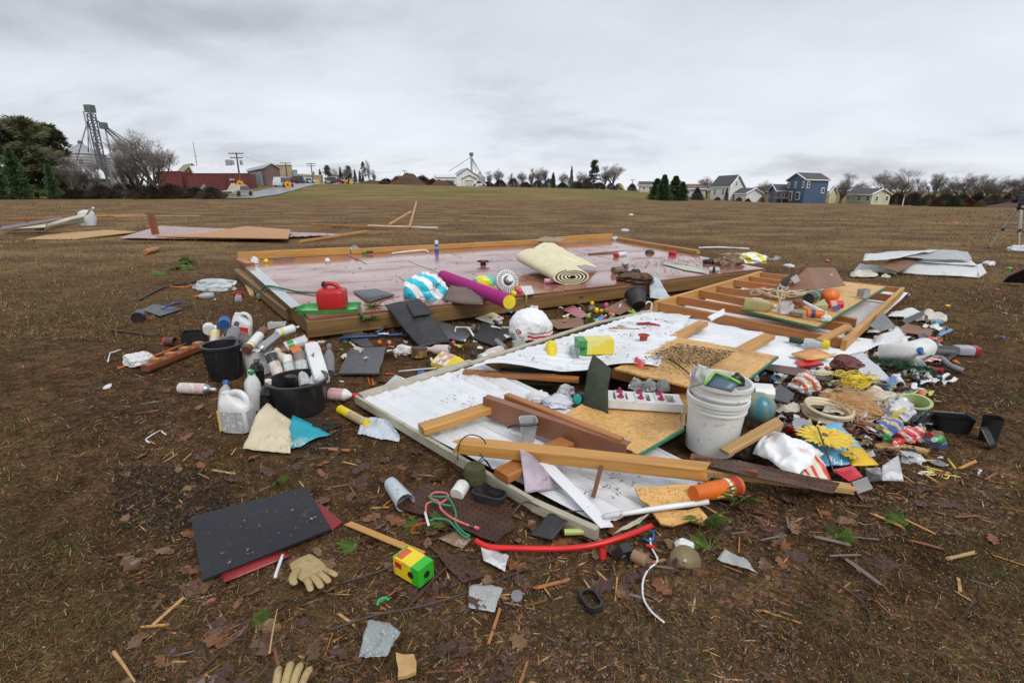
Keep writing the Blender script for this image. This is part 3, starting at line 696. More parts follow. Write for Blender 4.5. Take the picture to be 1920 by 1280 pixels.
gable('house', 'pale yellow bungalow behind the field', T(1583, 112), T(1632, 100), T(1666, 103), 2.6, 1.3, ylw, roofd, 'BC', wins=[('AB', .1, 1.5, 1.3, 1.2), ('AB', .42, 1.5, 1.4, 1.2), ('AB', .66, 1.5, .9, 1.2), ('AB', .85, 1.5, 1.8, 1.2), ('BC', .25, 1.5, .8, 1.2), ('BC', .8, 1.5, .8, 1.2)], vs_=0.7)
gable('shed', 'small cream shed between the blue house and the bungalow', T(1551, 120), T(1553, 114), T(1566, 115), 2.2, 1.2, ylw, roofd, 'BC', cat='shed')
for px, Y, d, k, lab, w_ in [(1230, 79, 40, 'spruce', 'leftmost of the four big evergreens beside the white house', 1.6), (1243, 77, 48, 'spruce', 'second evergreen of the clump beside the white house', 1.3), (1264, 78, 46, 'spruce', 'third evergreen of the clump beside the white house', 1.5), (1278, 77, 36, 'spruce', 'rightmost evergreen of the clump beside the white house', 1.5)]:
    conifer(px, Y, d, k, lab, needle2, w_, 'evergreen_tree')
conifer(1361, 108, 25, 'fir', 'small conifer against the white house wall', needle, 1.0)
for px, Y, w_, h_, k, lab in [(1306, 98, 26, 27, 'green', 'tall dark shrub left of the white house'), (1308, 96, 30, 14, 'brown', 'low brown shrub left of the white house'), (1345, 104, 16, 8, 'olive', 'olive shrub at the corner of the white house'), (1385, 104, 16, 10, 'olive', 'olive shrub before the white garage'), (1402, 104, 14, 8, 'green', 'green shrub before the white garage'), (1428, 104, 18, 12, 'olive', 'shrub at the right end of the white garage'), (1720, 90, 22, 11, 'green', 'green bush at the field edge below the bare trees'), (1757, 86, 34, 20, 'rust', 'rust red bush at the field edge'), (1785, 84, 44, 24, 'green', 'dark green bush among rust bushes'), (1812, 86, 40, 20, 'rust', 'rust bush right of the dark green bush'), (1838, 84, 24, 14, 'olive', 'olive bush below the reddish bank')]:
    bush(px, Y, w_, h_, k, lab)
bare_tree(1325, 135, 42, 2, 'bare tree behind the steep roofed white house', 1.1, red=True); bare_tree(1424, 130, 40, 2, 'bare tree behind the white garage', 1.2)
bare_tree(1574, 108, 60, 0, 'bare tree between the blue house and the bungalow', 1.15)
for i, (px, Y, d, k, wd) in enumerate([(1662, 116, 66, 2, 1.1), (1690, 118, 70, 0, 1.2), (1748, 112, 66, 3, 1.1), (1795, 110, 64, 2, 1.1), (1825, 118, 62, 0, 1.2), (1860, 115, 58, 2, 1.2), (1890, 112, 60, 1, 1.2), (1925, 110, 62, 2, 1.3), (1610, 130, 44, 2, 1.1), (1715, 125, 54, 1, 1.1), (1770, 125, 56, 0, 1.2), (1845, 125, 56, 3, 1.1), (1960, 108, 64, 0, 1.3)]):
    bare_tree(px, Y, d, k, ORD[sorted([1662, 1690, 1748, 1795, 1825, 1860, 1890, 1925, 1610, 1715, 1770, 1845, 1960]).index(px)]+' bare tree from the left in the belt behind the bungalow', wd, 'bare trees in the belt right of the bungalow')
for i in range(9): bush(1680+i*30, 104+i % 2*4, 44, 26, 'brown', ORD[i]+' brown undergrowth clump from the left below the right trees', 'undergrowth of the right tree belt')
p = T(1915, 84); o = empty('earth_bank', p); tag(o, 'reddish earth bank behind the video tripod', 'earth bank')
MB().grid(lambda u, v: ((u-.3)*22, (v-.5)*8, 2.2*math.sin(PI*v)*min(1, u*2.2)*(1+.2*noise.noise((u*8, v*5, 0)))-.2), 30, 10).build('earth', moundm, o, smooth=True)
p = T(1692, 84); o = empty('marker_post', p); tag(o, 'white marker post with a pink top at the field edge', 'post')
MB().tube([(0, 0, 0), (0, 0, 1.2)], .07, 6).build('post', white, o); MB().tube([(0, 0, 1.2), (.04, 0, 1.7)], .09, 6).build('tip', mat('pink_flag', (.7, .08, .1), .5), o)
# ================= building materials =================
pineY = wood('yellow_pine', (.66, .36, .095), (.42, .19, .045), .5)
pineO = wood('wet_orange_pine', (.50, .205, .055), (.30, .10, .026), .4)
timber = wood('treated_timber', (.30, .17, .055), (.12, .065, .025), .45)
splint = wood('pale_splintered_wood', (.62, .40, .17), (.40, .22, .08), .6, False)
oldwood = wood('grey_weathered_wood', (.26, .21, .17), (.12, .09, .07), .8)
redwood = wood('red_stained_wood', (.30, .10, .045), (.16, .05, .022), .4)
def osbmat(name, a=(.64, .37, .12), b=(.40, .20, .055)):
    m, t, bs = nodes(name)
    v = tex(t, 'Voronoi', 62, stretch=(1, 2.6, 1)); v.inputs['Randomness'].default_value = 1
    v2 = tex(t, 'Voronoi', 75, stretch=(2.4, 1, 1))
    s = t.nodes.new('ShaderNodeSeparateColor'); t.links.new(v.outputs['Color'], s.inputs[0]); s2 = t.nodes.new('ShaderNodeSeparateColor'); t.links.new(v2.outputs['Color'], s2.inputs[0])
    f = mth(t, 'ADD', mth(t, 'MULTIPLY', s.outputs[0], .55), mth(t, 'MULTIPLY', s2.outputs[1], .45))
    c = ramp(t, f, [(.05, b), (.45, a), (.95, tuple(min(1, x*1.2) for x in a))])
    n = tex(t, 'Noise', 3, detail=6); c = mixc_(t, ramp(t, n.outputs[0], [(.52, (0, 0, 0)), (.75, (.7, .7, .7))]), c, (.20, .09, .03))
    t.links.new(c, bs.inputs['Base Color']); bs.inputs['Roughness'].default_value = .5; bump(t, bs, f, .35, .004); MATS[name] = m; return m
osb = osbmat('osb_board'); greenedge = mat('green_edge_paint', (.03, .22, .12), .5, (.02, .15, .08), 20)
steelw = mat('white_steel_siding', (.78, .80, .82), .32, (.66, .68, .70), 2.5, dirt=.16, dscale=6, dirtcol=(.34, .30, .25), spec=.6)
trimb = mat('beige_steel_trim', (.50, .46, .35), .4, (.36, .33, .25), 8, dirt=.3, dscale=16)
brmet = mat('brown_steel_channel', (.28, .115, .058), .32, (.21, .085, .042), 6, spec=.6)
blackp = mat('black_plastic', (.022, .022, .024), .32, (.015, .015, .016), 10, dirt=.12, dscale=18)
rubber = mat('black_rubber', (.030, .030, .033), .55, (.020, .020, .022), 8, dirt=.22, dscale=22, bmp=.3)
slate = mat('dark_grey_sheet', (.085, .085, .095), .4, (.06, .06, .066), 9, dirt=.18, dscale=20)
def floormat():
    m, t, b = nodes('wet_red_floor_paint')
    n = tex(t, 'Noise', .9, stretch=(1, 1.8, 1), detail=6); n2 = tex(t, 'Noise', 14, detail=6, rough=.7)
    c = ramp(t, n.outputs[0], [(.36, (.20, .060, .032)), (.50, (.30, .115, .075)), (.66, (.40, .20, .16))])
    c = mixc_(t, ramp(t, n2.outputs[0], [(.62, (0, 0, 0)), (.74, (.75, .75, .75))]), c, (.075, .040, .025))
    t.links.new(c, b.inputs['Base Color'])
    r = ramp(t, n.outputs[0], [(.38, (.30, .30, .30)), (.47, (.13, .13, .13)), (.62, (.07, .07, .07))]); t.links.new(r, b.inputs['Roughness'])
    b.inputs['Specular IOR Level'].default_value = 1.0
    bump(t, b, n2.outputs[0], .06, .004); MATS['floor'] = m; return m
floorm = floormat()
def pegmat(name, col, pitch=.0254):
    m, t, b = nodes(name)
    c = t.nodes.new('ShaderNodeTexCoord'); s = t.nodes.new('ShaderNodeSeparateXYZ'); t.links.new(c.outputs['Object'], s.inputs[0])
    def cell(o): return mth(t, 'SUBTRACT', mth(t, 'FRACT', mth(t, 'DIVIDE', o, pitch)), .5)
    x, y = cell(s.outputs[0]), cell(s.outputs[1])
    d = mth(t, 'SQRT', mth(t, 'ADD', mth(t, 'MULTIPLY', x, x), mth(t, 'MULTIPLY', y, y)))
    hole = mth(t, 'LESS_THAN', d, .15)
    n = tex(t, 'Noise', 12, detail=6); base = ramp(t, n.outputs[0], [(.35, tuple(q*.6 for q in col)), (.65, col)])
    t.links.new(mixc_(t, hole, base, (.008, .005, .004)), b.inputs['Base Color']); b.inputs['Roughness'].default_value = .5; b.inputs['Specular IOR Level'].default_value = .25
    MATS[name] = m; return m
peg = pegmat('brown_pegboard', (.085, .040, .026))
def frame(A, B, up=Vector((0, 0, 1)), roll=0.0):
    A, B = V3(A), V3(B); z = (B-A).normalized(); x = up.cross(z)
    x = x.normalized() if x.length > 1e-4 else Vector((1, 0, 0)); y = z.cross(x)
    R = Matrix((x, y, z)).transposed().to_4x4()
    return Matrix.Translation(A) @ R @ Matrix.Rotation(roll, 4, 'Z'), (B-A).length
def board_mesh(name, ln, w_, h_, m, seed=0, jag=0.0):
    R = random.Random(seed); c = min(w_, h_)*.10; mb = MB()
    cs = [(-w_/2+c, -h_/2), (w_/2-c, -h_/2), (w_/2, -h_/2+c), (w_/2, h_/2-c), (w_/2-c, h_/2), (-w_/2+c, h_/2), (-w_/2, h_/2-c), (-w_/2, -h_/2+c)]
    vs = []; k = 4
    for i in range(k+1):
        dx, dy = (R.gauss(0, w_*.012), R.gauss(0, h_*.012))
        for x, y in cs:
            z = ln*i/k
            if jag and i in (0, k): z += R.uniform(-jag, jag)
            vs.append((x+dx, y+dy, z))
    fs = [(i*8+j, i*8+(j+1) % 8, (i+1)*8+(j+1) % 8, (i+1)*8+j) for i in range(k) for j in range(8)]
    fs += [tuple(range(7, -1, -1)), tuple(range(k*8, k*8+8))]
    return mb.add(vs, fs).mesh(name, m)
def board(name, label, A, B, w_=.089, h_=.038, m=pineY, roll=0.0, parent=None, cat='board', group=None, jag=0.0, up=Vector((0, 0, 1))):
    Mx, ln = frame(A, B, up, roll)
    o = link(name, board_mesh(name, ln, w_, h_, m, hash((int(ln*1e4), int(Mx.translation.x*1e3))) % 9999, jag))
    if parent is not None:
        o.parent = parent; o.matrix_local = parent.matrix_world.inverted() @ Mx if False else Matrix.Translation(-parent.location) @ Mx
    else:
        o.matrix_world = Mx; tag(o, label, cat, group)
    return o
def quadframe(c):
    """local frame of a quad: origin at its centre, x along the first edge, z up its normal"""
    c = [V3(q) for q in c]; o = sum(c, Vector())/len(c); x = (c[1]-c[0]).normalized(); n = Vector((0, 0, 0))
    for i in range(1, len(c)-1): n += (c[i]-c[0]).cross(c[i+1]-c[0])
    n.normalize()
    if n.z < 0: n = -n
    y = n.cross(x).normalized(); x = y.cross(n)
    return c, Matrix.Translation(o) @ Matrix((x, y, n)).transposed().to_4x4()
def put(me, name, Mx, parent=None, label=None, cat=None, group=None):
    o = link(name, me)
    if parent is not None: o.parent = parent; o.matrix_local = Matrix.Translation(-parent.location) @ Mx
    else: o.matrix_world = Mx; tag(o, label, cat, group)
    return o
def poly(name, label, pts, th, m, parent=None, cat='board', group=None, jag=0.0, dens=0, seed=1):
    """flat piece with the given outline and a thickness th below it"""
    c, Mx = quadframe(pts); inv = Mx.inverted(); q = [inv @ p for p in c]
    if dens:
        R = random.Random(seed); out = []
        for i, a in enumerate(q):
            b = q[(i+1) % len(q)]; n_ = max(1, int((b-a).length/dens)); d = (b-a).normalized(); nn = Vector((-d.y, d.x, 0))
            for k in range(n_): out.append(a.lerp(b, k/n_)+(nn*R.uniform(-jag, jag) if k else Vector()))
        q = out
    n = len(q); vs = list(q)+[p-Vector((0, 0, th)) for p in q]
    fs = [tuple(range(n)), tuple(range(2*n-1, n-1, -1))]+[(i, i+n, (i+1) % n+n, (i+1) % n) for i in range(n)]
    me = MB().add(vs, fs).mesh(name, m); bm = bmesh.new(); bm.from_mesh(me); bmesh.ops.recalc_face_normals(bm, faces=bm.faces); bmesh.ops.triangulate(bm, faces=[f for f in bm.faces if len(f.verts) > 4]); bm.to_mesh(me); bm.free()
    return put(me, name, Mx, parent, label, cat, group)
def sheet(name, label, c4, m, nx=12, ny=12, amp=0.0, fr=3.0, th=.003, edge=0.0, bow=0.0, rib=0.0, pitch=.1, parent=None, cat='sheet', group=None, seed=0, curl=None, smooth=True):
    """sheet spanned over four corners (a,b,c,d): bent, crumpled or ribbed, with real thickness; ribs run along a->b"""
    c, Mx = quadframe(c4); inv = Mx.inverted(); a, b, cc, d = [inv @ p for p in c]
    lx, ly = (b-a).length, (d-a).length
    if rib: ny = max(ny, int(ly/pitch*4))
    def fn(u, v):
        uu, vv = u, v
        p = a.lerp(b, uu).lerp(d.lerp(cc, uu), vv)
        n = noise.noise((p.x*fr+seed*7.3, p.y*fr, seed*3.1)); n2 = abs(noise.noise((p.x*fr*2.7, p.y*fr*2.7+seed*5, seed)))
        z = amp*(n*.8+(.5-n2*1.6)*.55)
        e = min(u, v, 1-u, 1-v)
        if edge:
            k = max(0, 1-e*6); p = p+Vector((noise.noise((p.x*9+seed, p.y*9, 4)), noise.noise((p.x*9, p.y*9+seed, 8)), 0))*edge*k
        z += bow*4*u*(1-u)
        if rib:
            ph = (v*ly/pitch) % 1.0; z += rib*(1 if .38 < ph < .72 else 0)
        if curl: z += curl(u, v)
        return p+Vector((0, 0, z))
    mb = MB().grid(fn, nx, ny); n = len(mb.v); W = nx+1
    if th:
        top = list(mb.f); mb.v += [(x, y, z-th) for x, y, z in mb.v[:n]]
        mb.f += [tuple(i+n for i in reversed(f)) for f in top]
        bd = [i for i in range(nx+1)]+[j*W+nx for j in range(1, ny+1)]+[ny*W+i for i in range(nx-1, -1, -1)]+[j*W for j in range(ny-1, 0, -1)]
        for i in range(len(bd)):
            p, q = bd[i], bd[(i+1) % len(bd)]; mb.f.append((q, p, p+n, q+n))
        mb.m = [0]*len(mb.f)
    return put(mb.mesh(name, m, smooth and not rib), name, Mx, parent, label, cat, group)
# ================= shed floor =================
ZP = .20
FL, BL, BR, FR = P(580, 597, ZP), P(447, 489, ZP), P(1147, 449, ZP), P(1436, 503, ZP)
floor = empty('shed_floor', (FL+BR)/2*1.0); floor.location.z = 0; tag(floor, 'large torn off shed floor of wet red boards on timber skids', 'shed floor')
def fl(u, v): return FL.lerp(FR, u).lerp(BL.lerp(BR, u), v)
cu = [0, .22, .44, .66, .86, 1]; cv = [0, .36, .70, 1]
for i in range(5):
    for j in range(3):
        sh = .09 if j == 1 else 0
        u0, u1 = cu[i]+(sh if 0 < i else 0), cu[i+1]+(sh if i+1 < 5 else 0)
        g = .0012
        q = [fl(u0+g, cv[j]+g), fl(u1-g, cv[j]+g), fl(u1-g, cv[j+1]-g), fl(u0+g, cv[j+1]-g)]
        dz = random.uniform(-.002, .002); q = [p+Vector((0, 0, dz)) for p in q]
        poly('floor_panel', None, q, .018, floorm, floor)
dn = Vector((0, 0, -.10))
front = (FR-FL).normalized(); side = (BL-FL).normalized()
board('rim_timber', None, FL+dn+side*.06-front*.02, FR+dn+side*.06+front*.02, .12, .155, timber, parent=floor)
board('rim_timber', None, FR+dn+side*.14, BR+dn, .10, .15, timber, parent=floor)
board('rim_timber', None, FL+dn+side*.14+front*.05, BL+dn+front*.05, .10, .15, timber, parent=floor)
board('rim_timber', None, BL+dn, BR+dn, .10, .15, timber, parent=floor)
for f_ in (.25, .5, .75): board('joist', None, fl(f_, .03)+dn, fl(f_, .97)+dn, .05, .14, timber, parent=floor)
board('skid_timber', None, (448, 511, .07), (548, 590, .07), .12, .12, timber, parent=floor)
# bottom plates left standing on the rim
pz = ZP+.055
board('bottom_plate', None, P(446, 488, ZP)+Vector((0, .02, .06)), P(655, 477, ZP)+Vector((0, .02, .06)), .045, .12, pineY, parent=floor)
board('bottom_plate', None, P(658, 477, ZP)+Vector((0, .02, .045)), P(1015, 457, ZP)+Vector((0, .02, .045)), .05, .085, pineY, parent=floor)
board('bottom_plate', None, P(1042, 456, ZP)+Vector((0, .02, .06)), P(1147, 449, ZP)+Vector((0, .02, .07)), .05, .12, pineY, parent=floor)
board('bottom_plate', None, P(1156, 450, ZP)+Vector((0, 0, .03)), P(1309, 476, ZP)+Vector((0, 0, .03)), .07, .06, pineY, parent=floor)
board('splintered_block', None, P(452, 492, ZP)+Vector((0, 0, .03)), P(470, 501, ZP)+Vector((0, 0, .03)), .12, .06, pineO, parent=floor, jag=.02)
poly('threshold_plate', None, [(460, 501, ZP+.008), (482, 500, ZP+.008), (563, 572, ZP+.008), (546, 577, ZP+.008)], .006, mat('wet_grey_steel', (.42, .46, .48), .12, (.34, .38, .40), 4, spec=.7), floor)
# ================= fallen steel wall =================
W = empty('fallen_wall', P(900, 800, 0)); tag(W, 'fallen wall of ribbed white steel siding with beige edge trim', 'wall panel')
sheet('siding_sheet', None, [(672, 748, .06), (1130, 985, .03), (1345, 892, .03), (905, 682, .10)], steelw, 26, 10, .006, 1.2, .002, rib=.010, pitch=.11, parent=W)
board('edge_trim', None, (668, 748, .05), (1000, 945, .05), .02, .05, trimb, parent=W)
board('edge_trim', None, (1000, 946, .04), (1120, 1000, .03), .03, .05, trimb, parent=W)
board('edge_trim', None, (676, 742, .07), (885, 678, .11), .07, .02, trimb, parent=W)
board('girt', None, (790, 805, .10), (916, 765, .13), .089, .038, pineY, parent=W)
board('girt', None, (940, 893, .10), (1062, 830, .11), .089, .038, pineO, parent=W)
W2 = empty('fallen_wall', P(1250, 660, 0)); tag(W2, 'second fallen wall of white steel with a curled torn edge', 'wall panel')
sheet('siding_sheet', None, [(876, 688, .17), (1235, 690, .20), (1300, 585, .12), (1214, 584, .10)], steelw, 40, 10, .012, 1.5, .002, rib=.008, pitch=.11, edge=.02, parent=W2, curl=lambda u, v: .03*math.sin(u*9)*(1-v)**3)
sheet('siding_sheet', None, [(1235, 682, .13), (1560, 690, .06), (1660, 640, .06), (1260, 590, .11)], steelw, 20, 10, .006, 1.2, .002, rib=.010, pitch=.10, parent=W2)
board('edge_trim', None, (882, 681, .175), (1120, 605, .12), .04, .015, trimb, parent=W2)
board('edge_trim', None, (1120, 605, .12), (1232, 580, .12), .04, .015, trimb, parent=W2)
board('girt', None, (1242, 646, .15), (1318, 606, .16), .089, .038, pineY, parent=W2)
board('girt', None, (1382, 662, .13), (1442, 630, .15), .089, .038, pineY, parent=W2)
board('girt', None, (870, 697, .10), (1085, 712, .12), .05, .03, pineO, parent=W2)
board('girt', None, (1150, 697, .14), (1292, 731, .13), .05, .075, pineO, parent=W2)
# stud frame
SF = empty('stud_frame', P(1450, 600, 0)); tag(SF, 'open stud frame of orange lumber lying on the siding', 'stud frame')
H0, H1 = P(1228, 582, .13), P(1425, 521, .13); R0, R1 = P(1580, 656, .075), P(1690, 551, .075); RJ = random.Random(6)
sheet('siding_sheet', None, [(1232, 590, .06), (1575, 662, .035), (1690, 562, .035), (1425, 530, .06)], steelw, 16, 10, .006, 1.2, .002, rib=.010, pitch=.11, parent=SF)
uz = Vector((0, 0, .04))
board('top_plate', None, H0+uz, H1+uz, .04, .10, pineY, parent=SF)
board('bottom_plate', None, R0+uz, R1+uz, .04, .08, pineY, parent=SF)
for i, t_ in enumerate((0.015, .17, .34, .50, .66, .83, .985)):
    hd = (H1-H0).normalized()*0
    k_ = 0 if i in (0, 6) else 1; a, b = H0.lerp(H1, t_+RJ.uniform(-.02, .02)*k_), R0.lerp(R1, t_+RJ.uniform(-.07, .07)*k_); b = a.lerp(b, 1 if not k_ else RJ.choice((1, .97, .8))); d = (b-a).normalized(); a.z += RJ.uniform(-.015, .01)*k_; b.z += RJ.uniform(-.02, .01)*k_
    board('stud', None, a+d*.025+uz, b-d*.025+uz, .04, .08, pineO, parent=SF)
board('blocking', None, P(1535, 640, .16), P(1590, 612, .19), .06, .03, pineY, parent=SF)
# osb sheets
def osbsheet(label, pts, th=.012, edges=(), jag=0.0, dens=0, seed=1):
    o = poly('osb_sheet', label, pts, th, osb, cat='board', jag=jag, dens=dens, seed=seed)
    inv = o.matrix_world.inverted()
    for (a, b) in edges:
        A, B = V3(a)-Vector((0, 0, th/2)), V3(b)-Vector((0, 0, th/2)); Mx, ln = frame(A, B)
        e_ = link('painted_edge', board_mesh('painted_edge', ln, .010, th*1.25, greenedge, 3)); e_.parent = o; e_.matrix_local = inv @ Mx
    return o
osbsheet('osb sheet with green edge carrying rope and bottles', [(1390, 579, .225), (1532, 612, .215), (1660, 537, .215), (1545, 524, .225)], .014, [((1390, 580, .225), (1532, 613, .215)), ((1533, 613, .215), (1661, 538, .215))])
osbsheet('osb sheet covered in wet seed and twigs', [(1152, 690, .21), (1272, 632, .21), (1458, 667, .19), (1396, 714, .19), (1290, 724, .20)], .012, [((1459, 668, .19), (1397, 715, .19))], .012, .09, 3)
osbsheet('osb sheet under the white tray and cups rack', [(1058, 776, .13), (1110, 748, .13), (1300, 735, .13), (1282, 802, .12), (1196, 851, .12), (1130, 830, .12)], .012, [((1283, 803, .12), (1197, 852, .12))], .012, .08, 5)
osbsheet('broken osb piece beside the orange cup', [(1190, 912, .10), (1262, 908, .12), (1352, 912, .12), (1372, 928, .11), (1300, 944, .08), (1222, 950, .07), (1200, 935, .08)], .012, (), .01, .04, 7)
osbsheet('lower broken osb piece below the white rod', [(1222, 958, .05), (1310, 950, .06), (1336, 978, .03), (1240, 982, .03)], .012, (), .012, .04, 9)
# loose lumber
board('lumber', 'long yellow two by four lying across the front of the wall', (862, 834, .16), (1322, 884, .15), .07, .058, pineY, jag=.03)
board('lumber', 'split yellow beam end continuing under the brown strip', (1335, 884, .10), (1600, 916, .03), .05, .03, splint, jag=.05)
board('lumber', 'yellow stick with a notch leaning past the white buckets', (1358, 848, .12), (1462, 790, .22), .055, .022, splint, jag=.01)
board('lumber', 'wet orange board behind the brown channel', (950, 752, .16), (1165, 838, .15), .04, .09, pineO)
ch = empty('steel_channel', P(1040, 790, .1)); tag(ch, 'brown steel channel lying on the white siding', 'channel')
A_, B_ = P(914, 758, .14), P(1180, 850, .13); Mx, ln = frame(A_, B_)
for nm, w_, h_, dx, dy in (('web', .004, .105, -.035, 0), ('flange', .045, .004, -.012, .053), ('flange', .07, .004, 0, -.05), ('lip', .004, .05, .035, -.028)):
    me = MB().box((dx, dy, ln/2), (w_, h_, ln)).mesh(nm, brmet); put(me, nm, Mx, ch)
poly('pegboard_strip', 'dark brown pegboard strip under the shopping bag', [(1300, 857, .165), (1385, 862, .165), (1575, 905, .09), (1562, 925, .07), (1400, 891, .12), (1330, 873, .145)], .006, peg, cat='pegboard')
board('board', 'dark wet board bridging the split beam and the pegboard', (1295, 857, .13), (1420, 884, .13), .05, .02, redwood)
sheet('hardboard', 'brown corrugated strip right of the seed covered sheet', [(1432, 692, .13), (1446, 682, .14), (1570, 700, .12), (1555, 714, .11)], mat('brown_hardboard', (.13, .075, .05), .4, (.10, .055, .038), 10), 14, 3, .006, 4, .006, cat='board')
# ================= builders for the scattered goods =================
def C(name, rgb, rough=.4, **k):
    k.setdefault('dirt', .16); k.setdefault('dscale', 30.); return mat(name, rgb, rough, **k)
whitep = C('white_plastic', (.78, .79, .78), .35, dirt=.12, dscale=25); offw = C('offwhite_plastic', (.74, .74, .71), .4, col2=(.66, .66, .62), dirt=.2, dscale=22)
film = C('white_bag_film', (.84, .85, .86), .3, col2=(.70, .72, .74), scale=5, trans=.22); filmg = C('grey_bag_film', (.55, .60, .62), .3, col2=(.40, .44, .46), scale=7)
clearp = C('clear_plastic', (.70, .74, .75), .12, trans=.75, spec=.6); cloudy = C('cloudy_plastic', (.62, .62, .60), .3, trans=.35)
redp = C('red_plastic', (.62, .022, .022), .35); redm = C('dark_red_plastic', (.35, .02, .03), .4); bluep = C('blue_plastic', (.03, .12, .42), .35); tealp = C('teal_plastic', (.03, .42, .42), .35)
greenp = C('green_plastic', (.04, .33, .07), .3); limep = C('lime_plastic', (.25, .62, .05), .4); yelp = C('yellow_plastic', (.80, .62, .02), .35, col2=(.72, .52, .01)); orgp = C('orange_plastic', (.75, .16, .01), .4); pinkp = C('pink_plastic', (.75, .08, .25), .4); salmon = C('salmon_plastic', (.75, .28, .22), .5)
magf = C('magenta_fabric', (.42, .010, .20), .85, col2=(.36, .008, .17)); yelf = C('yellow_foam', (.80, .62, .02), .8)
cardb = C('wet_cardboard', (.24, .125, .075), .6, col2=(.19, .095, .055), scale=4); cardp = C('pale_cardboard', (.34, .22, .15), .6, col2=(.28, .18, .12), scale=4)
paper = C('wet_paper', (.70, .70, .69), .6, col2=(.58, .58, .58), scale=8, dirt=.1); steel = C('bare_steel', (.52, .53, .54), .3, metal=.85)
graym = C('grey_plastic', (.20, .20, .21), .45); tanc = C('tan_leather', (.46, .34, .16), .8, col2=(.36, .26, .12), scale=14, dirt=.2, dscale=12, bmp=.3)
creamc = C('cream_carpet', (.76, .70, .48), .95, col2=(.67, .60, .38), scale=5, dirt=.10, dscale=6, bmp=.3); feltd = C('dark_felt', (.05, .05, .052), .9)
creams = C('cream_sack', (.62, .54, .38), .7, col2=(.54, .46, .31), scale=8, dirt=.15, dscale=10); turq = C('turquoise_print', (.02, .40, .52), .45); rope_m = C('pale_rope', (.62, .52, .36), .8, col2=(.46, .37, .24), scale=40)
ylrope = C('yellow_twine', (.72, .55, .06), .6); brownp = C('brown_plastic', (.20, .075, .035), .4); moss_m = C('green_fabric', (.040, .055, .035), .9, col2=(.028, .034, .026), scale=12); khaki = C('khaki_plastic', (.42, .36, .15), .4)
limebin = C('pale_green_plastic', (.42, .52, .22), .45); camo = C('camo_plastic', (.10, .10, .045), .35, col2=(.035, .04, .02), scale=9); fibre = C('coconut_fibre', (.48, .27, .11), .9, col2=(.34, .17, .06), scale=10); insul = C('dirty_white_fleece', (.68, .65, .56), .95, col2=(.52, .48, .38), scale=9, bmp=.5)
def printm(name, base, ink, sc=60., dens=.55):
    if name in MATS: return MATS[name]
    m, t, b = nodes(name); br = tex(t, 'Brick', sc); br.inputs['Color1'].default_value = (*ink, 1); br.inputs['Color2'].default_value = (*tuple(i*.5+q*.5 for i, q in zip(ink, base)), 1); br.inputs['Mortar'].default_value = (*base, 1)
    br.inputs['Mortar Size'].default_value = .03; br.inputs['Row Height'].default_value = .16; br.inputs['Brick Width'].default_value = .5
    n = tex(t, 'Noise', sc*.25, detail=3); f = ramp(t, n.outputs[0], [(dens-.06, (1, 1, 1)), (dens+.02, (0, 0, 0))])
    t.links.new(mixc_(t, f, base, br.outputs['Color']), b.inputs['Base Color']); b.inputs['Roughness'].default_value = .45; MATS[name] = m; return m
labw = printm('printed_white_label', (.68, .68, .67), (.25, .25, .26), 260, .62); labt = printm('printed_pale_label', (.66, .62, .58), (.40, .22, .20), 200, .58); news = printm('printed_paper', (.66, .66, .66), (.12, .12, .13), 70, .58)
def item(name, label, cat, pos, rz=0., rx=0., ry=0., group=None):
    o = empty(name, V3(pos)); o.rotation_euler = (rx, ry, rz); return tag(o, label, cat, group)
def turned(name, label, cat, A, B, parts, roll=0., n=18, group=None, sq=None, b=1.0):
    o = empty(name); orient(o, A, B, roll); ln = (V3(B)-V3(A)).length; tag(o, label, cat, group)
    for p in parts:
        q = MB().lathe([(max(r, 1e-5), t_*ln) for r, t_ in p[1]], n, sq=sq, b=b).build(p[0], p[2], o); autosmooth(q, 35)
    return o, ln
def wraptext(o, txt, size, m, r, t0, ang=0., vert=False):
    cu = bpy.data.curves.new('lettering', 'FONT'); cu.body = txt; cu.size = size; cu.align_x = 'CENTER'; cu.align_y = 'CENTER'
    ob = bpy.data.objects.new('t', cu); COL.objects.link(ob); me = bpy.data.meshes.new_from_object(ob.evaluated_get(bpy.context.evaluated_depsgraph_get())); bpy.data.objects.remove(ob); bpy.data.curves.remove(cu)
    for v in me.vertices:
        x, y = (-v.co.y, v.co.x) if vert else (v.co.x, v.co.y)
        if r: a = x/r+ang; v.co = (math.cos(a)*r*1.015, math.sin(a)*r*1.015, t0+y)
        else: v.co = (x, y, 0)
    me.materials.clear(); me.materials.append(m); return link('lettering', me, o)
def spray(label, A, B, r, bm, capm=None, bands=(), text=None, tm=bluep, roll=0., group='spray cans', name='spray_can', ang=0., ts=.035):
    ps = [('body', [(0, 0), (r*.88, .004), (r, .02), (r, .70)], bm), ('shoulder', [(r*1.02, .70), (r*1.02, .715), (r*.9, .75), (r*.55, .80), (r*.45, .81), (r*.45, .84), (0, .84)], steel)]
    if capm: ps.append(('cap', [(r*.97, .72), (r*.97, .96), (r*.88, 1.0), (0, 1.0)], capm))
    else: ps.append(('nozzle', [(r*.3, .84), (r*.28, .95), (0, .96)], whitep))
    for t0, t1, m in bands: ps.append(('label_band', [(r*1.012, t0), (r*1.012, t1)], m))
    o, ln = turned(name, label, 'spray can', A, B, ps, roll, 18, group)
    if text: wraptext(o, text, ts, tm, r*1.01, ln*.5, ang, True)
    return o
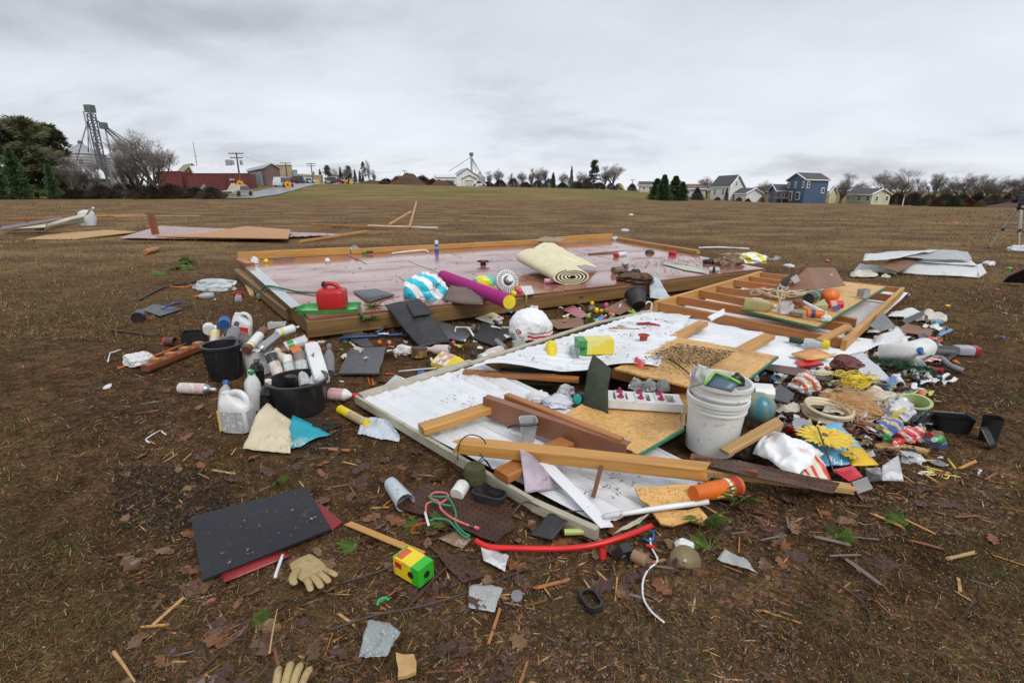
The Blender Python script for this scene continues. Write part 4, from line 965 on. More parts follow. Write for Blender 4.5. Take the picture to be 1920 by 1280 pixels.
def loft(rings, n=24, sq=4.):
    vs = []
    for rx, ry, z, cx in rings:
        for j in range(n):
            t = 2*PI*j/n; x, y = math.cos(t), math.sin(t); k = (abs(x)**sq+abs(y)**sq)**(-1/sq); vs.append((cx+x*k*rx, y*k*ry, z))
    k = len(rings); fs = [(i*n+j, i*n+(j+1) % n, (i+1)*n+(j+1) % n, (i+1)*n+j) for i in range(k-1) for j in range(n)]+[tuple(range(n-1, -1, -1)), tuple(range((k-1)*n, k*n))]
    return MB().add(vs, fs)
def jug(label, pos, w_, d_, h_, m, capm=None, rz=0., rx=0., ry=0., panel=None, stripe=None, name='jug', group='plastic jugs', side=None):
    o = item(name, label, 'jug', pos, rz, rx, ry, group); hw, hd = w_/2, d_/2
    b = loft([(hw*.92, hd*.9, 0, 0), (hw, hd, h_*.03, 0), (hw, hd, h_*.58, 0), (hw*.95, hd*.97, h_*.66, -w_*.01), (hw*.62, hd*.8, h_*.76, -w_*.14), (hw*.34, hd*.5, h_*.86, -w_*.24), (hw*.26, hd*.42, h_*.90, -w_*.25), (hw*.25, hd*.42, h_*.93, -w_*.25)]).build('body', m, o); autosmooth(b, 50)
    pts = [(-w_*.16, 0, h_*.84), (w_*.02, 0, h_*.93), (w_*.25, 0, h_*.91), (w_*.40, 0, h_*.80), (w_*.43, 0, h_*.64), (w_*.42, 0, h_*.55)]
    autosmooth(MB().tube([Vector(p) for p in smoothpts(pts, 4)], d_*.16, 8).build('handle', m, o), 60)
    if capm: autosmooth(MB().lathe([(hw*.30, h_*.91), (hw*.32, h_*.92), (hw*.31, h_*1.0), (1e-4, h_*1.0)], 14, (-w_*.25, 0, 0)).build('cap', capm, o), 40)
    if panel: MB().box((0, -hd-.0005, h_*.31), (w_*.80, .003, h_*.46)).build('label', panel, o)
    if stripe: MB().box((-w_*.42, -hd-.001, h_*.30), (w_*.05, .004, h_*.5)).build('stripe', stripe, o)
    if side: MB().box((hw+.0005, 0, h_*.31), (.003, d_*.72, h_*.46)).build('label', side, o)
    return o
def smoothpts(pts, k=6):
    pts = [Vector(p) for p in pts]; out = []
    for i in range(len(pts)-1):
        p0, p1, p2, p3 = pts[max(i-1, 0)], pts[i], pts[i+1], pts[min(i+2, len(pts)-1)]
        for j in range(k):
            t = j/k; out.append(.5*((2*p1)+(p2-p0)*t+(2*p0-5*p1+4*p2-p3)*t*t+(3*p1-p0-3*p2+p3)*t**3))
    return out+[pts[-1]]
def cord(name, label, pts, r, m, cat='cord', n=6, k=6, parent=None, group=None, taper=None):
    w_ = smoothpts([V3(p)+(Vector((0, 0, r+.007)) if not isinstance(p, Vector) and len(p) == 2 else Vector()) for p in pts], k); o0 = w_[0].copy()
    rs = r if taper is None else [r+(taper-r)*i/(len(w_)-1) for i in range(len(w_))]
    o = MB().tube([p-o0 for p in w_], rs, n).build(name, m, parent, o0 if parent is None else o0-parent.location, True)
    return tag(o, label, cat, group) if parent is None else o
def pot(name, label, cat, pos, rt, rb, h_, m, rz=0., rx=0., ry=0., rim=.012, ribs=(), flute=0, group=None, part='body'):
    o = item(name, label, cat, pos, rz, rx, ry, group)
    prof = [(rb*.97, 0), (rb, .005)]
    for z in ribs: rr = rb+(rt-rb)*z; prof += [(rr, h_*z-.006), (rr+.007, h_*z-.004), (rr+.007, h_*z+.004), (rr+.001, h_*z+.006)]
    prof += [(rt, h_*.93), (rt+rim, h_*.935), (rt+rim, h_), (rt-.003, h_), (rt-.004, h_*.9), (rb-.003, .006), (1e-4, .006)]
    b = MB().lathe(prof, 32).build(part, m, o); autosmooth(b, 30)
    for i in range(flute):
        a = 2*PI*i/flute; MB().tube([(math.cos(a)*(rb+.002), math.sin(a)*(rb+.002), .01), (math.cos(a)*(rt+.001), math.sin(a)*(rt+.001), h_*.9)], .004, 4).build('rib', m, o)
    return o
_ico = {}
def blob_mesh(name, m, seed=0, crump=.2, sub=4, flat=.35, fr=1.6, size=(1, 1, 1)):
    bm = bmesh.new(); bmesh.ops.create_icosphere(bm, subdivisions=sub, radius=1)
    for v in bm.verts:
        p = v.co.copy(); q = p*fr+Vector((seed*3.7, seed*1.3, seed*.7))
        vd = noise.voronoi(q*1.25+Vector((noise.noise(q*3), noise.noise(q*3+Vector((9, 0, 0))), 0))*.25)[0]; vd2 = noise.voronoi(q*3.1)[0]
        r = 1+crump*noise.noise(q)*1.0+crump*1.1*(.3-(vd[1]-vd[0]))+crump*.4*(.3-(vd2[1]-vd2[0]))+(crump*.22*(.3-abs(noise.noise(q*7.5))*2) if sub > 3 else 0)
        v.co = p*r
        if v.co.z < -flat: v.co.z = -flat+(v.co.z+flat)*.12
        v.co.z += flat*1.05; v.co = Vector((v.co.x*size[0], v.co.y*size[1], v.co.z*size[2]))
    me = bpy.data.meshes.new(name); bm.to_mesh(me); bm.free(); me.materials.append(m); me.polygons.foreach_set('use_smooth', [True]*len(me.polygons)); me.set_sharp_from_angle(angle=math.radians(30)); return me
def blob(name, label, cat, pos, wpx, hpx, m, seed=0, crump=.22, depth=1.0, rz=0., sub=4, flat=.35, fr=1.6, group=None, ears=0):
    p = V3(pos); s = ppm(p); sx = wpx*s/2; sz = hpx*s/(1+flat)
    o = link(name, blob_mesh(name, m, seed, crump, sub, flat, fr, (sx, sx*depth, sz))); o.location = p; o.rotation_euler.z = rz; tag(o, label, cat, group)
    R = random.Random(seed)
    for i in range(ears):
        a = R.random()*6; h_ = sz*R.uniform(1.1, 1.5); c = Vector((math.cos(a)*sx*.35, math.sin(a)*sx*.35*depth, sz*.9))
        MB().grid(lambda u, v: c+Vector(((u-.5)*sx*.5*(1-v*.3), (v-.5)*.02+.02*math.sin(u*7), v*sz*.55)), 5, 4).build('handle', m, o, smooth=True)
    return o
def ball(name, label, px, py, z, rpx, m, cat='ball', group=None, squash=1.0):
    p = P(px, py, z); r = rpx*ppm(p); o = MB().lathe([(math.sin(PI*i/10)*r+1e-5, r*squash*(1-math.cos(PI*i/10))) for i in range(11)], 14).build(name, m, None, p-Vector((0, 0, r*.9)), True); return tag(o, label, cat, group)
def box_open(name, label, cat, pos, d, m, rz=0., rx=0., ry=0., flaps=True, group=None, inner=None):
    o = item(name, label, cat, pos, rz, rx, ry, group); x, y, z = d; t = .003
    for nm, c, s in (('wall', (0, -y/2, z/2), (x, t, z)), ('wall', (0, y/2, z/2), (x, t, z)), ('wall', (-x/2, 0, z/2), (t, y-t, z)), ('wall', (x/2, 0, z/2), (t, y-t, z)), ('base', (0, 0, t), (x-t, y-t, t))): MB().box(c, s).build(nm, m, o)
    if flaps:
        MB().box((0, -y*.68, z+.01), (x, y*.38, t), M_=Matrix.Rotation(-.25, 3, 'X')).build('flap', m, o); MB().box((-x*.62, 0, z+.02), (x*.3, y*.95, t), M_=Matrix.Rotation(-.5, 3, 'Y')).build('flap', m, o)
    return o
# ================= things around the black pots (left) =================
LAB = 'spray cans and jugs by the black pots'
pot('nursery_pot', 'tall black nursery pot holding a spray can and blue lid', 'pot', (425, 706, 0), .118, .098, .24, blackp, flute=20)
pot('nursery_pot', 'wide black pot full of spray cans in front', 'pot', (565, 768, 0), .160, .135, .20, blackp)
pot('bucket', 'white bucket of spray paint between the two black pots', 'bucket', (487, 697, 0), .100, .085, .20, whitep)
spray('yellow banded spray can standing in the tall black pot', (402, 645, .10), (404, 608, .24), .034, labt, None, [(.52, .6, yelp), (.35, .4, yelp)], group=LAB)
turned('lid', 'blue plastic lid in the tall black pot', 'lid', (420, 608, .23), (421, 600, .25), [('lid', [(0, 0), (.040, 0), (.042, .5), (.038, 1), (0, 1)], bluep)])
turned('saucer', 'round cream lid at the back of the tall black pot', 'lid', (392, 619, .20), (391, 612, .215), [('lid', [(0, 0), (.042, 0), (.042, .8), (0, 1)], offw)])
turned('bottle', 'dark grey squat bottle leaning out of the tall black pot', 'bottle', (434, 640, .20), (444, 606, .26), [('body', [(0, 0), (.045, .0), (.048, .45), (.030, .68), (.014, .74), (.013, .82)], graym), ('cap', [(.018, .8), (.018, 1), (0, 1)], blackp)])
box_open('clear_box', 'clear plastic box tilted over the white bucket', 'box', (452, 645, .20), (.075, .05, .085), clearp, .4, .3, .5, False)
spray('brown capped paint can with blue lettering on the white bucket', (462, 657, .20), (496, 618, .27), .033, whitep, brownp, [(0, .13, brownp), (.20, .25, yelp)], '2X', bluep, 2.2, LAB, ang=-1.9)
spray('grey metal spray can across the white bucket', (520, 630, .25), (479, 662, .21), .031, steel, None, group=LAB)
spray('pale spray can lying across the top with blue lettering', (519, 625, .27), (562, 612, .28), .031, whitep, None, [(.12, .2, yelp)], '2X', bluep, .5, LAB, ang=-1.2)
turned('paint_tin', 'dented white paint tin with green label on the white bucket', 'tin', (535, 652, .19), (575, 638, .22), [('body', [(0, 0), (.042, 0), (.043, .05), (.042, .08), (.042, .93), (.044, 1), (.036, 1), (.035, .95), (0, .95)], labw), ('label', [(.0425, .12), (.0425, .4)], greenp)])
poly('card', 'white card standing behind the pale spray can', [(502, 617, .20), (535, 611, .22), (537, 602, .26), (502, 604, .26)], .002, paper, cat='card')
poly('tag', 'orange plastic scrap behind the white bottle', [(542, 652, .22), (556, 646, .24), (567, 655, .23), (550, 662, .21)], .003, orgp, cat='scrap')
jug('white jug with red label behind the pots', (454, 640, .0), .155, .10, .27, whitep, None, .15, .05, .16, C('red_label', (.68, .04, .02), .4))
jug('white jug with green cap behind the text covered jug', (480, 765, 0), .11, .085, .245, whitep, greenp, 2.2, 0, 0, C('dark_green_label', (.03, .20, .08), .4), side=C('dark_green_label', (.03, .20, .08), .4))
jug('large white jug covered in small print in front', (449, 805, 0), .165, .105, .235, whitep, None, -.12, 0, 0, labw, yelp, side=labw)
turned('bottle', 'pale bottle with blue cap left of the printed jug', 'bottle', (420, 775, 0), (424, 713, .17), [('body', [(0, 0), (.035, .0), (.036, .5), (.030, .72), (.014, .84), (.014, .9)], cloudy), ('cap', [(.019, .88), (.019, 1), (0, 1)], bluep)])
for lab, px, py, top, cm in (('dark motor oil bottle with white cap nearest the wide pot', 503, 775, 712, whitep), ('dark bottle with silver cap behind the green capped jug', 481, 730, 671, steel)):
    turned('oil_bottle', lab, 'bottle', (px, py, 0), (px, top, .21), [('body', [(0, 0), (.044, 0), (.046, .05), (.046, .55), (.043, .6), (.046, .64), (.034, .8), (.014, .86), (.014, .9)], C('dark_bottle', (.012, .016, .016), .15)), ('cap', [(.018, .88), (.018, 1), (0, 1)], cm)])
spray('black capped spray can leaning in the wide pot', (530, 722, .10), (507, 664, .27), .036, labt, C('charcoal_cap', (.035, .035, .04), .4), group=LAB)
spray('taupe capped spray can in the middle of the wide pot', (573, 724, .10), (561, 661, .27), .036, labw, C('taupe_cap', (.25, .20, .17), .5), group=LAB)
turned('bottle', 'cream bottle wedged between the two capped cans', 'bottle', (560, 705, .14), (518, 655, .27), [('body', [(0, 0), (.036, 0), (.037, .5), (.028, .72), (.013, .82), (.013, .9)], C('cream_plastic', (.66, .60, .42), .4)), ('cap', [(.017, .88), (.017, 1), (0, 1)], C('cream_plastic', (.66, .60, .42), .4)), ('label', [(.0375, .12), (.0375, .25)], tealp)])
turned('bottle', 'white upside down bottle sticking out of the wide pot', 'bottle', (605, 716, .14), (582, 642, .31), [('body', [(.030, 0), (.045, .03), (.047, .8), (.040, .93), (.02, .97), (0, .98)], whitep), ('cap', [(.03, .97), (.025, 1), (0, 1)], redp)], sq=4, b=.7)
turned('bottle', 'dark grey bottle at the right rim of the wide pot', 'bottle', (617, 700, .12), (617, 646, .25), [('body', [(0, 0), (.035, .0), (.036, .55), (.02, .74), (.012, .8), (.012, .86)], graym), ('cap', [(.016, .84), (.016, 1), (0, 1)], graym)])
turned('saucer', 'black round lid between the cans in the wide pot', 'lid', (545, 712, .17), (545, 703, .20), [('lid', [(0, 0), (.032, 0), (.032, .8), (0, 1)], blackp)])
poly('paint_scraper', 'grey scraper blade lying over the white bottle', [(572, 657, .27), (590, 653, .29), (588, 667, .27), (578, 664, .27)], .004, graym, cat='scraper')
spray('pale spray can lying alone on the soil left of the jugs', (337, 727, .035), (408, 730, .035), .035, labt, None, [(.48, .62, printm('red_print', (.66, .62, .6), (.5, .03, .03), 120, .7))], group=LAB)
box_open('plastic_tub', 'black upturned plastic tub behind the tall pot', 'tub', (366, 640, .0), (.17, .12, .09), blackp, .25, 0, 0, False)
MBt = item('pipe_end', 'dark hose pipe piece with black open end on the soil', 'pipe', (258, 596, .04)); MB().lathe([(.052, 0), (.058, .005), (.056, .16), (.050, .16), (.050, .01), (.001, .012)], 20).build('pipe', blackp, MBt).rotation_euler = (PI/2, 0, .5)
MBt.rotation_euler = (0, 0, PI)
poly('slate_tile', 'grey slate tile lying behind the black pipe end', [(265, 580, .02), (288, 570, .03), (345, 578, .02), (300, 592, .02)], .008, slate, cat='tile')
sheet('plastic_strip', 'curved blue plastic strip on the soil', [(300, 580, .02), (345, 568, .07), (362, 572, .02), (310, 577, .03)], C('bright_blue_plastic', (.10, .15, .60), .35), 10, 3, .01, 6, .004, bow=.03, cat='strip')
cord('cord', 'orange frayed cord beside the grey sleeve', [(315, 539), (330, 540), (350, 540), (370, 534)], .008, orgp)
blob('sleeve', 'grey crumpled sleeve of cloth near the floor corner', 'cloth', (405, 543, .0), 75, 20, filmg, 4, .25, .5)
turned('bottle', 'clear bottle with red cap lying left of the floor', 'bottle', (402, 553, .03), (366, 556, .03), [('body', [(0, 0), (.03, .02), (.038, .1), (.038, .55), (.02, .78), (.014, .84)], cloudy), ('cap', [(.017, .83), (.017, 1), (0, 1)], redp)])
turned('jar', 'glass jar with red ring lid behind the white jug', 'jar', (447, 568, 0), (447, 553, .07), [('glass', [(0, 0), (.035, 0), (.038, .2), (.038, .9), (.034, .95)], clearp), ('ring', [(.05, .92), (.058, .95), (.058, 1.0), (.048, 1.0)], redp)])
turned('can', 'dark tin with a red end lying by the notched beam', 'tin', (309, 640, .03), (330, 640, .03), [('body', [(0, 0), (.036, 0), (.036, .9), (.032, .9), (.030, .2)], C('rust_tin', (.10, .05, .04), .4)), ('end', [(.037, 0), (.037, .15)], redp)])
b_ = board('notched_beam', 'short red brown notched beam left of the tall pot', (272, 690, .035), (384, 646, .035), .07, .045, redwood, cat='beam')
for k in range(4): MB().box((0, .03, .10+.14*k), (.07, .02, .05)).build('block', pineO, b_)
cord('stake', 'thin orange rod beside the notched beam', [(222, 693), (290, 670), (350, 646)], .006, orgp, cat='rod', k=2)
blob('paper_wad', 'crumpled white paper on the orange rod', 'paper', (262, 683, 0), 50, 22, paper, 8, .35, .6)
poly('block', 'pale wood block beside the skid timber', [(459, 534, .03), (468, 532, .05), (476, 550, .03), (468, 553, .02)], .03, splint, cat='block')
turned('glass_float', 'green glass float below the skid timber', 'float', (487, 563, .0), (487, 549, .08), [('body', [(0, 0), (.035, .1), (.045, .45), (.03, .85), (0, 1)], C('green_glass', (.06, .15, .07), .1, spec=.8))])
cord('straw', 'white bent straw on the left soil', [(203, 681), (207, 665), (212, 663), (227, 658)], .005, whitep, cat='straw', k=2)
cord('bent_wire', 'white bent wire handle left of the printed jug', [(274, 828), (282, 833), (274, 827), (300, 811), (306, 814), (312, 818)], .004, whitep, cat='wire', k=2)
cord('cable', 'black hose piece behind the clear bottle', [(262, 565), (285, 552), (310, 541), (345, 534), (378, 528)], .012, rubber, k=4)
for i, (a, b, m, cm, l_) in enumerate([((548, 716, .12), (538, 668, .25), labw, whitep, 'white capped spray can behind the cream bottle'), ((590, 722, .10), (596, 676, .23), whitep, redp, 'red capped spray can beside the white bottle'), ((410, 650, .1), (432, 622, .22), graym, blackp, 'dark spray can leaning left of the grey bottle'), ((500, 672, .16), (538, 655, .20), labt, brownp, 'second brown capped can low in the white bucket'), ((545, 690, .16), (585, 668, .22), steel, None, 'silver spray can wedged across the wide pot'), ((520, 700, .14), (528, 676, .22), labt, C('olive_cap', (.16, .15, .06), .4), 'olive capped spray can at the left rim of the wide pot')]): spray(l_, a, b, .032, m, cm, group=LAB)
# ================= goods on and before the shed floor =================
tray = item('tray', 'green plastic tray under the red fuel can', 'tray', (618, 580, ZP+.004), .12)
def rrect(w_, d_, r_, n=5): return [((w_/2-r_)*sx+r_*math.cos(a), (d_/2-r_)*sy+r_*math.sin(a)) for sx, sy, a0 in ((1, 1, 0), (-1, 1, PI/2), (-1, -1, PI), (1, -1, 1.5*PI)) for a in [a0+PI/2*i/n for i in range(n+1)]]
def ringwall(pts0, pts1, z0, z1):
    n = len(pts0); return [(*p, z0) for p in pts0]+[(*p, z1) for p in pts1], [(i, (i+1) % n, (i+1) % n+n, i+n) for i in range(n)]
q = rrect(.52, .30, .04); n_ = len(q); MB().add([(*p, 0.004) for p in q]+[(*p, 0) for p in q], [tuple(range(n_)), tuple(range(2*n_-1, n_-1, -1))]+[(i, i+n_, (i+1) % n_+n_, (i+1) % n_) for i in range(n_)]).build('tray_floor', C('pale_wet_green', (.10, .42, .12), .12, spec=.7), tray)
v1, f1 = ringwall(q, [(x*1.03, y*1.05) for x, y in q], .003, .03); MB().add(v1, f1).build('tray_rim', greenp, tray)
gc = item('fuel_can', 'red plastic fuel can on a green tray', 'fuel can', (625, 578, ZP+.008), .12)
autosmooth(loft([(.108, .092, 0, 0), (.121, .103, .010, 0), (.124, .106, .05, 0), (.124, .106, .150, 0), (.118, .10, .172, 0), (.095, .08, .184, -.005), (.05, .05, .190, -.01)], 40, 7).build('body', C('red_can', (.52, .012, .016), .38), gc), 50)
autosmooth(MB().tube(smoothpts([(-.05, 0, .175), (-.055, 0, .212), (-.03, 0, .228), (.02, 0, .224), (.05, 0, .208), (.075, 0, .178)], 4), .020, 8).build('handle', MATS['red_can'], gc), 60)
MB().lathe([(.024, .205), (.024, .23), (.02, .23), (.016, .25), (.0001, .25)], 14, (-.062, 0, 0)).build('cap', blackp, gc)
sheet('slate_tile', 'dark grey slate tile right of the fuel can', [(662, 545, ZP+.02), (705, 541, ZP+.03), (740, 552, ZP+.02), (690, 565, ZP+.02)], slate, 3, 3, .002, 2, .012, cat='tile')
cord('rope', 'green rope stretched over the metal threshold to the fuel can', [(488, 547, .10), (500, 536, .21), (530, 541, .22), (560, 547, .21), (598, 549, .22)], .010, C('green_rope', (.02, .16, .09), .7), 'rope')
cord('strap', 'green strap hanging over the front rim timber', [(676, 585, .21), (678, 590, .2), (677, 602, .12), (676, 612, .06)], .012, C('green_rope', (.02, .16, .09), .7), 'strap')
# turquoise bag with pale bands
def bandmat(name, a, b_, scale, thr, rot=.5):
    m, t, bs = nodes(name); w_ = tex(t, 'Wave', scale, stretch=(1, .6, 1)); w_.inputs['Distortion'].default_value = 5; w_.inputs['Detail'].default_value = 1.5; w_.inputs['Detail Scale'].default_value = .8; w_.bands_direction = 'DIAGONAL'
    t.links.new(ramp(t, w_.outputs['Fac'], [(thr-.06, a), (thr+.06, b_)]), bs.inputs['Base Color']); bs.inputs['Roughness'].default_value = .3; MATS[name] = m; return m
tb = blob('plastic_bag', 'turquoise and white zebra patterned bag on the floor edge', 'bag', (798, 556, ZP), 80, 42, bandmat('zebra_print', (.03, .52, .66), (.80, .82, .82), 3.2, .55), 3, .2, .75, .2, ears=1)
wraptext(tb, 'Ly', .07, C('black_print', (.02, .02, .02), .5), 0, 0).matrix_local = Matrix.Translation((.10, -.155, .15)) @ Matrix.Rotation(1.15, 4, 'X')
mr = turned('bolster', 'long magenta foam roller with a yellow end', 'foam roller', (830, 517, ZP+.075), (955, 566, ZP+.09), [('cover', [(.001, 0), (.064, .0), (.066, .01), (.066, .99), (.064, 1.0)], magf), ('core', [(.0001, 1.002), (.063, 1.002), (.0635, .985)], yelf)], n=28)
sheet('drawer_bottom', 'warped brown wooden drawer bottom over the foam roller', [(828, 560, ZP+.03), (905, 570, ZP+.03), (910, 536, ZP+.12), (845, 534, ZP+.12)], C('wet_brown_panel', (.14, .09, .07), .25, col2=(.10, .06, .045), scale=5), 10, 6, .004, 3, .01, bow=-.02, cat='board')
blob('beach_ball', 'deflated yellow and turquoise beach ball behind the roller', 'ball', (908, 532, ZP), 42, 16, bandmat('beach_ball_print', (.75, .68, .05), (.05, .60, .50), 2.0, .5), 6, .12, .7)
fan = item('fan_heater', 'round white fan housing with radial slots', 'fan', (950, 528, ZP+.10), .35, 1.15, 0)
autosmooth(MB().lathe([(.001, -.06), (.06, -.06), (.115, -.04), (.128, 0), (.122, .03), (.10, .045), (.05, .052), (.001, .052)], 32).build('housing', whitep, fan), 40)
for i in range(26): a = 2*PI*i/26; MB().box((math.cos(a)*.092, math.sin(a)*.092, .044), (.034, .008, .012), M_=Matrix.Rotation(a, 3, 'Z')).build('slot', blackp, fan)
MB().lathe([(.055, .048), (.055, .056), (.001, .057)], 24).build('hub', blackp, fan); MB().lathe([(.036, .05), (.036, .12), (.03, .13), (.001, .13)], 18).build('knob', whitep, fan)
board('metal_strip', 'galvanised strip leaning beside the white fan', (934, 500, ZP+.14), (945, 548, ZP+.02), .03, .006, steel, cat='strip')
def spiral_roll():
    A, B = P(1073, 519, ZP+.085), P(1006, 487, ZP+.12); o = empty('carpet_roll'); z = (B-A).normalized(); x = z.cross(Vector((0, 0, 1))).normalized(); y = x.cross(z)*1.0
    o.matrix_world = Matrix.Translation(A) @ Matrix((-x, y, z)).transposed().to_4x4(); tag(o, 'folded roll of cream carpet with dark backing', 'carpet'); ln = (B-A).length*.95
    def prof(off, t): th = t*2*PI*4.2; rr = .025+.0405*th/(2*PI)*.9+off; return rr*1.28*math.cos(th), rr*.50*math.sin(th)
    for nm, o0, o1, mm in (('pile', -.005, .0125, creamc), ('backing', -.0135, -.0055, feltd)):
        m = MB(); n = 130; vs = []
        for k, zz in enumerate((0, ln)):
            for i in range(n+1):
                for of in (o0, o1): a, b2 = prof(of, i/n); s = 1+.35*k; vs.append((a*s, b2*s+(.05*k), zz+(.012*math.sin(i*.2) if k == 0 else 0)))
        W_ = (n+1)*2; fs = []
        for i in range(n):
            a = i*2; fs += [(a, a+2, W_+a+2, W_+a), (a+3, a+1, W_+a+1, W_+a+3), (a+1, a+3, a+2, a)]
        autosmooth(m.add(vs, fs).build(nm, mm, o), 40)
    return o
cr_ = spiral_roll()
sheet('carpet', 'loose cream carpet fold draped over the carpet roll', [(978, 488, ZP+.10), (1070, 505, ZP+.14), (1120, 502, ZP+.03), (1042, 458, ZP+.24)], creamc, 24, 20, .03, 3.0, .016, cat='carpet', curl=lambda u, v: .11*math.sin(PI*min(1, max(0, v)))*(1-u*.5))
turned('candle', 'pink and white candle tumbler lying by the carpet roll', 'candle', (1021, 527, ZP+.033), (1048, 526, ZP+.033), [('glass', [(0, 0), (.03, 0), (.031, .05), (.031, .95), (.028, 1), (0, 1)], C('pink_candle', (.60, .32, .38), .25))])
spray('blue spray can standing at the back of the shed floor', P(819, 473, ZP), P(819, 451, ZP)*0+P(819, 473, ZP)+Vector((0, 0, .205)), .033, bluep, whitep, [(.3, .5, C('pale_blue_print', (.2, .4, .75), .4))], group='spray cans', roll=0)
sp_ = item('reel', 'black cable reel with a red centre on the wet floor', 'reel', (906, 497, ZP)); MB().lathe([(.001, 0), (.042, 0), (.042, .045), (.001, .045)], 18).build('drum', blackp, sp_); MB().lathe([(.09, .05), (.095, .056), (.09, .062), (.085, .056), (.09, .05)], 22).build('rim', blackp, sp_)
for a in (0, 2.1, 4.2): MB().tube([(0, 0, .05), (math.cos(a)*.09, math.sin(a)*.09, .056)], .006, 5).build('spoke', blackp, sp_)
MB().lathe([(.035, .045), (.03, .075), (.001, .078)], 14).build('centre', C('red_centre', (.5, .08, .05), .4), sp_)
blob('hose_end', 'clear torn tube with brown end against the bottom plate', 'tube', (666, 475, ZP), 22, 14, clearp, 2, .2, .8); turned('torch', 'green and black torch beside the torn tube', 'torch', (680, 473, ZP+.04), (699, 472, ZP+.04), [('body', [(0, 0), (.028, 0), (.028, .35), (.018, .4), (.018, 1), (0, 1)], blackp), ('ring', [(.029, .02), (.029, .3)], greenp)])
cord('tube', 'white bent drain tube along the back of the floor', [(735, 475, ZP+.02), (770, 471, ZP+.03), (797, 469, ZP+.03), (802, 472, ZP+.02)], .016, whitep, 'tube')
ball('ball', 'small yellow ball near the floor corner', 499, 490, ZP+.02, 4.5, yelp); ball('cup', 'small white plastic cup alone on the wet floor', 614, 489, ZP+.02, 5, whitep, 'cup')
cord('cable', 'thin grey cable with a blue plug by the bottom plate', [(512, 487, ZP+.02), (535, 487, ZP+.02), (550, 485, ZP+.02)], .008, bluep, 'cable', k=2)
blob('wrapper', 'white and yellow wrapper in the back left floor corner', 'wrapper', (478, 494, ZP), 14, 12, whitep, 12, .3, sub=3)
board('slat', 'short dark slat on the far part of the floor', (1104, 476, ZP+.01), (1171, 471, ZP+.02), .05, .02, timber, cat='slat')
turned('bottle', 'red capped white bottle lying beside the short slat', 'bottle', (1172, 476, ZP+.03), (1152, 478, ZP+.03), [('body', [(0, 0), (.04, 0), (.04, .6), (.02, .75), (.02, .8)], whitep), ('cap', [(.03, .5), (.03, 1), (0, 1)], redp)])
turned('bottle', 'small red bottle near the right bottom plate', 'bottle', (1255, 474, ZP+.03), (1268, 475, ZP+.03), [('body', [(0, 0), (.04, .0), (.042, .1), (.042, .9), (.03, 1), (0, 1)], redp)])
blob('rag', 'brown clod of roots beside the small red bottle', 'clod', (1218, 475, ZP), 16, 6, C('root_brown', (.08, .05, .03), .9), 5, .4, sub=3)
turned('tin', 'rusty tin lying beside the grey paint tin on the floor', 'tin', (1150, 507, ZP+.045), (1166, 505, ZP+.045), [('body', [(0, 0), (.046, 0), (.046, 1), (.042, 1), (.042, .1)], C('rusty_steel', (.25, .18, .13), .5, metal=.3))])
turned('tin', 'pale grey tin standing next to the rusty tin', 'tin', (1172, 500, ZP), (1173, 489, ZP+.105), [('body', [(0, 0), (.05, 0), (.05, .95), (.052, 1), (0, 1)], C('pale_grey_tin', (.50, .53, .52), .4))])
turned('motor', 'black motor part lying in the leaf heap on the floor', 'motor', (1165, 516, ZP+.04), (1196, 511, ZP+.05), [('body', [(0, 0), (.05, 0), (.055, .3), (.04, .32), (.04, .7), (.055, .72), (.05, 1), (0, 1)], blackp)])
poly('panel', 'pale green thin panel lying on the right of the floor', [(1238, 493, ZP+.012), (1285, 506, ZP+.012), (1330, 513, ZP+.012), (1300, 500, ZP+.012)], .006, C('pale_green_panel', (.45, .52, .38), .3), cat='panel')
turned('spray_can', 'white and black can at the right front edge of the floor', 'spray can', (1330, 505, ZP+.035), (1350, 506, ZP+.035), [('body', [(0, 0), (.035, 0), (.035, .8), (.02, .95), (0, 1)], labw), ('band', [(.036, .3), (.036, .55)], blackp)])
blob('glove', 'black crumpled glove on the far right of the floor', 'glove', (1335, 494, ZP), 32, 9, blackp, 15, .35, .6, sub=3); blob('weed_clump', 'clump of torn roots and leaves at the right floor corner', 'clump', (1365, 496, ZP), 44, 16, C('root_tan', (.26, .19, .11), .9, col2=(.14, .09, .05), scale=12), 16, .5, .7)
blob('bag', 'white and yellow printed bag beyond the right floor corner', 'bag', (1410, 492, .08), 50, 18, bandmat('yellow_bag_print', (.82, .82, .78), (.75, .62, .05), 2.5, .7), 18, .25, .6)
poly('hardboard', 'brown board lying beyond the right floor corner', [(1348, 477), (1392, 469), (1420, 476), (1390, 484)], .01, cardp, cat='board'); poly('hardboard', 'grey flat board right of the printed bag', [(1415, 484), (1440, 478), (1473, 481), (1455, 488)], .012, C('grey_board', (.22, .24, .24), .4), cat='board')
cord('pipe', 'white thin gutter strip beyond the floor', [(1310, 467), (1350, 466), (1405, 469)], .02, whitep, 'strip', k=2)
poly('card', 'brown card resting on the back bottom plate', [(1000, 451, .32), (1022, 443, .34), (1062, 447, .32), (1050, 453, .31)], .008, cardp, cat='card')
blob('cup', 'grey crushed cup at the back right floor corner', 'cup', (1153, 450, ZP), 13, 7, filmg, 3, .3, sub=3)
poly('card', 'white card at the floor edge beside the foam roller', [(975, 537, ZP+.012), (996, 535, ZP+.012), (1002, 550, ZP+.012), (985, 553, ZP+.012)], .003, paper, cat='card')
cord('stake', 'thin wooden stake standing at the floor edge', [(986, 588, .05), (987, 555, .27)], .008, splint, 'stake', k=2)
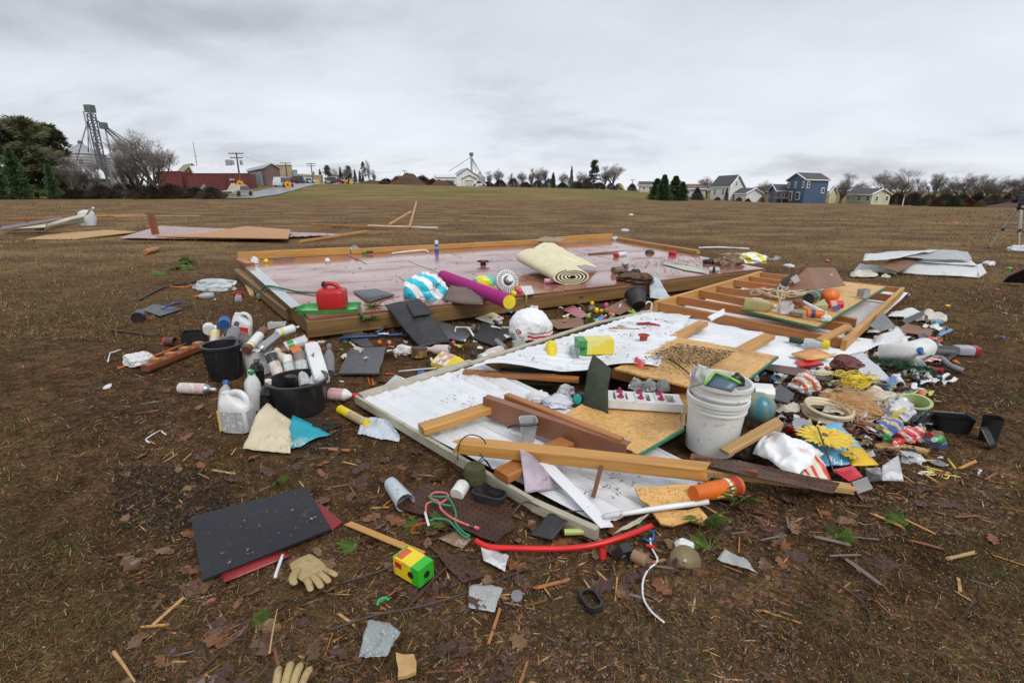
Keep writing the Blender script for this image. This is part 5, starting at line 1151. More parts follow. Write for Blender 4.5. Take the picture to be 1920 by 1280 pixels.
for i, (x, y, z, r, m, l_) in enumerate([(963, 551, ZP+.02, 6, yelp, 'yellow toy egg on the floor edge beside the roller end'), (975, 546, ZP+.02, 5, pinkp, 'pink toy egg on the floor edge'), (970, 543, ZP+.02, 6, orgp, 'orange toy egg on the floor edge')]): ball('toy_egg', l_, x, y, z, r, m, 'egg')
# black sheets leaning on the rim
sheet('rubber_mat', 'ridged black rubber mat leaning over the front rim', [(722, 572, .23), (790, 565, .24), (845, 642, .02), (788, 652, .02)], rubber, 10, 14, .012, 3, .008, edge=.01, bow=.02, cat='mat')
sheet('rubber_mat', 'small black mat piece lying over the large rubber mat', [(762, 568, .25), (795, 567, .25), (812, 588, .18), (775, 592, .19)], rubber, 6, 6, .01, 4, .008, edge=.008, cat='mat')
poly('slate_tile', 'square dark slate tile left of the brown tin', [(657, 652, .03), (724, 650, .03), (711, 699, .03), (634, 699, .03)], .012, slate, cat='tile', jag=.006, dens=.07)
poly('slate_tile', 'grey slate slab behind the white bracket', [(795, 595, .03), (840, 606, .03), (885, 625, .03), (868, 640, .02), (825, 630, .02)], .01, slate, cat='tile')
poly('slate_tile', 'black slate sheet left of the white shopping bag', [(905, 604, .05), (950, 616, .04), (958, 630, .03), (925, 648, .02), (888, 634, .02)], .012, rubber, cat='tile', jag=.008, dens=.06)
poly('slate_tile', 'dark shingle piece behind the blue hose nozzle', [(632, 622, .02), (672, 612, .04), (690, 635, .02), (700, 648, .02), (680, 650, .02)], .008, slate, cat='tile')
cord('hose', 'blue garden wand with yellow grip before the floor', [(637, 635, .03), (660, 632, .04), (700, 630, .03), (735, 628, .03), (760, 626, .03)], .015, C('navy_plastic', (.015, .035, .16), .35), 'wand', k=4)
br_ = cord('bracket', 'white bent bracket on the grey slate slab', [(853, 622, .04), (855, 613, .07), (878, 614, .07), (888, 630, .03)], .010, whitep, 'bracket', k=1, n=4)
tb2 = blob('plastic_bag', 'white shopping bag with red stripes and round logo', 'bag', (994, 632, 0), 78, 54, film, 21, .11, .85, ears=1, sub=5)
def bagprint():
    m, t, b = nodes('red_striped_bag'); c = t.nodes.new('ShaderNodeTexCoord'); s = t.nodes.new('ShaderNodeSeparateXYZ'); t.links.new(c.outputs['Object'], s.inputs[0])
    n = tex(t, 'Noise', 9, detail=2); x, z = s.outputs[0], s.outputs[2]
    zz = mth(t, 'ADD', z, mth(t, 'MULTIPLY', n.outputs[0], .05)); st = mth(t, 'GREATER_THAN', mth(t, 'FRACT', mth(t, 'MULTIPLY', zz, 26)), .5)
    st = mth(t, 'MULTIPLY', st, mth(t, 'MULTIPLY', mth(t, 'LESS_THAN', zz, .105), mth(t, 'GREATER_THAN', x, -.03)))
    dx, dz = mth(t, 'ADD', x, .105), mth(t, 'SUBTRACT', z, .085); d = mth(t, 'SQRT', mth(t, 'ADD', mth(t, 'MULTIPLY', dx, dx), mth(t, 'MULTIPLY', dz, dz)))
    rg = ramp(t, mth(t, 'MULTIPLY', d, 40), [(.0, (1, 1, 1)), (.30, (1, 1, 1)), (.32, (0, 0, 0)), (.58, (0, 0, 0)), (.60, (1, 1, 1)), (.94, (1, 1, 1)), (.96, (0, 0, 0))])
    f = mth(t, 'MAXIMUM', st, mth(t, 'MULTIPLY', rg, mth(t, 'LESS_THAN', s.outputs[1], 0.0)))
    t.links.new(mixc_(t, f, (.80, .81, .82), (.62, .02, .04)), b.inputs['Base Color']); b.inputs['Roughness'].default_value = .35; return m
tb2.data.materials[0] = bagprint()
poly('cardboard', 'brown cardboard piece right of the shopping bag', [(1020, 600, .05), (1090, 595, .05), (1097, 612, .03), (1045, 616, .03)], .005, cardb, cat='cardboard')
poly('cardboard', 'brown cardboard leaning by the black basket', [(1130, 580, .06), (1180, 556, .12), (1196, 572, .06), (1162, 590, .03)], .005, cardb, cat='cardboard')
poly('placemat', 'white patterned placemat before the floor', [(890, 596, .03), (925, 585, .06), (945, 596, .04), (925, 608, .03)], .004, printm('placemat_print', (.70, .70, .66), (.55, .45, .1), 20), cat='placemat')
sheet('striped_cloth', 'red and grey striped scarf on the soil', [(1055, 580, .03), (1075, 573, .05), (1108, 592, .03), (1085, 596, .02)], bandmat('red_stripes', (.55, .03, .05), (.25, .27, .30), 9, .5), 8, 5, .01, 6, .005, cat='scarf')
toys = [(1010, 578, limep, 'lime'), (1000, 584, salmon, 'salmon'), (1063, 596, yelp, 'yellow'), (1082, 601, yelp, 'yellow'), (1098, 567, yelp, 'yellow'), (1110, 570, yelp, 'yellow'), (1128, 584, yelp, 'yellow'), (1118, 583, yelp, 'yellow'), (1103, 594, limep, 'lime'), (1119, 604, yelp, 'yellow'), (1131, 597, pinkp, 'pink'), (1145, 598, tealp, 'teal'), (1149, 592, salmon, 'salmon'), (1144, 590, orgp, 'orange'), (1136, 574, pinkp, 'pink'), (1176, 580, salmon, 'salmon'), (972, 580, limep, 'lime'), (936, 599, pinkp, 'pink'), (850, 643, pinkp, 'pink'), (730, 643, salmon, 'salmon'), (712, 643, orgp, 'orange'), (1221, 579, pinkp, 'pink')]
for x, y, m, l_ in toys: ball('toy_egg', l_+' plastic toy egg scattered on the soil before the floor', x, y, .02, random.uniform(3.6, 5.2), m, 'egg', l_+' toy eggs on the soil', squash=1.15)
sc = item('scissors', 'lime green toy scissors beside the siding edge', 'scissors', (1192, 588, .03), .5)
for a, s in ((.5, 1), (-.3, -1)): MB().tube([(0, 0, 0), (math.cos(a+1.6)*.08, math.sin(a+1.6)*.08, .02)], .014, 6).build('blade', limep, sc); MB().lathe([(.016, 0), (.022, .005), (.016, .01), (.012, .005), (.016, 0)], 12, (s*.028, -.05, 0)).build('grip', limep, sc)
turned('tin', 'brown round tin with printed lid on the soil', 'tin', (786, 669, 0), (786, 651, .075), [('body', [(0, 0), (.062, 0), (.062, .9)], printm('brown_tin_print', (.10, .045, .02), (.40, .25, .06), 40)), ('lid', [(.064, .82), (.064, 1), (0, 1.0)], C('brown_lid', (.13, .07, .05), .35))])
turned('bottle', 'white squeeze bottle lying behind the yellow jug', 'bottle', (843, 656, .04), (800, 655, .04), [('body', [(0, 0), (.04, .03), (.042, .1), (.042, .6), (.02, .8), (.02, 1), (0, 1)], labt)])
yj = jug('yellow jug with white label lying on its back', (826, 672, .055), .15, .10, .29, yelp, None, 0, 0, 0, printm('yellow_jug_label', (.75, .72, .58), (.45, .12, .05), 90)); yj.matrix_world = Matrix.Translation(P(822, 677, .06)) @ Matrix.Rotation(-.75, 4, 'Z') @ Matrix.Rotation(PI/2, 4, 'Y') @ Matrix.Rotation(-PI/2, 4, 'Z') @ Matrix.Rotation(.5, 4, 'Z')
blob('rag', 'crumpled white paper beside the brown tin', 'paper', (757, 662, 0), 34, 16, paper, 31, .4, .7, sub=3)
turned('bottle', 'white bottle with dark lettering right of the yellow jug', 'bottle', (940, 658, .045), (900, 672, .045), [('body', [(0, 0), (.045, .02), (.048, .1), (.048, .6), (.03, .75), (.03, .78)], labt), ('cap', [(.033, .77), (.033, .98), (0, 1)], whitep)])
turned('funnel', 'yellow cone left of the siding edge', 'cone', (938, 664, .03), (962, 661, .05), [('body', [(0, 0), (.024, 0), (.03, .8), (0, 1)], yelp)]); turned('cup', 'clear plastic cup behind the printed bottle', 'cup', (932, 640, .02), (948, 655, .03), [('body', [(.03, 0), (.024, 1)], clearp)])
box_open('carton', 'small white and green carton below the shopping bag', 'carton', (972, 652, 0), (.09, .06, .06), C('pale_carton', (.55, .57, .50), .5), .3, 0, 0, False)
turned('float', 'yellow plastic lemon shaped float on the siding', 'float', P(1034, 674, .16), P(1033, 656, .16)+Vector((0, 0, .06)), [('body', [(.001, 0), (.008, .02), (.03, .25), (.042, .55), (.036, .85), (.001, 1)], yelp)])
gb = item('carton', 'green and yellow carton lying on the curled siding', 'carton', (1108, 660, .17), .12); MB().box((.05, 0, .05), (.19, .12, .10)).build('box', printm('yellow_carton_print', (.72, .58, .05), (.70, .70, .3), 30), gb); MB().box((-.075, 0, .05), (.06, .121, .101)).build('end', greenp, gb); MB().box((-.13, 0, .05), (.05, .11, .09)).build('wrapper', clearp, gb); MB().lathe([(.022, 0), (.022, .002), (.001, .002)], 14, (-.075, -.062, .05)).build('logo', blackp, gb)
gb.children[-1].rotation_euler = (PI/2, 0, 0); gb.children[-1].location = (-.0, .0, .0)
kn = item('utility_knife', 'dark red utility knife on the white siding', 'knife', (1215, 612, .13), -.22); MB().tube([(-.09, 0, .015), (-.03, 0, .018), (.0, -.002, .02), (.05, -.012, .016), (.10, -.02, .014)], [.016, .02, .02, .019, .012], 8).build('handle', redm, kn); MB().box((-.095, 0, .018), (.02, .012, .014)).build('tip', steel, kn); MB().box((.0, -.004, .038), (.03, .012, .006)).build('slider', blackp, kn)
pot('plant_pot', 'small upturned red cup on the white siding', 'cup', (1206, 643, .15), .032, .022, .065, C('terracotta', (.45, .06, .025), .5), rx=0)
sheet('cardboard', 'torn tan cardboard on the curled siding', [(1138, 618, .14), (1160, 610, .14), (1222, 620, .14), (1200, 632, .145)], C('wet_tan_card', (.42, .28, .15), .6), 8, 5, .01, 6, .004, edge=.02, cat='cardboard')
sheet('red_card', 'translucent red plastic scrap on the seed covered sheet', [(1186, 686, .20), (1192, 668, .26), (1210, 680, .24), (1200, 692, .21)], C('red_film', (.72, .10, .09), .3), 4, 4, .01, 9, .002, cat='scrap')
sheet('siding_scrap', 'torn white siding scrap on the stud frame', [(1326, 593, .30), (1335, 602, .27), (1360, 588, .31), (1358, 578, .34)], steelw, 8, 5, .012, 8, .003, edge=.01, cat='scrap')
# ================= right hand pile =================
# stacked white pails
pot('pail', 'lower white pail of the nested pair', 'pail', (1331, 838, .03), .134, .118, .28, offw, 0, .02, .03, rim=.010, ribs=(.80, .88))
pl = pot('pail', 'upper cracked white pail full of rubbish', 'pail', (1335, 808, .10), .137, .124, .275, offw, .3, .03, .05, rim=.010, ribs=(.62, .78))
cord('bent_wire', 'thin wire pail handle hanging left of the pails', [(1287, 772, .24), (1279, 776, .22), (1276, 788, .17), (1286, 797, .15)], .004, steel, 'handle')
sheet('book', 'slate blue and lime folder sticking out of the pail', [(1322, 722, .44), (1342, 700, .48), (1385, 718, .46), (1372, 734, .43)], C('slate_blue_card', (.10, .15, .19), .35), 3, 3, .002, 3, .006, cat='folder')
cord('folder_edge', 'lime edged folder rim in the pail', [(1321, 721, .445), (1342, 698, .485), (1388, 718, .462)], .006, limep, 'edge strip', k=2)
sheet('wrapper', 'clear and teal wrapper upright in the pail', [(1296, 725, .40), (1318, 722, .42), (1330, 690, .50), (1310, 682, .52)], C('milky_wrapper', (.62, .66, .62), .3), 8, 8, .03, 9, .002, edge=.01, cat='wrapper')
sheet('wrapper', 'pale torn wrapper at the left rim of the pail', [(1292, 732, .38), (1302, 726, .40), (1308, 690, .48), (1298, 680, .50)], cloudy, 6, 8, .02, 9, .002, edge=.008, cat='wrapper')
blob('plastic_bag', 'black crumpled bag in the right side of the pail', 'bag', (1380, 722, .40), 26, 20, blackp, 40, .4, .8, sub=3)
# white tray with six magenta knobs
tr = item('tray', 'white slotted tray with six magenta knobs', 'tray', (1205, 758, .14), -.115, 0, .02)
s_ = ppm(P(1205, 758, .14)); TL = 138*s_
MB().box((0, -.06, .02), (TL, .022, .045)).build('rail', whitep, tr); MB().box((0, .06, .02), (TL, .022, .045)).build('rail', whitep, tr)
for i in range(4): MB().box((-TL/2+.02+i*(TL-.04)/3, 0, .02), (.035 if i in (0, 3) else .05, .10, .043)).build('crosspiece', whitep, tr)
for i in range(3):
    MB().box((-TL/2+.075+i*.105, 0, .045), (.052, .13, .008)).build('plate', whitep, tr)
    for y in (-.035, .04): MB().lathe([(.018, 0), (.019, .006), (.009, .010), (.008, .022), (.0001, .024)], 14, (-TL/2+.075+i*.105, y, .05)).build('knob', C('magenta_knob', (.40, .025, .10), .35), tr)
for i, (x, y, l_) in enumerate([(1192, 728, 'leftmost'), (1216, 731, 'middle'), (1243, 731, 'rightmost')]): blob('plastic_cup', l_+' of three crushed clear cups behind the slotted tray', 'cup', (x, y, .14), 26, 20, clearp, 44+i, .25, .9, sub=3, group='crushed clear cups')
# green fabric strip, olive tray, black tub and mouse
sheet('fabric_strip', 'upright twisted dark green fabric strip', [(1092, 762, .12), (1140, 785, .10), (1146, 690, .30), (1112, 664, .36)], moss_m, 10, 14, .02, 4, .010, edge=.006, cat='fabric', curl=lambda u, v: .05*math.sin(v*PI))
ot = item('planter', 'long olive planter under the curled siding', 'planter', (992, 716, .05), -.08); q = rrect(.37, .10, .04)
v1, f1 = ringwall(q, [(x*1.03, y*1.05) for x, y in q], 0, .075); MB().add(v1, f1).build('body', C('olive_plastic', (.075, .065, .045), .4), ot)
for i in range(7): MB().tube([(-.15+i*.05, -.051, .004), (-.15+i*.05, -.053, .072)], .004, 5).build('rib', MATS['olive_plastic'], ot)
MB().tube([(x*1.04, y*1.06, .076) for x, y in q]+[(q[0][0]*1.04, q[0][1]*1.06, .076)], .006, 6).build('rim', MATS['olive_plastic'], ot)
sp = item('gadget', 'black rounded gadget with a turquoise face', 'gadget', (1090, 748, .10), .5); autosmooth(MB().lathe([(.001, -.03), (.036, -.03), (.04, -.02), (.04, .02), (.036, .03), (.001, .03)], 20).build('body', blackp, sp), 40); MB().lathe([(.031, .031), (.031, .034), (.001, .035)], 18).build('face', C('turquoise_face', (.05, .60, .50), .3), sp); sp.rotation_euler = (1.3, 0, -.9)
for a in [(1010, 748, .08, 40, 14, paper, 51), (1045, 757, .08, 56, 16, C('pale_lilac_paper', (.62, .64, .72), .5), 52), (1062, 738, .09, 30, 16, news, 53)]: blob('paper', {51: 'grey crumpled paper behind the brown channel', 52: 'pale lilac paper beside the osb sheet', 53: 'printed crumpled paper under the curled siding'}[a[6]], 'paper', a[:3], a[3], a[4], a[5], a[6], .4, .8, sub=3)
for i, pts in enumerate([[(1180, 722, .12), (1300, 712, .13), (1300, 722, .12), (1190, 728, .12)]]): poly('paper', 'long white paper strip behind the clear cups', pts, .003, paper, cat='paper')
cl = item('plastic_cup', 'clear plastic cup standing before the brown channel', 'cup', (990, 825, .08), .1); MB().lathe([(.030, 0), (.042, .11), (.044, .112), (.040, .11), (.028, .004), (.001, .004)], 20, sq=5).build('cup', cloudy, cl)
pr = cord('snips', 'black handled snips resting on the clear cup', [(952, 801, .17), (965, 797, .19), (985, 797, .19), (1010, 795, .19)], .006, blackp, 'snips', k=3)
cord('wire', 'thin black wire loops over the end of the long beam', [(858, 862, .09), (862, 830, .20), (880, 815, .24), (905, 822, .22), (912, 845, .14), (895, 868, .09), (910, 862, .1), (922, 880, .08), (900, 850, .15)], .0025, blackp, 'wire')
sheet('cloth', 'lilac cloth hanging from the long yellow beam', [(975, 840, .20), (1000, 855, .18), (1058, 915, .05), (984, 925, .05)], C('lilac_cloth', (.50, .42, .48), .8), 12, 14, .02, 6, .004, edge=.01, cat='cloth')
board('siding_scrap', 'white siding strip sliding off the wall in front', (1022, 868, .13), (1136, 985, .03), .055, .006, steelw, cat='strip', jag=.02)
board('stick', 'brown stick standing through the long beam', (1112, 932, .05), (1128, 872, .16), .016, .012, brownp, cat='stick'); cord('rod', 'long white rod beside the broken osb', [(1132, 968, .05), (1230, 953, .07), (1328, 940, .09)], .011, whitep, 'rod', k=2, n=8)
oc = turned('cup', 'orange plastic tumbler with white band by the pine needles', 'cup', (1300, 925, .12), (1384, 910, .10), [('body', [(.030, 0), (.034, .3), (.040, .98), (.037, 1.0)], orgp), ('band', [(.0375, .68), (.0385, .74)], whitep), ('end', [(.001, .985), (.039, .985), (.041, .8)], C('dark_red_end', (.40, .03, .01), .4))], n=22)
cord('hose', 'long thin red hose on the soil in front', [(892, 1013, .03), (915, 1024, .03), (960, 1027, .03), (1050, 1028, .03), (1110, 1022, .04), (1165, 1007, .05), (1222, 985, .05)], .0105, C('bright_red_hose', (.70, .015, .015), .35), 'hose', n=8)
sheet('siding_scrap', 'cream torn trim piece under the red hose', [(1150, 1000, .04), (1200, 980, .05), (1222, 958, .05), (1170, 985, .05)], trimb, 10, 4, .012, 8, .003, edge=.01, cat='strip')
# big sacks and bags in front
sheet('sack', 'blue sack printed with a large yellow flower', [(1545, 872, .06), (1640, 868, .05), (1572, 792, .12), (1495, 806, .14)], None or C('sky_blue_sack', (.14, .42, .68), .3, col2=(.10, .34, .60), scale=6), 14, 14, .014, 5, .006, edge=.006, cat='sack')
sk = bpy.data.objects['sack']; inv = sk.matrix_world.inverted()
def flower(px, py, z, rpx, n, dz=.010):
    c = P(px, py, z); r = rpx*ppm(c); R = random.Random(n)
    for i in range(n):
        a = 2*PI*i/n+R.uniform(-.1, .1); l_ = r*R.uniform(.8, 1.1); w_ = r*.16; d = Vector((math.cos(a), math.sin(a), 0)); s = Vector((-d.y, d.x, 0))*w_; k = Vector((0, 0, dz+.001*(i % 5)))
        f = MB().add([inv @ (c+k), inv @ (c+d*l_*.6+s+k), inv @ (c+d*l_+k), inv @ (c+d*l_*.6-s+k)], [(0, 1, 2, 3)]).build('petal', C('flower_yellow', (.82, .60, .02), .4, col2=(.70, .42, .01), scale=50), sk)
    MB().lathe([(r*.12, 0), (r*.1, .002), (.0001, .003)], 10).build('flower_centre', brownp, sk, inv @ (c+Vector((0, 0, dz+.008))))
flower(1546, 824, .125, 50, 64, .018); flower(1596, 857, .075, 19, 40, .012)
tx = wraptext(sk, 'Mg', .05, whitep, 0, 0); tx.matrix_local = inv @ (Matrix.Translation(P(1566, 864, .085)) @ Matrix.Rotation(2.7, 4, 'Z') @ Matrix.Rotation(-.3, 4, 'X'))
sheet('sack', 'bright yellow sack corner behind the flower sack', [(1598, 872, .06), (1648, 872, .05), (1612, 838, .08), (1588, 836, .09)], C('deep_yellow_sack', (.78, .48, .01), .35), 6, 6, .008, 6, .003, cat='sack')
poly('card', 'red card below the flower sack', [(1560, 880, .05), (1600, 872, .07), (1618, 893, .04), (1592, 902, .03)], .004, C('crimson_card', (.55, .015, .04), .4), cat='card')
poly('packet', 'small clear packet before the flower sack', [(1597, 903, .03), (1625, 893, .04), (1637, 915, .02), (1608, 925, .02)], .006, C('smoky_packet', (.28, .27, .26), .3), cat='packet')
sheet('instruction_sheet', 'white printed instruction sheet on the soil', [(1652, 900, .02), (1694, 902, .03), (1684, 853, .10), (1655, 872, .07)], news, 6, 6, .01, 6, .002, cat='paper')
poly('card', 'black printed card left of the instruction sheet', [(1622, 878, .05), (1650, 876, .06), (1655, 900, .02), (1628, 903, .02)], .003, printm('black_card_print', (.03, .03, .03), (.6, .55, .5), 40, .45), cat='card')
sb = sheet('shopping_bag', 'large white grocery bag spilling over the pegboard', [(1410, 848, .09), (1498, 892, .08), (1544, 852, .10), (1440, 802, .15)], printm('red_printed_film', (.82, .83, .84), (.55, .06, .10), 22, .40), 44, 40, .020, 9, .0012, edge=.02, cat='bag', seed=3, curl=lambda u, v: .075*(math.sin(PI*u)*math.sin(PI*v))**.55*(.75+.3*math.sin(u*9+v*3)*math.sin(v*7)))
invb = sb.matrix_world.inverted(); MB().tube([invb @ p for p in smoothpts([P(1440, 812, .15), P(1425, 830, .19), P(1418, 850, .14)], 5)], .008, 6).build('handle', film, sb, smooth=True)
sheet('sack', 'red and yellow striped sack mouth under the grocery bag', [(1500, 892, .06), (1558, 900, .05), (1545, 868, .10), (1528, 846, .13)], bandmat('sack_stripes', (.66, .62, .48), (.60, .05, .03), 14, .62), 8, 8, .01, 7, .004, cat='sack')
cord('strap', 'black cord lying over the flower sack', [(1533, 800, .17), (1545, 835, .15), (1565, 890, .06)], .004, blackp, 'cord')
turned('ball', 'blue and gold marbled ball right of the pails', 'ball', P(1419, 790, .06)+Vector((0, 0, 0)), P(1419, 790, .06)+Vector((0, 0, .165)), [('shell', [(math.sin(PI*i/14)*.083+1e-5, .5-.5*math.cos(PI*i/14)) for i in range(15)], C('marbled_blue', (.03, .20, .26), .3, col2=(.34, .28, .13), scale=5, stretch=(3, 3, .6)))], n=24)
hp = item('hose_coil', 'coiled cream hose behind the flower sack', 'hose', (1546, 785, .05), .1)
pts = []; 
for i in range(5*22): a = 2*PI*i/22; k = i/110; pts.append((math.cos(a)*(.115+.018*math.sin(i*.7)*.4+.012*(k-.5)), math.sin(a)*(.10+.012*math.sin(k*9)), .018+.055*k))
autosmooth(MB().tube(pts, .011, 8).build('hose', C('cream_hose', (.66, .56, .38), .4), hp), 60); hp.rotation_euler = (.12, .1, .1)
# white curved sheet metal, black sheets, boards
gt = item('gutter_elbow', 'white bent gutter piece right of the pails', 'gutter', (1430, 738, .17), -.2)
MB().add(*[(lambda v, f: (v, f))([(x, y, z) for x in (-.05, .05) for y, z in [(-.045, -.05), (-.05, .02), (-.03, .045), (.03, .05), (.05, .02)]], [(i, i+1, i+6, i+5) for i in range(4)])][0]).build('shell', whitep, gt)
MB().box((0, .05, -.02), (.10, .004, .09)).build('back', whitep, gt)
poly('slate_tile', 'grey slate tile between the pails and the coconut fibre', [(1440, 745, .17), (1462, 720, .19), (1490, 738, .17), (1478, 755, .15)], .008, slate, cat='tile')
blob('wrapper', 'colourful striped food wrapper left of the yellow twine', 'wrapper', (1508, 728, .10), 46, 28, bandmat('candy_print', (.65, .66, .60), (.60, .12, .05), 9, .6), 63, .35, .8)
blob('coconut_liner', 'brown coconut fibre liner in the middle of the pile', 'liner', (1585, 768, .05), 95, 52, fibre, 64, .3, .7, -.5)
li = bpy.data.objects['coconut_liner']; li.scale.z = .55; R = random.Random(9); fb = MB()
for i in range(420):
    a = P(1585+R.gauss(0, 24), 762+R.gauss(0, 13), .06); d = Matrix.Rotation(R.gauss(-.5, .5), 3, 'Z') @ Vector((R.uniform(.04, .12), 0, 0)); q = Matrix.Rotation(.5, 3, 'Z') @ (a-li.location); d = Matrix.Rotation(.5, 3, 'Z') @ d; q.z = .05+R.random()*.09
    fb.tube([q, q+d*.5+Vector((0, 0, .014)), q+d+Vector((0, 0, -.02))], .0018, 3, False)
fb.build('fibres', C('pale_fibre', (.56, .34, .15), .9), li)['kind'] = 'stuff'
yt = item('twine', 'tangle of yellow twine on the pile', 'twine', (1600, 716, .12))
R = random.Random(5)
for i in range(7): MB().tube(smoothpts([Vector((R.gauss(0, .06), R.gauss(0, .05), R.uniform(.0, .05))) for _ in range(9)], 4), .0035, 4).build('strand', ylrope, yt, smooth=True)
blob('glove', 'bright yellow crumpled rubber glove in the twine', 'glove', (1602, 722, .10), 44, 18, yelp, 66, .35, .6, sub=3)
for k, (x, y, z, w_, h_, m, lab, cat) in enumerate([
    (1478, 768, .08, 52, 22, insul, 'dirty white fleece strip above the brown board', 'fleece'), (1640, 745, .05, 80, 30, insul, 'large dirty fleece sheet right of the coconut liner', 'fleece'), (1680, 762, .03, 66, 40, C('cloudy_sheet', (.52, .50, .44), .3, col2=(.36, .33, .27), scale=6), 'cloudy plastic sheet beside the green tub', 'plastic sheet'),
    (1632, 712, .08, 34, 24, insul, 'white fluffy lump right of the yellow twine', 'fleece'), (1670, 640, .06, 70, 36, film, 'clear white bag right of the stud frame', 'bag'),
    (1735, 650, .02, 60, 22, C('dirty_film', (.55, .50, .46), .4, col2=(.40, .35, .31), scale=6), 'dirty plastic roll right of the clear bag', 'plastic sheet'), (1700, 590, .03, 70, 18, film, 'white sheeting behind the pile', 'plastic sheet'), (1745, 596, .02, 60, 24, C('cream_film', (.60, .56, .48), .5), 'cream crumpled sheeting at the far end of the pile', 'plastic sheet'),
    (1540, 700, .12, 40, 16, news, 'heap of wet printed papers on the pile', 'paper'), (1585, 690, .12, 50, 24, C('maroon_leaves', (.16, .05, .04), .7), 'maroon torn plastic flower bunch', 'plastic flowers'), (1560, 830, .05, 60, 16, C('leaf_mould', (.10, .05, .03), .9), 'dark clump of wet bark between the sacks', 'bark'),
    (1425, 760, .06, 40, 22, news, 'crumpled paper and string behind the marbled ball', 'paper'), (1405, 850, .03, 60, 40, C('root_clod', (.07, .055, .03), .95, bmp=.5), 'mossy root clod behind the notched stick', 'clod'), (1618, 515, .02, 52, 17, insul, 'white fleece lump behind the osb sheet', 'fleece'), (1660, 518, .0, 16, 10, insul, 'small cream fleece ball on the field', 'fleece')]):
    nm = {'jug': 'jug', 'fleece': 'fleece', 'bag': 'plastic_bag', 'paper': 'paper', 'plastic sheet': 'plastic_sheet', 'plastic flowers': 'flower_bunch', 'bark': 'bark_clump', 'clod': 'root_clod'}[cat]
    if cat in ('fleece', 'bag', 'plastic sheet', 'paper'):
        hh = h_*ppm(P(x, y, z))*.62; ph = k*1.7
        sheet(nm, lab, [(x-w_*.5, y+h_*.18, z), (x+w_*.48, y+h_*.24, z), (x+w_*.52, y-h_*.22, z), (x-w_*.42, y-h_*.28, z)], m, 26, 20, .016, 13, .0015, edge=.03, cat=cat, seed=k, curl=lambda u, v: hh*(math.sin(PI*u)*math.sin(PI*v))**.6*(.7+.5*math.sin(u*7+ph)*math.sin(v*5+ph)))
    else: blob(nm, lab, cat, (x, y, z), w_, h_, m, 70+k, .3, .8, sub=4 if w_ > 45 else 3)
jug('white plastic jug with a blue cap lying on the pile', (1655, 662, .12), .16, .12, .25, offw, C('cobalt_cap', (.02, .20, .5), .4), .5, 1.25, .3)
sheet('towel', 'grey striped towel with a red border on the pile', [(1585, 668, .12), (1615, 660, .13), (1680, 718, .06), (1640, 725, .06)], bandmat('towel_stripes', (.42, .42, .46), (.62, .62, .66), 22, .5), 14, 10, .02, 4, .006, edge=.008, cat='towel')
sheet('magazine', 'orange and red magazine on the siding', [(1484, 662, .12), (1525, 652, .13), (1568, 667, .12), (1515, 674, .12)], printm('magazine_print', (.70, .45, .12), (.55, .06, .05), 22, .6), 4, 4, .004, 4, .01, cat='magazine')
poly('tray', 'red flat tray under the magazine', [(1492, 676, .10), (1530, 674, .11), (1545, 682, .10), (1500, 686, .09)], .012, redp, cat='tray')
turned('can', 'white and yellow can lying at the stud frame', 'can', (1508, 642, .13), (1556, 647, .14), [('body', [(0, 0), (.034, 0), (.035, .03), (.035, .72), (.036, .74)], labw), ('end', [(.036, .72), (.036, .98), (0, 1)], yelp)])
turned('bottle', 'dark green bottle under the stud frame', 'bottle', (1482, 636, .12), (1510, 642, .12), [('body', [(0, 0), (.025, 0), (.025, .7), (.012, .9), (.012, 1), (0, 1)], C('bottle_green', (.01, .06, .03), .2))])
box_open('box', 'grey open box at the lower right of the towel', 'box', (1640, 735, .03), (.12, .09, .07), C('grey_card', (.22, .22, .24), .6), -.3, 0, 0, True)
turned('roll', 'cream paper roll at the end of the towel', 'roll', (1678, 708, .06), (1688, 722, .05), [('body', [(.02, 0), (.03, .02), (.03, 1), (.022, 1), (.022, .3)], paper)])
gtub = pot('tub', 'pale green plastic tub at the right of the pile', 'tub', (1710, 778, 0), .068, .055, .10, limebin, .3, .15, -.2)
poly('card', 'yellow card with a torn hole beyond the green tub', [(1690, 738, .05), (1728, 732, .06), (1733, 748, .03), (1718, 752, .03)], .004, C('lemon_card', (.75, .66, .05), .4), cat='card')
# black planters at the right
bp = item('planter', 'wide black planter tray at the right end of the pile', 'planter', (1782, 806, .0), -.2)
for w_, d_, h_, x, y, rz in ((.17, .10, .08, 0, 0, 0), (.075, .07, .13, .115, -.10, .1)):
    q = rrect(w_, d_, .02); r_ = Matrix.Rotation(rz, 3, 'Z'); v, f = ringwall([(p[0]*.85+x, p[1]*.85+y) for p in q], [(p[0]+x, p[1]+y) for p in q], 0, h_); MB().add(v, f).build('bin', blackp, bp)
    v, f = ringwall([(p[0]+x, p[1]+y) for p in q], [(p[0]*1.07+x, p[1]*1.07+y) for p in q], h_, h_+.006); MB().add(v, f).build('rim', blackp, bp)
sheet('panel', 'black slanting plastic wing left of the planter tray', [(1712, 795, .02), (1740, 770, .10), (1770, 790, .04), (1768, 800, .02)], blackp, 4, 4, .0, 2, .006, cat='panel')
sheet('panel', 'black plastic wing right of the planter tray', [(1838, 800, .10), (1852, 798, .10), (1870, 838, .01), (1858, 842, .01)], blackp, 4, 4, .0, 2, .006, cat='panel')
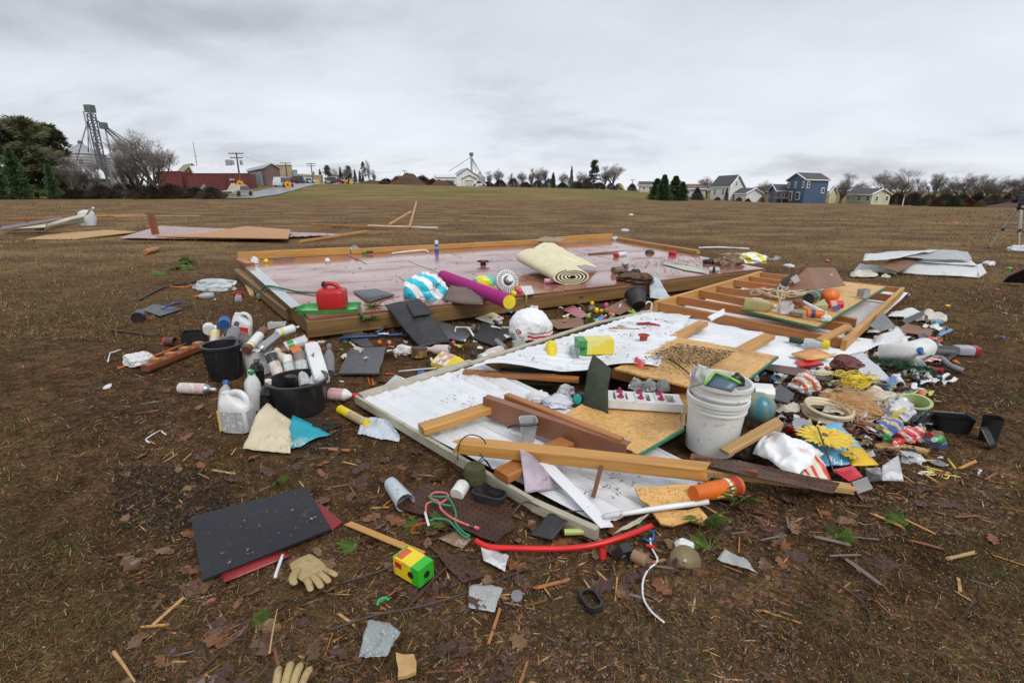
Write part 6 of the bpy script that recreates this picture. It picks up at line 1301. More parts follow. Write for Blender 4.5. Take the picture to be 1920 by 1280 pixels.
# things on the green edged osb
ZO = .235
jg = item('oil_jug', 'khaki oil jug lying at the corner of the green edged osb', 'jug', (1418, 580, ZO), -.25); autosmooth(loft([(.05, .03, 0, 0), (.058, .036, .02, 0), (.055, .036, .17, 0), (.04, .028, .21, 0), (.016, .016, .24, .0)], 24, 4).build('body', khaki, jg).__class__ and bpy.data.objects[jg.children[0].name], 50); jg.rotation_euler = (0, PI/2+.05, -.30); jg.location += Vector((-.10, .03, .045)); MB().lathe([(.019, .235), (.019, .262), (.001, .263)], 12).build('cap', whitep, jg); MB().box((-.045, -.0, .10), (.03, .04, .08)).build('label', labt, jg)
rp = item('rope', 'tangled heap of pale rope on the osb sheet', 'rope', (1460, 558, ZO)); R = random.Random(11)
for i in range(9): MB().tube(smoothpts([Vector((R.gauss(0, .13), R.gauss(0, .09), R.uniform(.01, .10))) for _ in range(10)], 5), .007, 5).build('strand', rope_m, rp, smooth=True)
box_open('carton', 'white speckled carton on the osb sheet', 'carton', (1471, 586, ZO), (.10, .07, .085), printm('speckled_print', (.62, .66, .72), (.5, .3, .35), 60, .45), -.1, .15, 0, False)
cbx = item('cardboard_box', 'large brown collapsed cardboard box on the frame', 'box', (1520, 538, ZO-.01), .25)
def quadpart(o, nm, m, pts, th=.004):
    if o is cbx: pts = [(p[0], p[1], p[2]-.08) for p in pts]
    pts = [V3(p)-o.location for p in pts]; pts = [Matrix.Rotation(-o.rotation_euler.z, 3, 'Z') @ p for p in pts]; n = (pts[1]-pts[0]).cross(pts[2]-pts[0]).normalized()*th; k = len(pts)
    MB().add(pts+[p-n for p in pts], [tuple(range(k)), tuple(range(2*k-1, k-1, -1))]+[(i, i+k, (i+1) % k+k, (i+1) % k) for i in range(k)]).build(nm, m, o)
quadpart(cbx, 'panel', cardb, [(1468, 546, .38), (1512, 502, .55), (1528, 543, .40), (1488, 544, .36)]); quadpart(cbx, 'panel', cardb, [(1512, 502, .55), (1565, 502, .50), (1585, 536, .36), (1528, 543, .40)]); quadpart(cbx, 'flap', cardp, [(1490, 512, .50), (1512, 500, .55), (1505, 498, .58), (1492, 503, .56)])
quadpart(cbx, 'inner_panel', feltd, [(1450, 545, .34), (1468, 522, .45), (1490, 512, .50), (1470, 545, .36)]); quadpart(cbx, 'tape', C('packing_tape', (.42, .34, .30), .3), [(1482, 522, .484), (1494, 514, .51), (1500, 526, .475), (1490, 532, .455)], .001); quadpart(cbx, 'tape', MATS['packing_tape'], [(1548, 504, .509), (1556, 504, .502), (1562, 516, .455), (1555, 517, .458)], .001)
box_open('carton', 'small grey open carton at the far corner of the osb sheet', 'carton', (1618, 556, ZO), (.085, .07, .075), C('grey_carton', (.42, .40, .38), .6), .3, 0, 0, False)
turned('can', 'orange can lying near the front of the osb sheet', 'can', (1513, 588, ZO+.035), (1545, 590, ZO+.035), [('body', [(0, 0), (.034, 0), (.034, 1), (0, 1)], orgp), ('label', [(.0345, .2), (.0345, .45)], C('navy_label', (.03, .04, .12), .4))])
turned('can', 'red can with white print lying on the osb sheet', 'can', (1552, 571, ZO+.035), (1578, 571, ZO+.035), [('body', [(0, 0), (.036, 0), (.036, 1), (0, 1)], redp), ('label', [(.0365, .1), (.0365, .5)], printm('red_can_print', (.55, .03, .03), (.75, .72, .72), 60, .6))])
turned('roll', 'long white tube lying across the osb sheet', 'tube', (1505, 566, ZO+.03), (1548, 588, ZO+.02), [('body', [(.001, 0), (.018, 0), (.018, 1), (.001, 1)], whitep)])
turned('jar', 'black jar lying under the cardboard box', 'jar', (1516, 560, ZO+.05), (1535, 552, ZO+.05), [('body', [(0, 0), (.05, 0), (.052, .2), (.05, .9), (0, 1)], blackp), ('label', [(.0525, .4), (.0525, .55)], greenp)])
blob('case', 'orange plastic case on the osb sheet', 'case', (1555, 560, ZO), 34, 20, orgp, 90, .12, .8, sub=3); poly('paper', 'yellow leaflet on the osb sheet', [(1522, 574, ZO+.03), (1545, 560, ZO+.10), (1553, 572, ZO+.06), (1550, 580, ZO+.02)], .003, C('pale_yellow_paper', (.56, .54, .26), .5), cat='paper')
for x, y, w_, h_, m, l_ in [(1500, 550, 26, 14, paper, 'white crumpled paper in the rope'), (1430, 548, 20, 10, redp, 'red cloth end beside the rope'), (1455, 548, 9, 9, redp, 'small red cap in the rope'), (1495, 575, 20, 14, brownp, 'brown torn carton before the white tube'), (1548, 600, 18, 10, paper, 'white crumpled cup near the osb edge'), (1568, 580, 12, 6, bluep, 'blue pen end at the right of the osb sheet'), (1495, 590, 26, 8, C('mixed_scrap', (.3, .25, .2), .6), 'heap of small scraps before the orange can')]: blob('scrap', l_, 'scrap', (x, y, ZO), w_, h_, m, int(x), .35, .8, sub=3)
# far right cylinders
turned('pipe', 'black pipe lying at the right end of the pile', 'pipe', (1740, 660, .05), (1785, 663, .05), [('pipe', [(.05, 0), (.058, 0), (.058, 1), (.05, 1)], C('charcoal_pipe', (.05, .05, .055), .5))])
turned('drum', 'white plastic drum with a black mouth at the pile end', 'drum', (1695, 665, .07), (1738, 652, .07), [('body', [(.075, 0), (.085, .1), (.085, .9), (.07, 1.0), (.068, .8)], offw), ('mouth', [(.001, .9), (.069, .9)], blackp)], n=24)
turned('jar', 'large clear jar with green label lying on the soil', 'jar', (1697, 680, .05), (1723, 690, .05), [('body', [(.04, 0), (.06, .1), (.06, .9), (.055, 1), (.001, 1)], cloudy), ('label', [(.061, .2), (.061, .6)], greenp)], n=22)
turned('handle', 'red ribbed grip on the soil right of the jar', 'grip', (1732, 688, .02), (1768, 696, .02), [('body', [(0, 0), (.022, 0), (.018, .1), (.018, .85), (.024, .9), (.022, 1), (0, 1)], redm)])
turned('carton', 'pale packet with a red end at the far right of the pile', 'packet', (1792, 656, .04), (1832, 657, .04), [('body', [(.045, 0), (.05, .05), (.05, .7)], C('lilac_packet', (.45, .45, .52), .4)), ('end', [(.05, .7), (.048, 1), (.001, 1)], redm)], sq=5, b=.7)
turned('bottle', 'blue banded small bottle on the soil beyond the pile', 'bottle', (1741, 605, .03), (1768, 604, .03), [('body', [(0, 0), (.028, 0), (.03, .1), (.03, .8), (.02, 1), (0, 1)], graym), ('label', [(.031, .3), (.031, .7)], C('pale_blue_label', (.10, .35, .6), .4))])
tag(MB().lathe([(.001, 0), (.055, .0), (.06, .02), (.05, .03), (.001, .028)], 18).build('dish', redp, None, P(1750, 640, .0)), 'flat red dish lid on the soil right of the pile', 'dish')
for x, y, m, l_ in [(1686, 680, pinkp, 'pink plastic lid left of the clear jar'), (1732, 693, pinkp, 'pink plastic lid before the red grip'), (1762, 704, tealp, 'teal plastic lid on the right soil'), (1790, 675, orgp, 'orange cap beside the black pipe')]: ball('lid', l_, x, y, .02, 6, m, 'lid', squash=.5)
cord('hose', 'dark grey bent hose below the black pipe', [(1745, 670, .05), (1765, 672, .05), (1780, 685, .04), (1805, 695, .02)], .022, graym, 'hose')
gl = item('garland', 'dark green tinsel garland on the pile', 'garland', (1660, 690, .05)); R = random.Random(3); vs, fs = [], []
for i in range(520):
    t_ = R.random(); c = Vector((-.08+.26*t_, .05-.22*t_, .05)); d = Vector((R.gauss(0, 1), R.gauss(0, 1), R.gauss(0, 1))).normalized()*.05; s = d.orthogonal().normalized()*.004; b = len(vs); vs += [c-s, c+s, c+d]; fs.append((b, b+1, b+2))
MB().add(vs, fs).build('tinsel', C('tinsel_green', (.015, .09, .03), .5), gl)
MB().tube([(-.08, .05, .05), (.18, -.17, .05)], .006, 5).build('core', blackp, gl)
poly('cardboard', 'long brown cardboard flap beyond the clear bag', [(1675, 620, .06), (1700, 606, .08), (1750, 618, .05), (1745, 630, .03)], .005, cardb, cat='cardboard'); poly('panel', 'grey panel leaning on the stud frame end', [(1630, 610, .10), (1655, 585, .18), (1680, 612, .08), (1650, 622, .05)], .005, graym, cat='panel')
poly('panel', 'long dark grey slat behind the white sheeting', [(1690, 600, .05), (1735, 580, .10), (1738, 586, .08), (1700, 608, .04)], .006, C('charcoal_slat', (.08, .08, .085), .5), cat='slat')
sheet('siding_scrap', 'bent white siding scrap beyond the osb corner', [(1640, 560, .06), (1670, 543, .10), (1712, 545, .06), (1690, 562, .03)], steelw, 10, 6, .01, 4, .003, cat='sheet', curl=lambda u, v: .05*math.sin(u*5))
board('board', 'dark wet board running below the coconut liner', (1478, 772, .06), (1600, 806, .06), .06, .018, redwood, cat='board'); board('board', 'dark board running from the hose coil to the planter', (1600, 790, .06), (1712, 815, .04), .05, .018, redwood, cat='board')
cord('rail', 'thin red rail beneath the pale green tub', [(1665, 776, .03), (1715, 788, .03)], .009, redp, 'rail', k=2); blob('plastic_bag', 'white torn bag beside the red rail', 'bag', (1680, 785, .03), 55, 34, film, 97, .4, .6)
sw = item('saw_blade', 'silver toothed saw blade behind the flower sack', 'saw blade', (1508, 800, .09), .2, .5, .0); n = 36; vs = [(math.cos(2*PI*i/n)*(.055 if i % 2 else .062), math.sin(2*PI*i/n)*(.055 if i % 2 else .062), 0) for i in range(n)]; MB().add(vs+[(x, y, -.002) for x, y, z in vs], [tuple(range(n)), tuple(range(2*n-1, n-1, -1))]+[(i, i+n, (i+1) % n+n, (i+1) % n) for i in range(n)]).build('blade', steel, sw)
MB().lathe([(.012, .001), (.012, .003), (.001, .003)], 12).build('hub', blackp, sw)
blob('snack_bag', 'blue red and gold snack bag at the right of the pile', 'bag', (1665, 812, .03), 48, 28, bandmat('snack_print', (.10, .16, .45), (.55, .42, .18), 8, .5), 101, .3, .8); blob('snack_bag', 'red torn snack bag beside the gold one', 'bag', (1700, 822, .02), 54, 22, bandmat('red_snack_print', (.55, .05, .06), (.60, .45, .40), 9, .6), 102, .35, .7)
tag(MB().lathe([(.018, 0), (.025, .006), (.018, .012), (.012, .006), (.018, 0)], 16).build('tape_ring', yelp, None, P(1725, 805, .03)), 'yellow tape ring beside the red snack bag', 'ring'); turned('saucer', 'dark blue disc with pale dots on the right soil', 'disc', (1755, 832, .0), (1755, 830, .012), [('disc', [(0, 0), (.045, 0), (.045, .9), (0, 1)], printm('blue_disc_print', (.02, .05, .14), (.5, .55, .6), 50, .42))])
tag(MB().lathe([(.006, 0), (.032, 0), (.032, .004), (.006, .005), (.006, 0)], 20).build('washer', graym, None, P(1758, 868, .004)), 'dark round washer on the right soil', 'washer')
board('offcut', 'pale split wood offcut left of the blue disc', (1645, 838, .02), (1690, 836, .03), .045, .02, splint, cat='offcut', jag=.015); board('offcut', 'second pale split offcut right of the first', (1690, 836, .02), (1738, 846, .02), .035, .018, splint, cat='offcut', jag=.015)
for i, (a, b) in enumerate([((1728, 866), (1752, 868)), ((1776, 864), (1790, 882)), ((1730, 878), (1775, 890))]): cord('pencil', ['short yellow pencil left of the washer', 'yellow pencil right of the washer', 'long yellow pencil among the beads'][i], [a, b], .0045, ylrope, 'pencil', k=1)
bd_ = item('bead_string', 'tangled strings of white and yellow beads on the right soil', 'beads', (1742, 888)); R = random.Random(4)
for c_, m_ in ((0, whitep), (1, yelp)):
    pts = smoothpts([Vector((R.gauss(.05*c_, .07), R.gauss(0, .025), .006)) for _ in range(8)], 9); m = MB()
    for p in pts: m.lathe([(.0002, -.004), (.004, 0), (.0002, .004)], 6, p)
    m.build('bead_strand', m_, bd_)
poly('paper', 'long white paper strip alone on the right soil', [(1826, 876), (1840, 880), (1882, 892), (1880, 897), (1832, 890)], .003, paper, cat='paper'); blob('paper', 'white crumpled receipt near the bead strings', 'paper', (1705, 862), 40, 14, news, 111, .4, .8, sub=3)
blob('rag', 'grey wet rag at the right field edge of the pile', 'rag', (1715, 815, 0), 26, 10, paper, 113, .4, .8, sub=3)
# black basket between the floor and the frame
bk = item('basket', 'black broken bucket leaning against the floor rim', 'bucket', (1198, 573, .08), .3, -.9, .3); MB().lathe([(.07, 0), (.10, .16), (.112, .165), (.108, .15), (.072, .012), (.001, .012)], 22).build('body', rubber, bk); MB().tube([(.11*math.cos(a), .11*math.sin(a), .17) for a in [i*2*PI/20 for i in range(21)]], .012, 6).build('rim', rubber, bk)
sheet('plastic_sheet', 'torn grey plastic sheet hanging from the floor rim', [(1218, 520, .22), (1232, 520, .22), (1262, 566, .04), (1218, 560, .06)], filmg, 8, 12, .03, 6, .002, edge=.01, cat='plastic sheet')
blob('leaf_heap', 'heap of wet brown leaves on the floor beside the tins', 'leaves', (1190, 527, ZP), 62, 14, C('wet_leaves', (.14, .06, .03), .6, col2=(.06, .03, .018), scale=20), 115, .5, .7)
cord('rope', 'grey rope end by the black bucket', [(1205, 575, .05), (1215, 566, .08), (1222, 570, .06), (1220, 582, .04)], .012, insul, 'rope')

RS = random.Random(77)
kinds = [(film, 'white film'), (film, 'white film'), (cloudy, 'cloudy plastic'), (C('cream_film', (.60, .56, .48), .5), 'cream plastic'), (cardb, 'brown cardboard'), (paper, 'white paper'), (news, 'printed paper'), (graym, 'grey plastic'), (C('dirty_film', (.55, .50, .46), .4), 'dirty plastic'), (blackp, 'black plastic'), (bandmat('green_print', (.10, .35, .15), (.7, .68, .6), 9, .5), 'green printed'), (bandmat('red_print2', (.6, .06, .05), (.7, .66, .55), 9, .5), 'red printed'), (C('sheet_yellow', (.72, .6, .08), .4), 'yellow'), (C('sheet_blue', (.1, .3, .6), .4), 'blue')]
for i in range(95):
    m, nm = kinds[i % len(kinds)]
    if i < 60: x, y = RS.uniform(1405, 1770), RS.uniform(610, 870)
    elif i < 80: x, y = RS.uniform(880, 1215), RS.uniform(566, 625)
    else: x, y = RS.uniform(620, 960), RS.uniform(590, 690)
    if i < 60 and (y > 690+(x-1400)*.7 or y < 560+(1700-x)*.30): x, y = RS.uniform(1560, 1700), RS.uniform(690, 790)
    big = 1.0 if i < 60 else .5
    z0 = .07 if (1430 < x < 1690 and 680 < y < 800) else .02; a = RS.random()*6.3; L_, W_ = RS.uniform(16, 44)*big, RS.uniform(9, 20)*big; z = z0*RS.uniform(.3, 1.2)
    c = [(x+L_*math.cos(a)*u-W_*math.sin(a)*v, y+(L_*math.sin(a)*u+W_*math.cos(a)*v)*.55, z+RS.uniform(-.008, .025)) for u, v in ((-.5, -.5), (.5, -.5), (.5, .5), (-.5, .5))]
    sheet('torn_sheet', 'torn '+nm+' sheet piece among the scattered goods', c, m, 8, 6, RS.uniform(.008, .028), 16, .0015, edge=.015, cat='scrap sheet', group='torn '+nm+' sheet pieces', seed=i)
for i in range(90):
    m, nm = kinds[(i*5) % len(kinds)]; t_ = RS.random(); x = RS.uniform(1415, 1760); y = 640+(x-1415)*.12+RS.uniform(-20, 170)*(1 if x < 1700 else .7); a = RS.random()*6.3; L_, W_ = RS.uniform(9, 26), RS.uniform(6, 13); z = RS.uniform(.01, .07)
    if 1380 < x < 1590 and y < 690: continue
    sheet('torn_sheet', 'torn '+nm+' sheet piece among the scattered goods', [(x+L_*math.cos(a)*u-W_*math.sin(a)*v, y+(L_*math.sin(a)*u+W_*math.cos(a)*v)*.6, z+RS.uniform(0, .03)) for u, v in ((-.5, -.5), (.5, -.5), (.5, .5), (-.5, .5))], m, 6, 5, RS.uniform(.01, .03), 22, .0015, edge=.012, cat='scrap sheet', group='torn '+nm+' sheet pieces', seed=i+200)
for i in range(120):
    m, nm = kinds[(i*3) % len(kinds)]
    if i < 62: x = RS.uniform(1575, 1785); y = 590+(x-1575)*.10+RS.uniform(-8, 105)
    elif i < 84: x = RS.uniform(1430, 1660); y = 700+(x-1430)*.2+RS.uniform(0, 120)
    else: x = RS.uniform(640, 1190); y = 672-(x-640)*.155+RS.uniform(-45, 10)
    a = RS.random()*6.3; b_ = 1 if i < 84 else .6; L_, W_ = RS.uniform(10, 34)*b_, RS.uniform(6, 13)*b_; z = RS.uniform(.01, .05)
    sheet('torn_sheet', 'torn '+nm+' sheet piece among the scattered goods', [(x+L_*math.cos(a)*u-W_*math.sin(a)*v, y+(L_*math.sin(a)*u+W_*math.cos(a)*v)*.55, z+RS.uniform(0, .035)) for u, v in ((-.5, -.5), (.5, -.5), (.5, .5), (-.5, .5))], m, 6, 5, RS.uniform(.01, .03), 20, .0015, edge=.015, cat='scrap sheet', group='torn '+nm+' sheet pieces', seed=i+400)
for i in range(36):
    nm, m = RS.choice([('white', whitep), ('red', redp), ('blue', bluep), ('green', greenp), ('black', blackp), ('clear', cloudy), ('orange', orgp), ('brown', brownp)]); x = RS.uniform(1420, 1770); y = 650+(x-1420)*.15+RS.uniform(0, 150); a = RS.random()*6.3; z = RS.uniform(.02, .06); L_ = RS.uniform(9, 20); r = RS.uniform(.012, .024)
    turned('small_bottle', 'small '+nm+' bottle lying in the right pile', 'bottle', (x, y, z), (x+L_*math.cos(a), y+L_*math.sin(a)*.5, z+RS.uniform(-.01, .03)), [('body', [(0, 0), (r, .02), (r, .6), (r*.45, .8), (r*.45, .86)], m), ('cap', [(r*.55, .84), (r*.55, 1), (0, 1)], RS.choice([whitep, redp, bluep, blackp]))], n=12, group='small '+nm+' bottles in the pile')
for i in range(34):
    x, y = RS.uniform(1400, 1700), RS.uniform(700, 850); a = RS.uniform(-.5, .5); L_ = RS.uniform(20, 60); board('broken_slat', 'thin broken wooden slat lying in the pile', (x, y, RS.uniform(.02, .08)), (x+L_*math.cos(a), y+L_*math.sin(a)*.5, RS.uniform(.02, .10)), RS.uniform(.008, .022), .006, RS.choice([redwood, timber, splint, oldwood]), cat='slat', group='broken slats in the pile', jag=.01)
# ================= foreground on the soil =================
sheet('black_panel', 'large black panel lying on the soil in front', [(379, 1086, .012), (621, 991, .03), (575, 912, .05), (358, 968, .035)], C('satin_black_panel', (.020, .020, .024), .5, spec=.3, col2=(.028, .028, .032), scale=3, dirt=.10, dscale=9, dirtcol=(.09, .075, .05)), 8, 8, .006, 2, .009, cat='panel', smooth=False)
sheet('folder', 'dark red folder under the black panel', [(420, 1090, .004), (545, 1042, .006), (500, 1010, .01), (410, 1060, .008)], C('dark_red_folder', (.26, .018, .018), .4), 4, 4, .004, 3, .003, cat='folder')
poly('card', 'red and blue card corner at the right of the black panel', [(590, 940, .03), (604, 946, .03), (642, 978, .015), (622, 994, .012), (600, 980, .02)], .003, C('crimson_print', (.25, .015, .018), .35), cat='card')
poly('hardboard', 'rough brown board under the left of the black panel', [(330, 1096), (368, 1058), (402, 1084), (385, 1112), (350, 1120)], .006, C('rough_brown_board', (.17, .09, .045), .8, bmp=.5), cat='board', jag=.006, dens=.04)
cord('tag', 'white plastic cable tie below the black panel', [(516, 1082, .012), (520, 1068, .012), (530, 1040, .015)], .006, whitep, 'cable tie', k=3)
def glove(name, label, px, py, rz, s=1.0, flip=1):
    o = item(name, label, 'glove', (px, py, .012), rz, .12, 0); rings = []
    # palm slab with four fingers and a thumb, each with its own bend
    p = MB().grid(lambda u, v: ((u-.5)*(.085+.02*math.sin(v*PI)), -.10+v*.17, .016*math.sin(PI*u)**.5*(.8+.3*math.sin(v*5))+.003*noise.noise((u*6, v*6, 1))), 12, 12)
    g = p.grid(lambda u, v: ((u-.5)*(.085+.02*math.sin(v*PI)), -.10+v*.17, -.002), 12, 12).build('palm', tanc, o, smooth=True); g.scale = (s*flip, s, s)
    for i, (x, l_, dx, r) in enumerate([(-.036, .062, -.012, .0125), (-.012, .075, -.003, .0135), (.012, .068, .004, .013), (.036, .052, .014, .0115)]):
        q = MB().tube(smoothpts([(x, .055, .010), (x+dx*.4, .07+l_*.35, .017), (x+dx*.8, .07+l_*.75, .014), (x+dx, .07+l_, .006)], 3), [r*.95, r, r, r*1.02, r, r, r, r*.92, r*.8, r*.45], 8).build('finger', tanc, o, smooth=True); q.scale = (s*flip, s, s)
    q = MB().tube(smoothpts([(-.035, -.03, .010), (-.062, .0, .016), (-.074, .03, .014), (-.072, .052, .008)], 3), [.016, .017, .017, .016, .016, .015, .014, .013, .011, .006], 8).build('thumb', tanc, o, smooth=True); q.scale = (s*flip, s, s)
    return o
_g = glove('work_glove', 'tan leather work glove below the black panel', 582, 1068, PI+.75, .90, -1); _g.scale.z = .62; glove('work_glove', 'tan leather work glove at the bottom picture edge', 530, 1335, .1, .85, 1)
jb = item('juice_box', 'green and yellow printed juice box on its side', 'juice box', (778, 1078, .0), -.62); MB().box((-.022, 0, .034), (.085, .068, .066)).build('carton', printm('juice_print', (.78, .62, .02), (.60, .35, .04), 45, .40), jb); MB().box((.038, 0, .034), (.036, .0685, .0665)).build('end', C('juice_green', (.04, .50, .03), .3), jb)
MB().box((-.04, -.0346, .045), (.03, .002, .02)).build('print', redp, jb); MB().box((-.045, -.002, .0676), (.028, .05, .002)).build('print', C('print_red_orange', (.70, .12, .04), .4), jb); MB().box((-.0625, 0, .0677), (.006, .066, .002)).build('print', C('juice_green', (.04, .50, .03), .3), jb); MB().lathe([(.001, 0), (.013, 0), (.013, .0015), (.001, .0015)], 14).build('logo', blackp, jb, (.018, -.0345, .034)).rotation_euler = (PI/2, 0, 0); MB().lathe([(.001, 0), (.012, 0), (.012, .0015), (.001, .0015)], 14).build('logo', blackp, jb, (.058, 0.0, .034)).rotation_euler = (0, PI/2, 0)
pg = lambda label, pts, **k: poly('pegboard', label, pts, .005, peg, cat='pegboard', jag=.006, dens=.05, group='brown pegboard pieces', **k)
pg('large brown pegboard piece under the bungee cord', [(742, 948, .012), (800, 905, .03), (905, 925, .03), (960, 950, .025), (965, 990, .015), (930, 1015, .012), (850, 985, .012)])
pg('brown pegboard piece below the red hose', [(802, 1020, .010), (850, 1040, .012), (910, 1078, .010), (868, 1092, .008), (838, 1062, .010)]); pg('broken pegboard piece alone on the right soil', [(1222, 1112), (1245, 1102), (1268, 1132), (1262, 1160), (1232, 1152)]); pg('pegboard piece half buried at the right bottom', [(1612, 1040), (1650, 1035), (1690, 1060), (1660, 1078)]); pg('dark pegboard flake behind the clear tumbler', [(650, 905), (695, 880), (745, 905), (700, 932)])
sheet('bark_piece', 'pale brown card with white marks beside the pegboard', [(822, 1008, .012), (852, 995, .015), (885, 1010, .012), (868, 1028, .010)], C('mud_card', (.24, .15, .08), .6, dirt=.3, dirtcol=(.6, .6, .58), dscale=16), 6, 5, .006, 8, .003, edge=.01, cat='card')
turned('tumbler', 'pale blue tumbler lying on the soil', 'cup', (732, 905, .035), (760, 942, .03), [('body', [(.001, 0), (.028, 0), (.031, .1), (.040, 1), (.038, 1), (.03, .2)], C('frosted_blue', (.55, .62, .66), .3))], n=20)
turned('cup', 'white plastic cap standing on its side', 'cap', (869, 908, .05), (856, 928, .04), [('body', [(.027, 0), (.031, .1), (.031, .95), (.029, 1), (.001, .98)], offw)], n=20)
cm = item('camouflage_container', 'camouflage container behind the white cap', 'container', (890, 905, .03), .2); autosmooth(MB().lathe([(.03, 0), (.045, .01), (.05, .06), (.04, .085), (.001, .09)], 18).build('body', camo, cm), 40)
bt = item('rubber_bowl', 'black oval rubber bowl at the wall edge', 'bowl', (918, 940, .02), -.4); q = rrect(.15, .075, .034); v, f = ringwall([(p[0]*.8, p[1]*.8) for p in q], q, 0, .045); MB().add(v, f).build('wall', rubber, bt); v, f = ringwall(q, [(p[0]*.9, p[1]*.86) for p in q], .045, .047); MB().add(v, f).build('rim', rubber, bt)
bun = item('bungee', 'tangled red and green bungee cords with hooks', 'bungee cord', (820, 960, .03)); o0 = bun.location
def bpath(pts, m, nm='cord', r=.0042): MB().tube([p-o0 for p in smoothpts([P(*p) for p in pts], 7)], r, 7).build(nm, m, bun, smooth=True)
redb = C('red_bungee', (.62, .06, .06), .6, col2=(.70, .22, .18), scale=160); grnb = C('green_bungee', (.02, .17, .09), .6, col2=(.03, .26, .14), scale=160)
bpath([(798, 962, .04), (800, 945, .04), (812, 940, .045), (826, 942, .045), (840, 932, .045), (836, 924, .045), (815, 923, .045), (806, 932, .045), (822, 940, .05), (828, 955, .045), (850, 972, .04), (880, 985, .035)], redb)
bpath([(803, 930, .045), (825, 931, .05), (840, 932, .05), (850, 948, .04), (855, 965, .04), (854, 980, .035), (870, 998, .03), (880, 1003, .03), (872, 1006, .03), (855, 990, .03), (840, 975, .035), (818, 972, .04), (805, 976, .04)], grnb); bpath([(805, 932, .05), (818, 942, .05), (846, 948, .045)], grnb)
bpath([(797, 960, .04), (801, 975, .04), (804, 985, .035)], whitep, 'hook', .005); bpath([(800, 980, .035), (785, 983, .03), (773, 990, .03), (772, 998, .03), (786, 998, .03)], redp, 'hook', .0028); bpath([(880, 985, .035), (888, 988, .03)], blackp, 'clamp', .007); bpath([(890, 988, .03), (898, 990, .03)], redb, 'end', .007)
pt = item('paint_stick', 'yellow wooden stirring stick on the soil', 'stick', (720, 1000, .015)); mst = board('x', 'x', (652, 980, .015), (792, 1038, .02), .028, .004, pineY, jag=.012); mst.name = 'stirring_stick'; tag(mst, 'yellow wooden stirring stick on the soil', 'stick'); bpy.data.objects.remove(pt)
turned('cup', 'small red plastic ring cap standing on the soil', 'cap', (1130, 1046, .0), (1130, 1026, .035), [('body', [(.0135, 0), (.0135, 1), (.0115, 1), (.0115, .05)], redp)], n=18)
bx = item('power_adapter', 'black power adapter standing on the soil', 'adapter', (1162, 1038, .012), .5, .5, .2); MB().box((0, 0, .018), (.045, .03, .055)).build('case', C('adapter_black', (.03, .033, .036), .4), bx); MB().lathe([(.001, 0), (.010, 0), (.010, .002), (.001, .002)], 14).build('dial', graym, bx, (0, -.0155, .012)).rotation_euler = (PI/2, 0, 0)
turned('cardboard_tube', 'brown cardboard tube end on the soil', 'tube', (1187, 1040, .02), (1212, 1052, .02), [('body', [(.0001, 0), (.021, 0), (.021, 1), (.0001, 1)], C('tan_tube', (.34, .20, .12), .6))], n=18)
ol = item('gasket', 'black oval gasket on the soil', 'gasket', (1108, 1128, .003), .35); q = rrect(.062, .092, .026, 6); qi = [(x*.76, y*.8) for x, y in q]; n = len(q)
for nm, z, s in (('rim', .010, 1.0), ('lip', .016, .93)):
    a = [(x*s, y*s) for x, y in q]; b = [(x*s, y*s) for x, y in qi]; MB().add([(*p, z) for p in a]+[(*p, z) for p in b]+[(*p, 0) for p in a]+[(*p, 0) for p in b], [f for i in range(n) for j in [(i+1) % n] for f in ((i, j, j+n, i+n), (i, i+2*n, j+2*n, j), (i+n, j+n, j+3*n, i+3*n))]).build(nm, blackp, ol)
turned('disc', 'round dark grey disc on the soil', 'disc', (969, 1118, .0), (969, 1116, .008), [('disc', [(0, 0), (.0185, 0), (.0185, .9), (0, 1)], graym)])
cord('string', 'white cord snaking over the soil in front', [(1219, 1008, .02), (1221, 1030), (1232, 1055), (1215, 1072), (1205, 1095), (1206, 1125), (1220, 1150), (1245, 1172)], .0038, whitep, 'cord', k=8)
cord('clip', 'bright green plastic clip piece near the bottom', [(708, 1140), (712, 1130), (722, 1126), (730, 1130)], .005, C('kelly_green', (.02, .42, .14), .4), 'clip')
poly('shard', 'terracotta shard left of the bottom glove', [(376, 1130), (402, 1118), (406, 1122), (396, 1146)], .006, salmon if False else C('terracotta_shard', (.48, .15, .08), .7), cat='shard'); poly('wood_chip', 'pale square wood chip at the bottom', [(742, 1222, .012), (776, 1225, .012), (780, 1258, .008), (746, 1268, .008)], .012, splint, cat='wood chip', jag=.006, dens=.02); poly('sandpaper', 'dark grey sandpaper piece at the lower left', [(340, 1245), (352, 1225), (415, 1162), (424, 1165), (400, 1215), (365, 1240)], .004, rubber, cat='sandpaper', jag=.008, dens=.03)
sheet('plastic_bag', 'clear plastic bag piece at the bottom', [(672, 1236, .012), (726, 1232, .012), (752, 1180, .02), (690, 1162, .03)], C('clear_bag_film', (.52, .58, .57), .22, trans=.45), 12, 12, .025, 22, .001, edge=.008, cat='bag'); sheet('plastic_bag', 'frosted plastic scrap beside the round disc', [(878, 1142, .008), (930, 1148, .008), (942, 1100, .012), (880, 1095, .012)], C('frosted_film', (.55, .56, .54), .35, trans=.3), 9, 9, .014, 22, .001, edge=.012, cat='scrap')
sheet('plastic_bag', 'crumpled clear film on the right soil', [(1345, 1050, .008), (1420, 1072, .008), (1400, 1048, .02), (1360, 1030, .02)], MATS['frosted_film'], 10, 8, .016, 20, .001, edge=.01, cat='scrap')
sheet('paper', 'wet printed paper leaf below the red hose', [(906, 1050, .015), (948, 1072, .01), (955, 1040, .02), (900, 1020, .025)], news, 8, 8, .012, 14, .002, edge=.01, cat='paper')
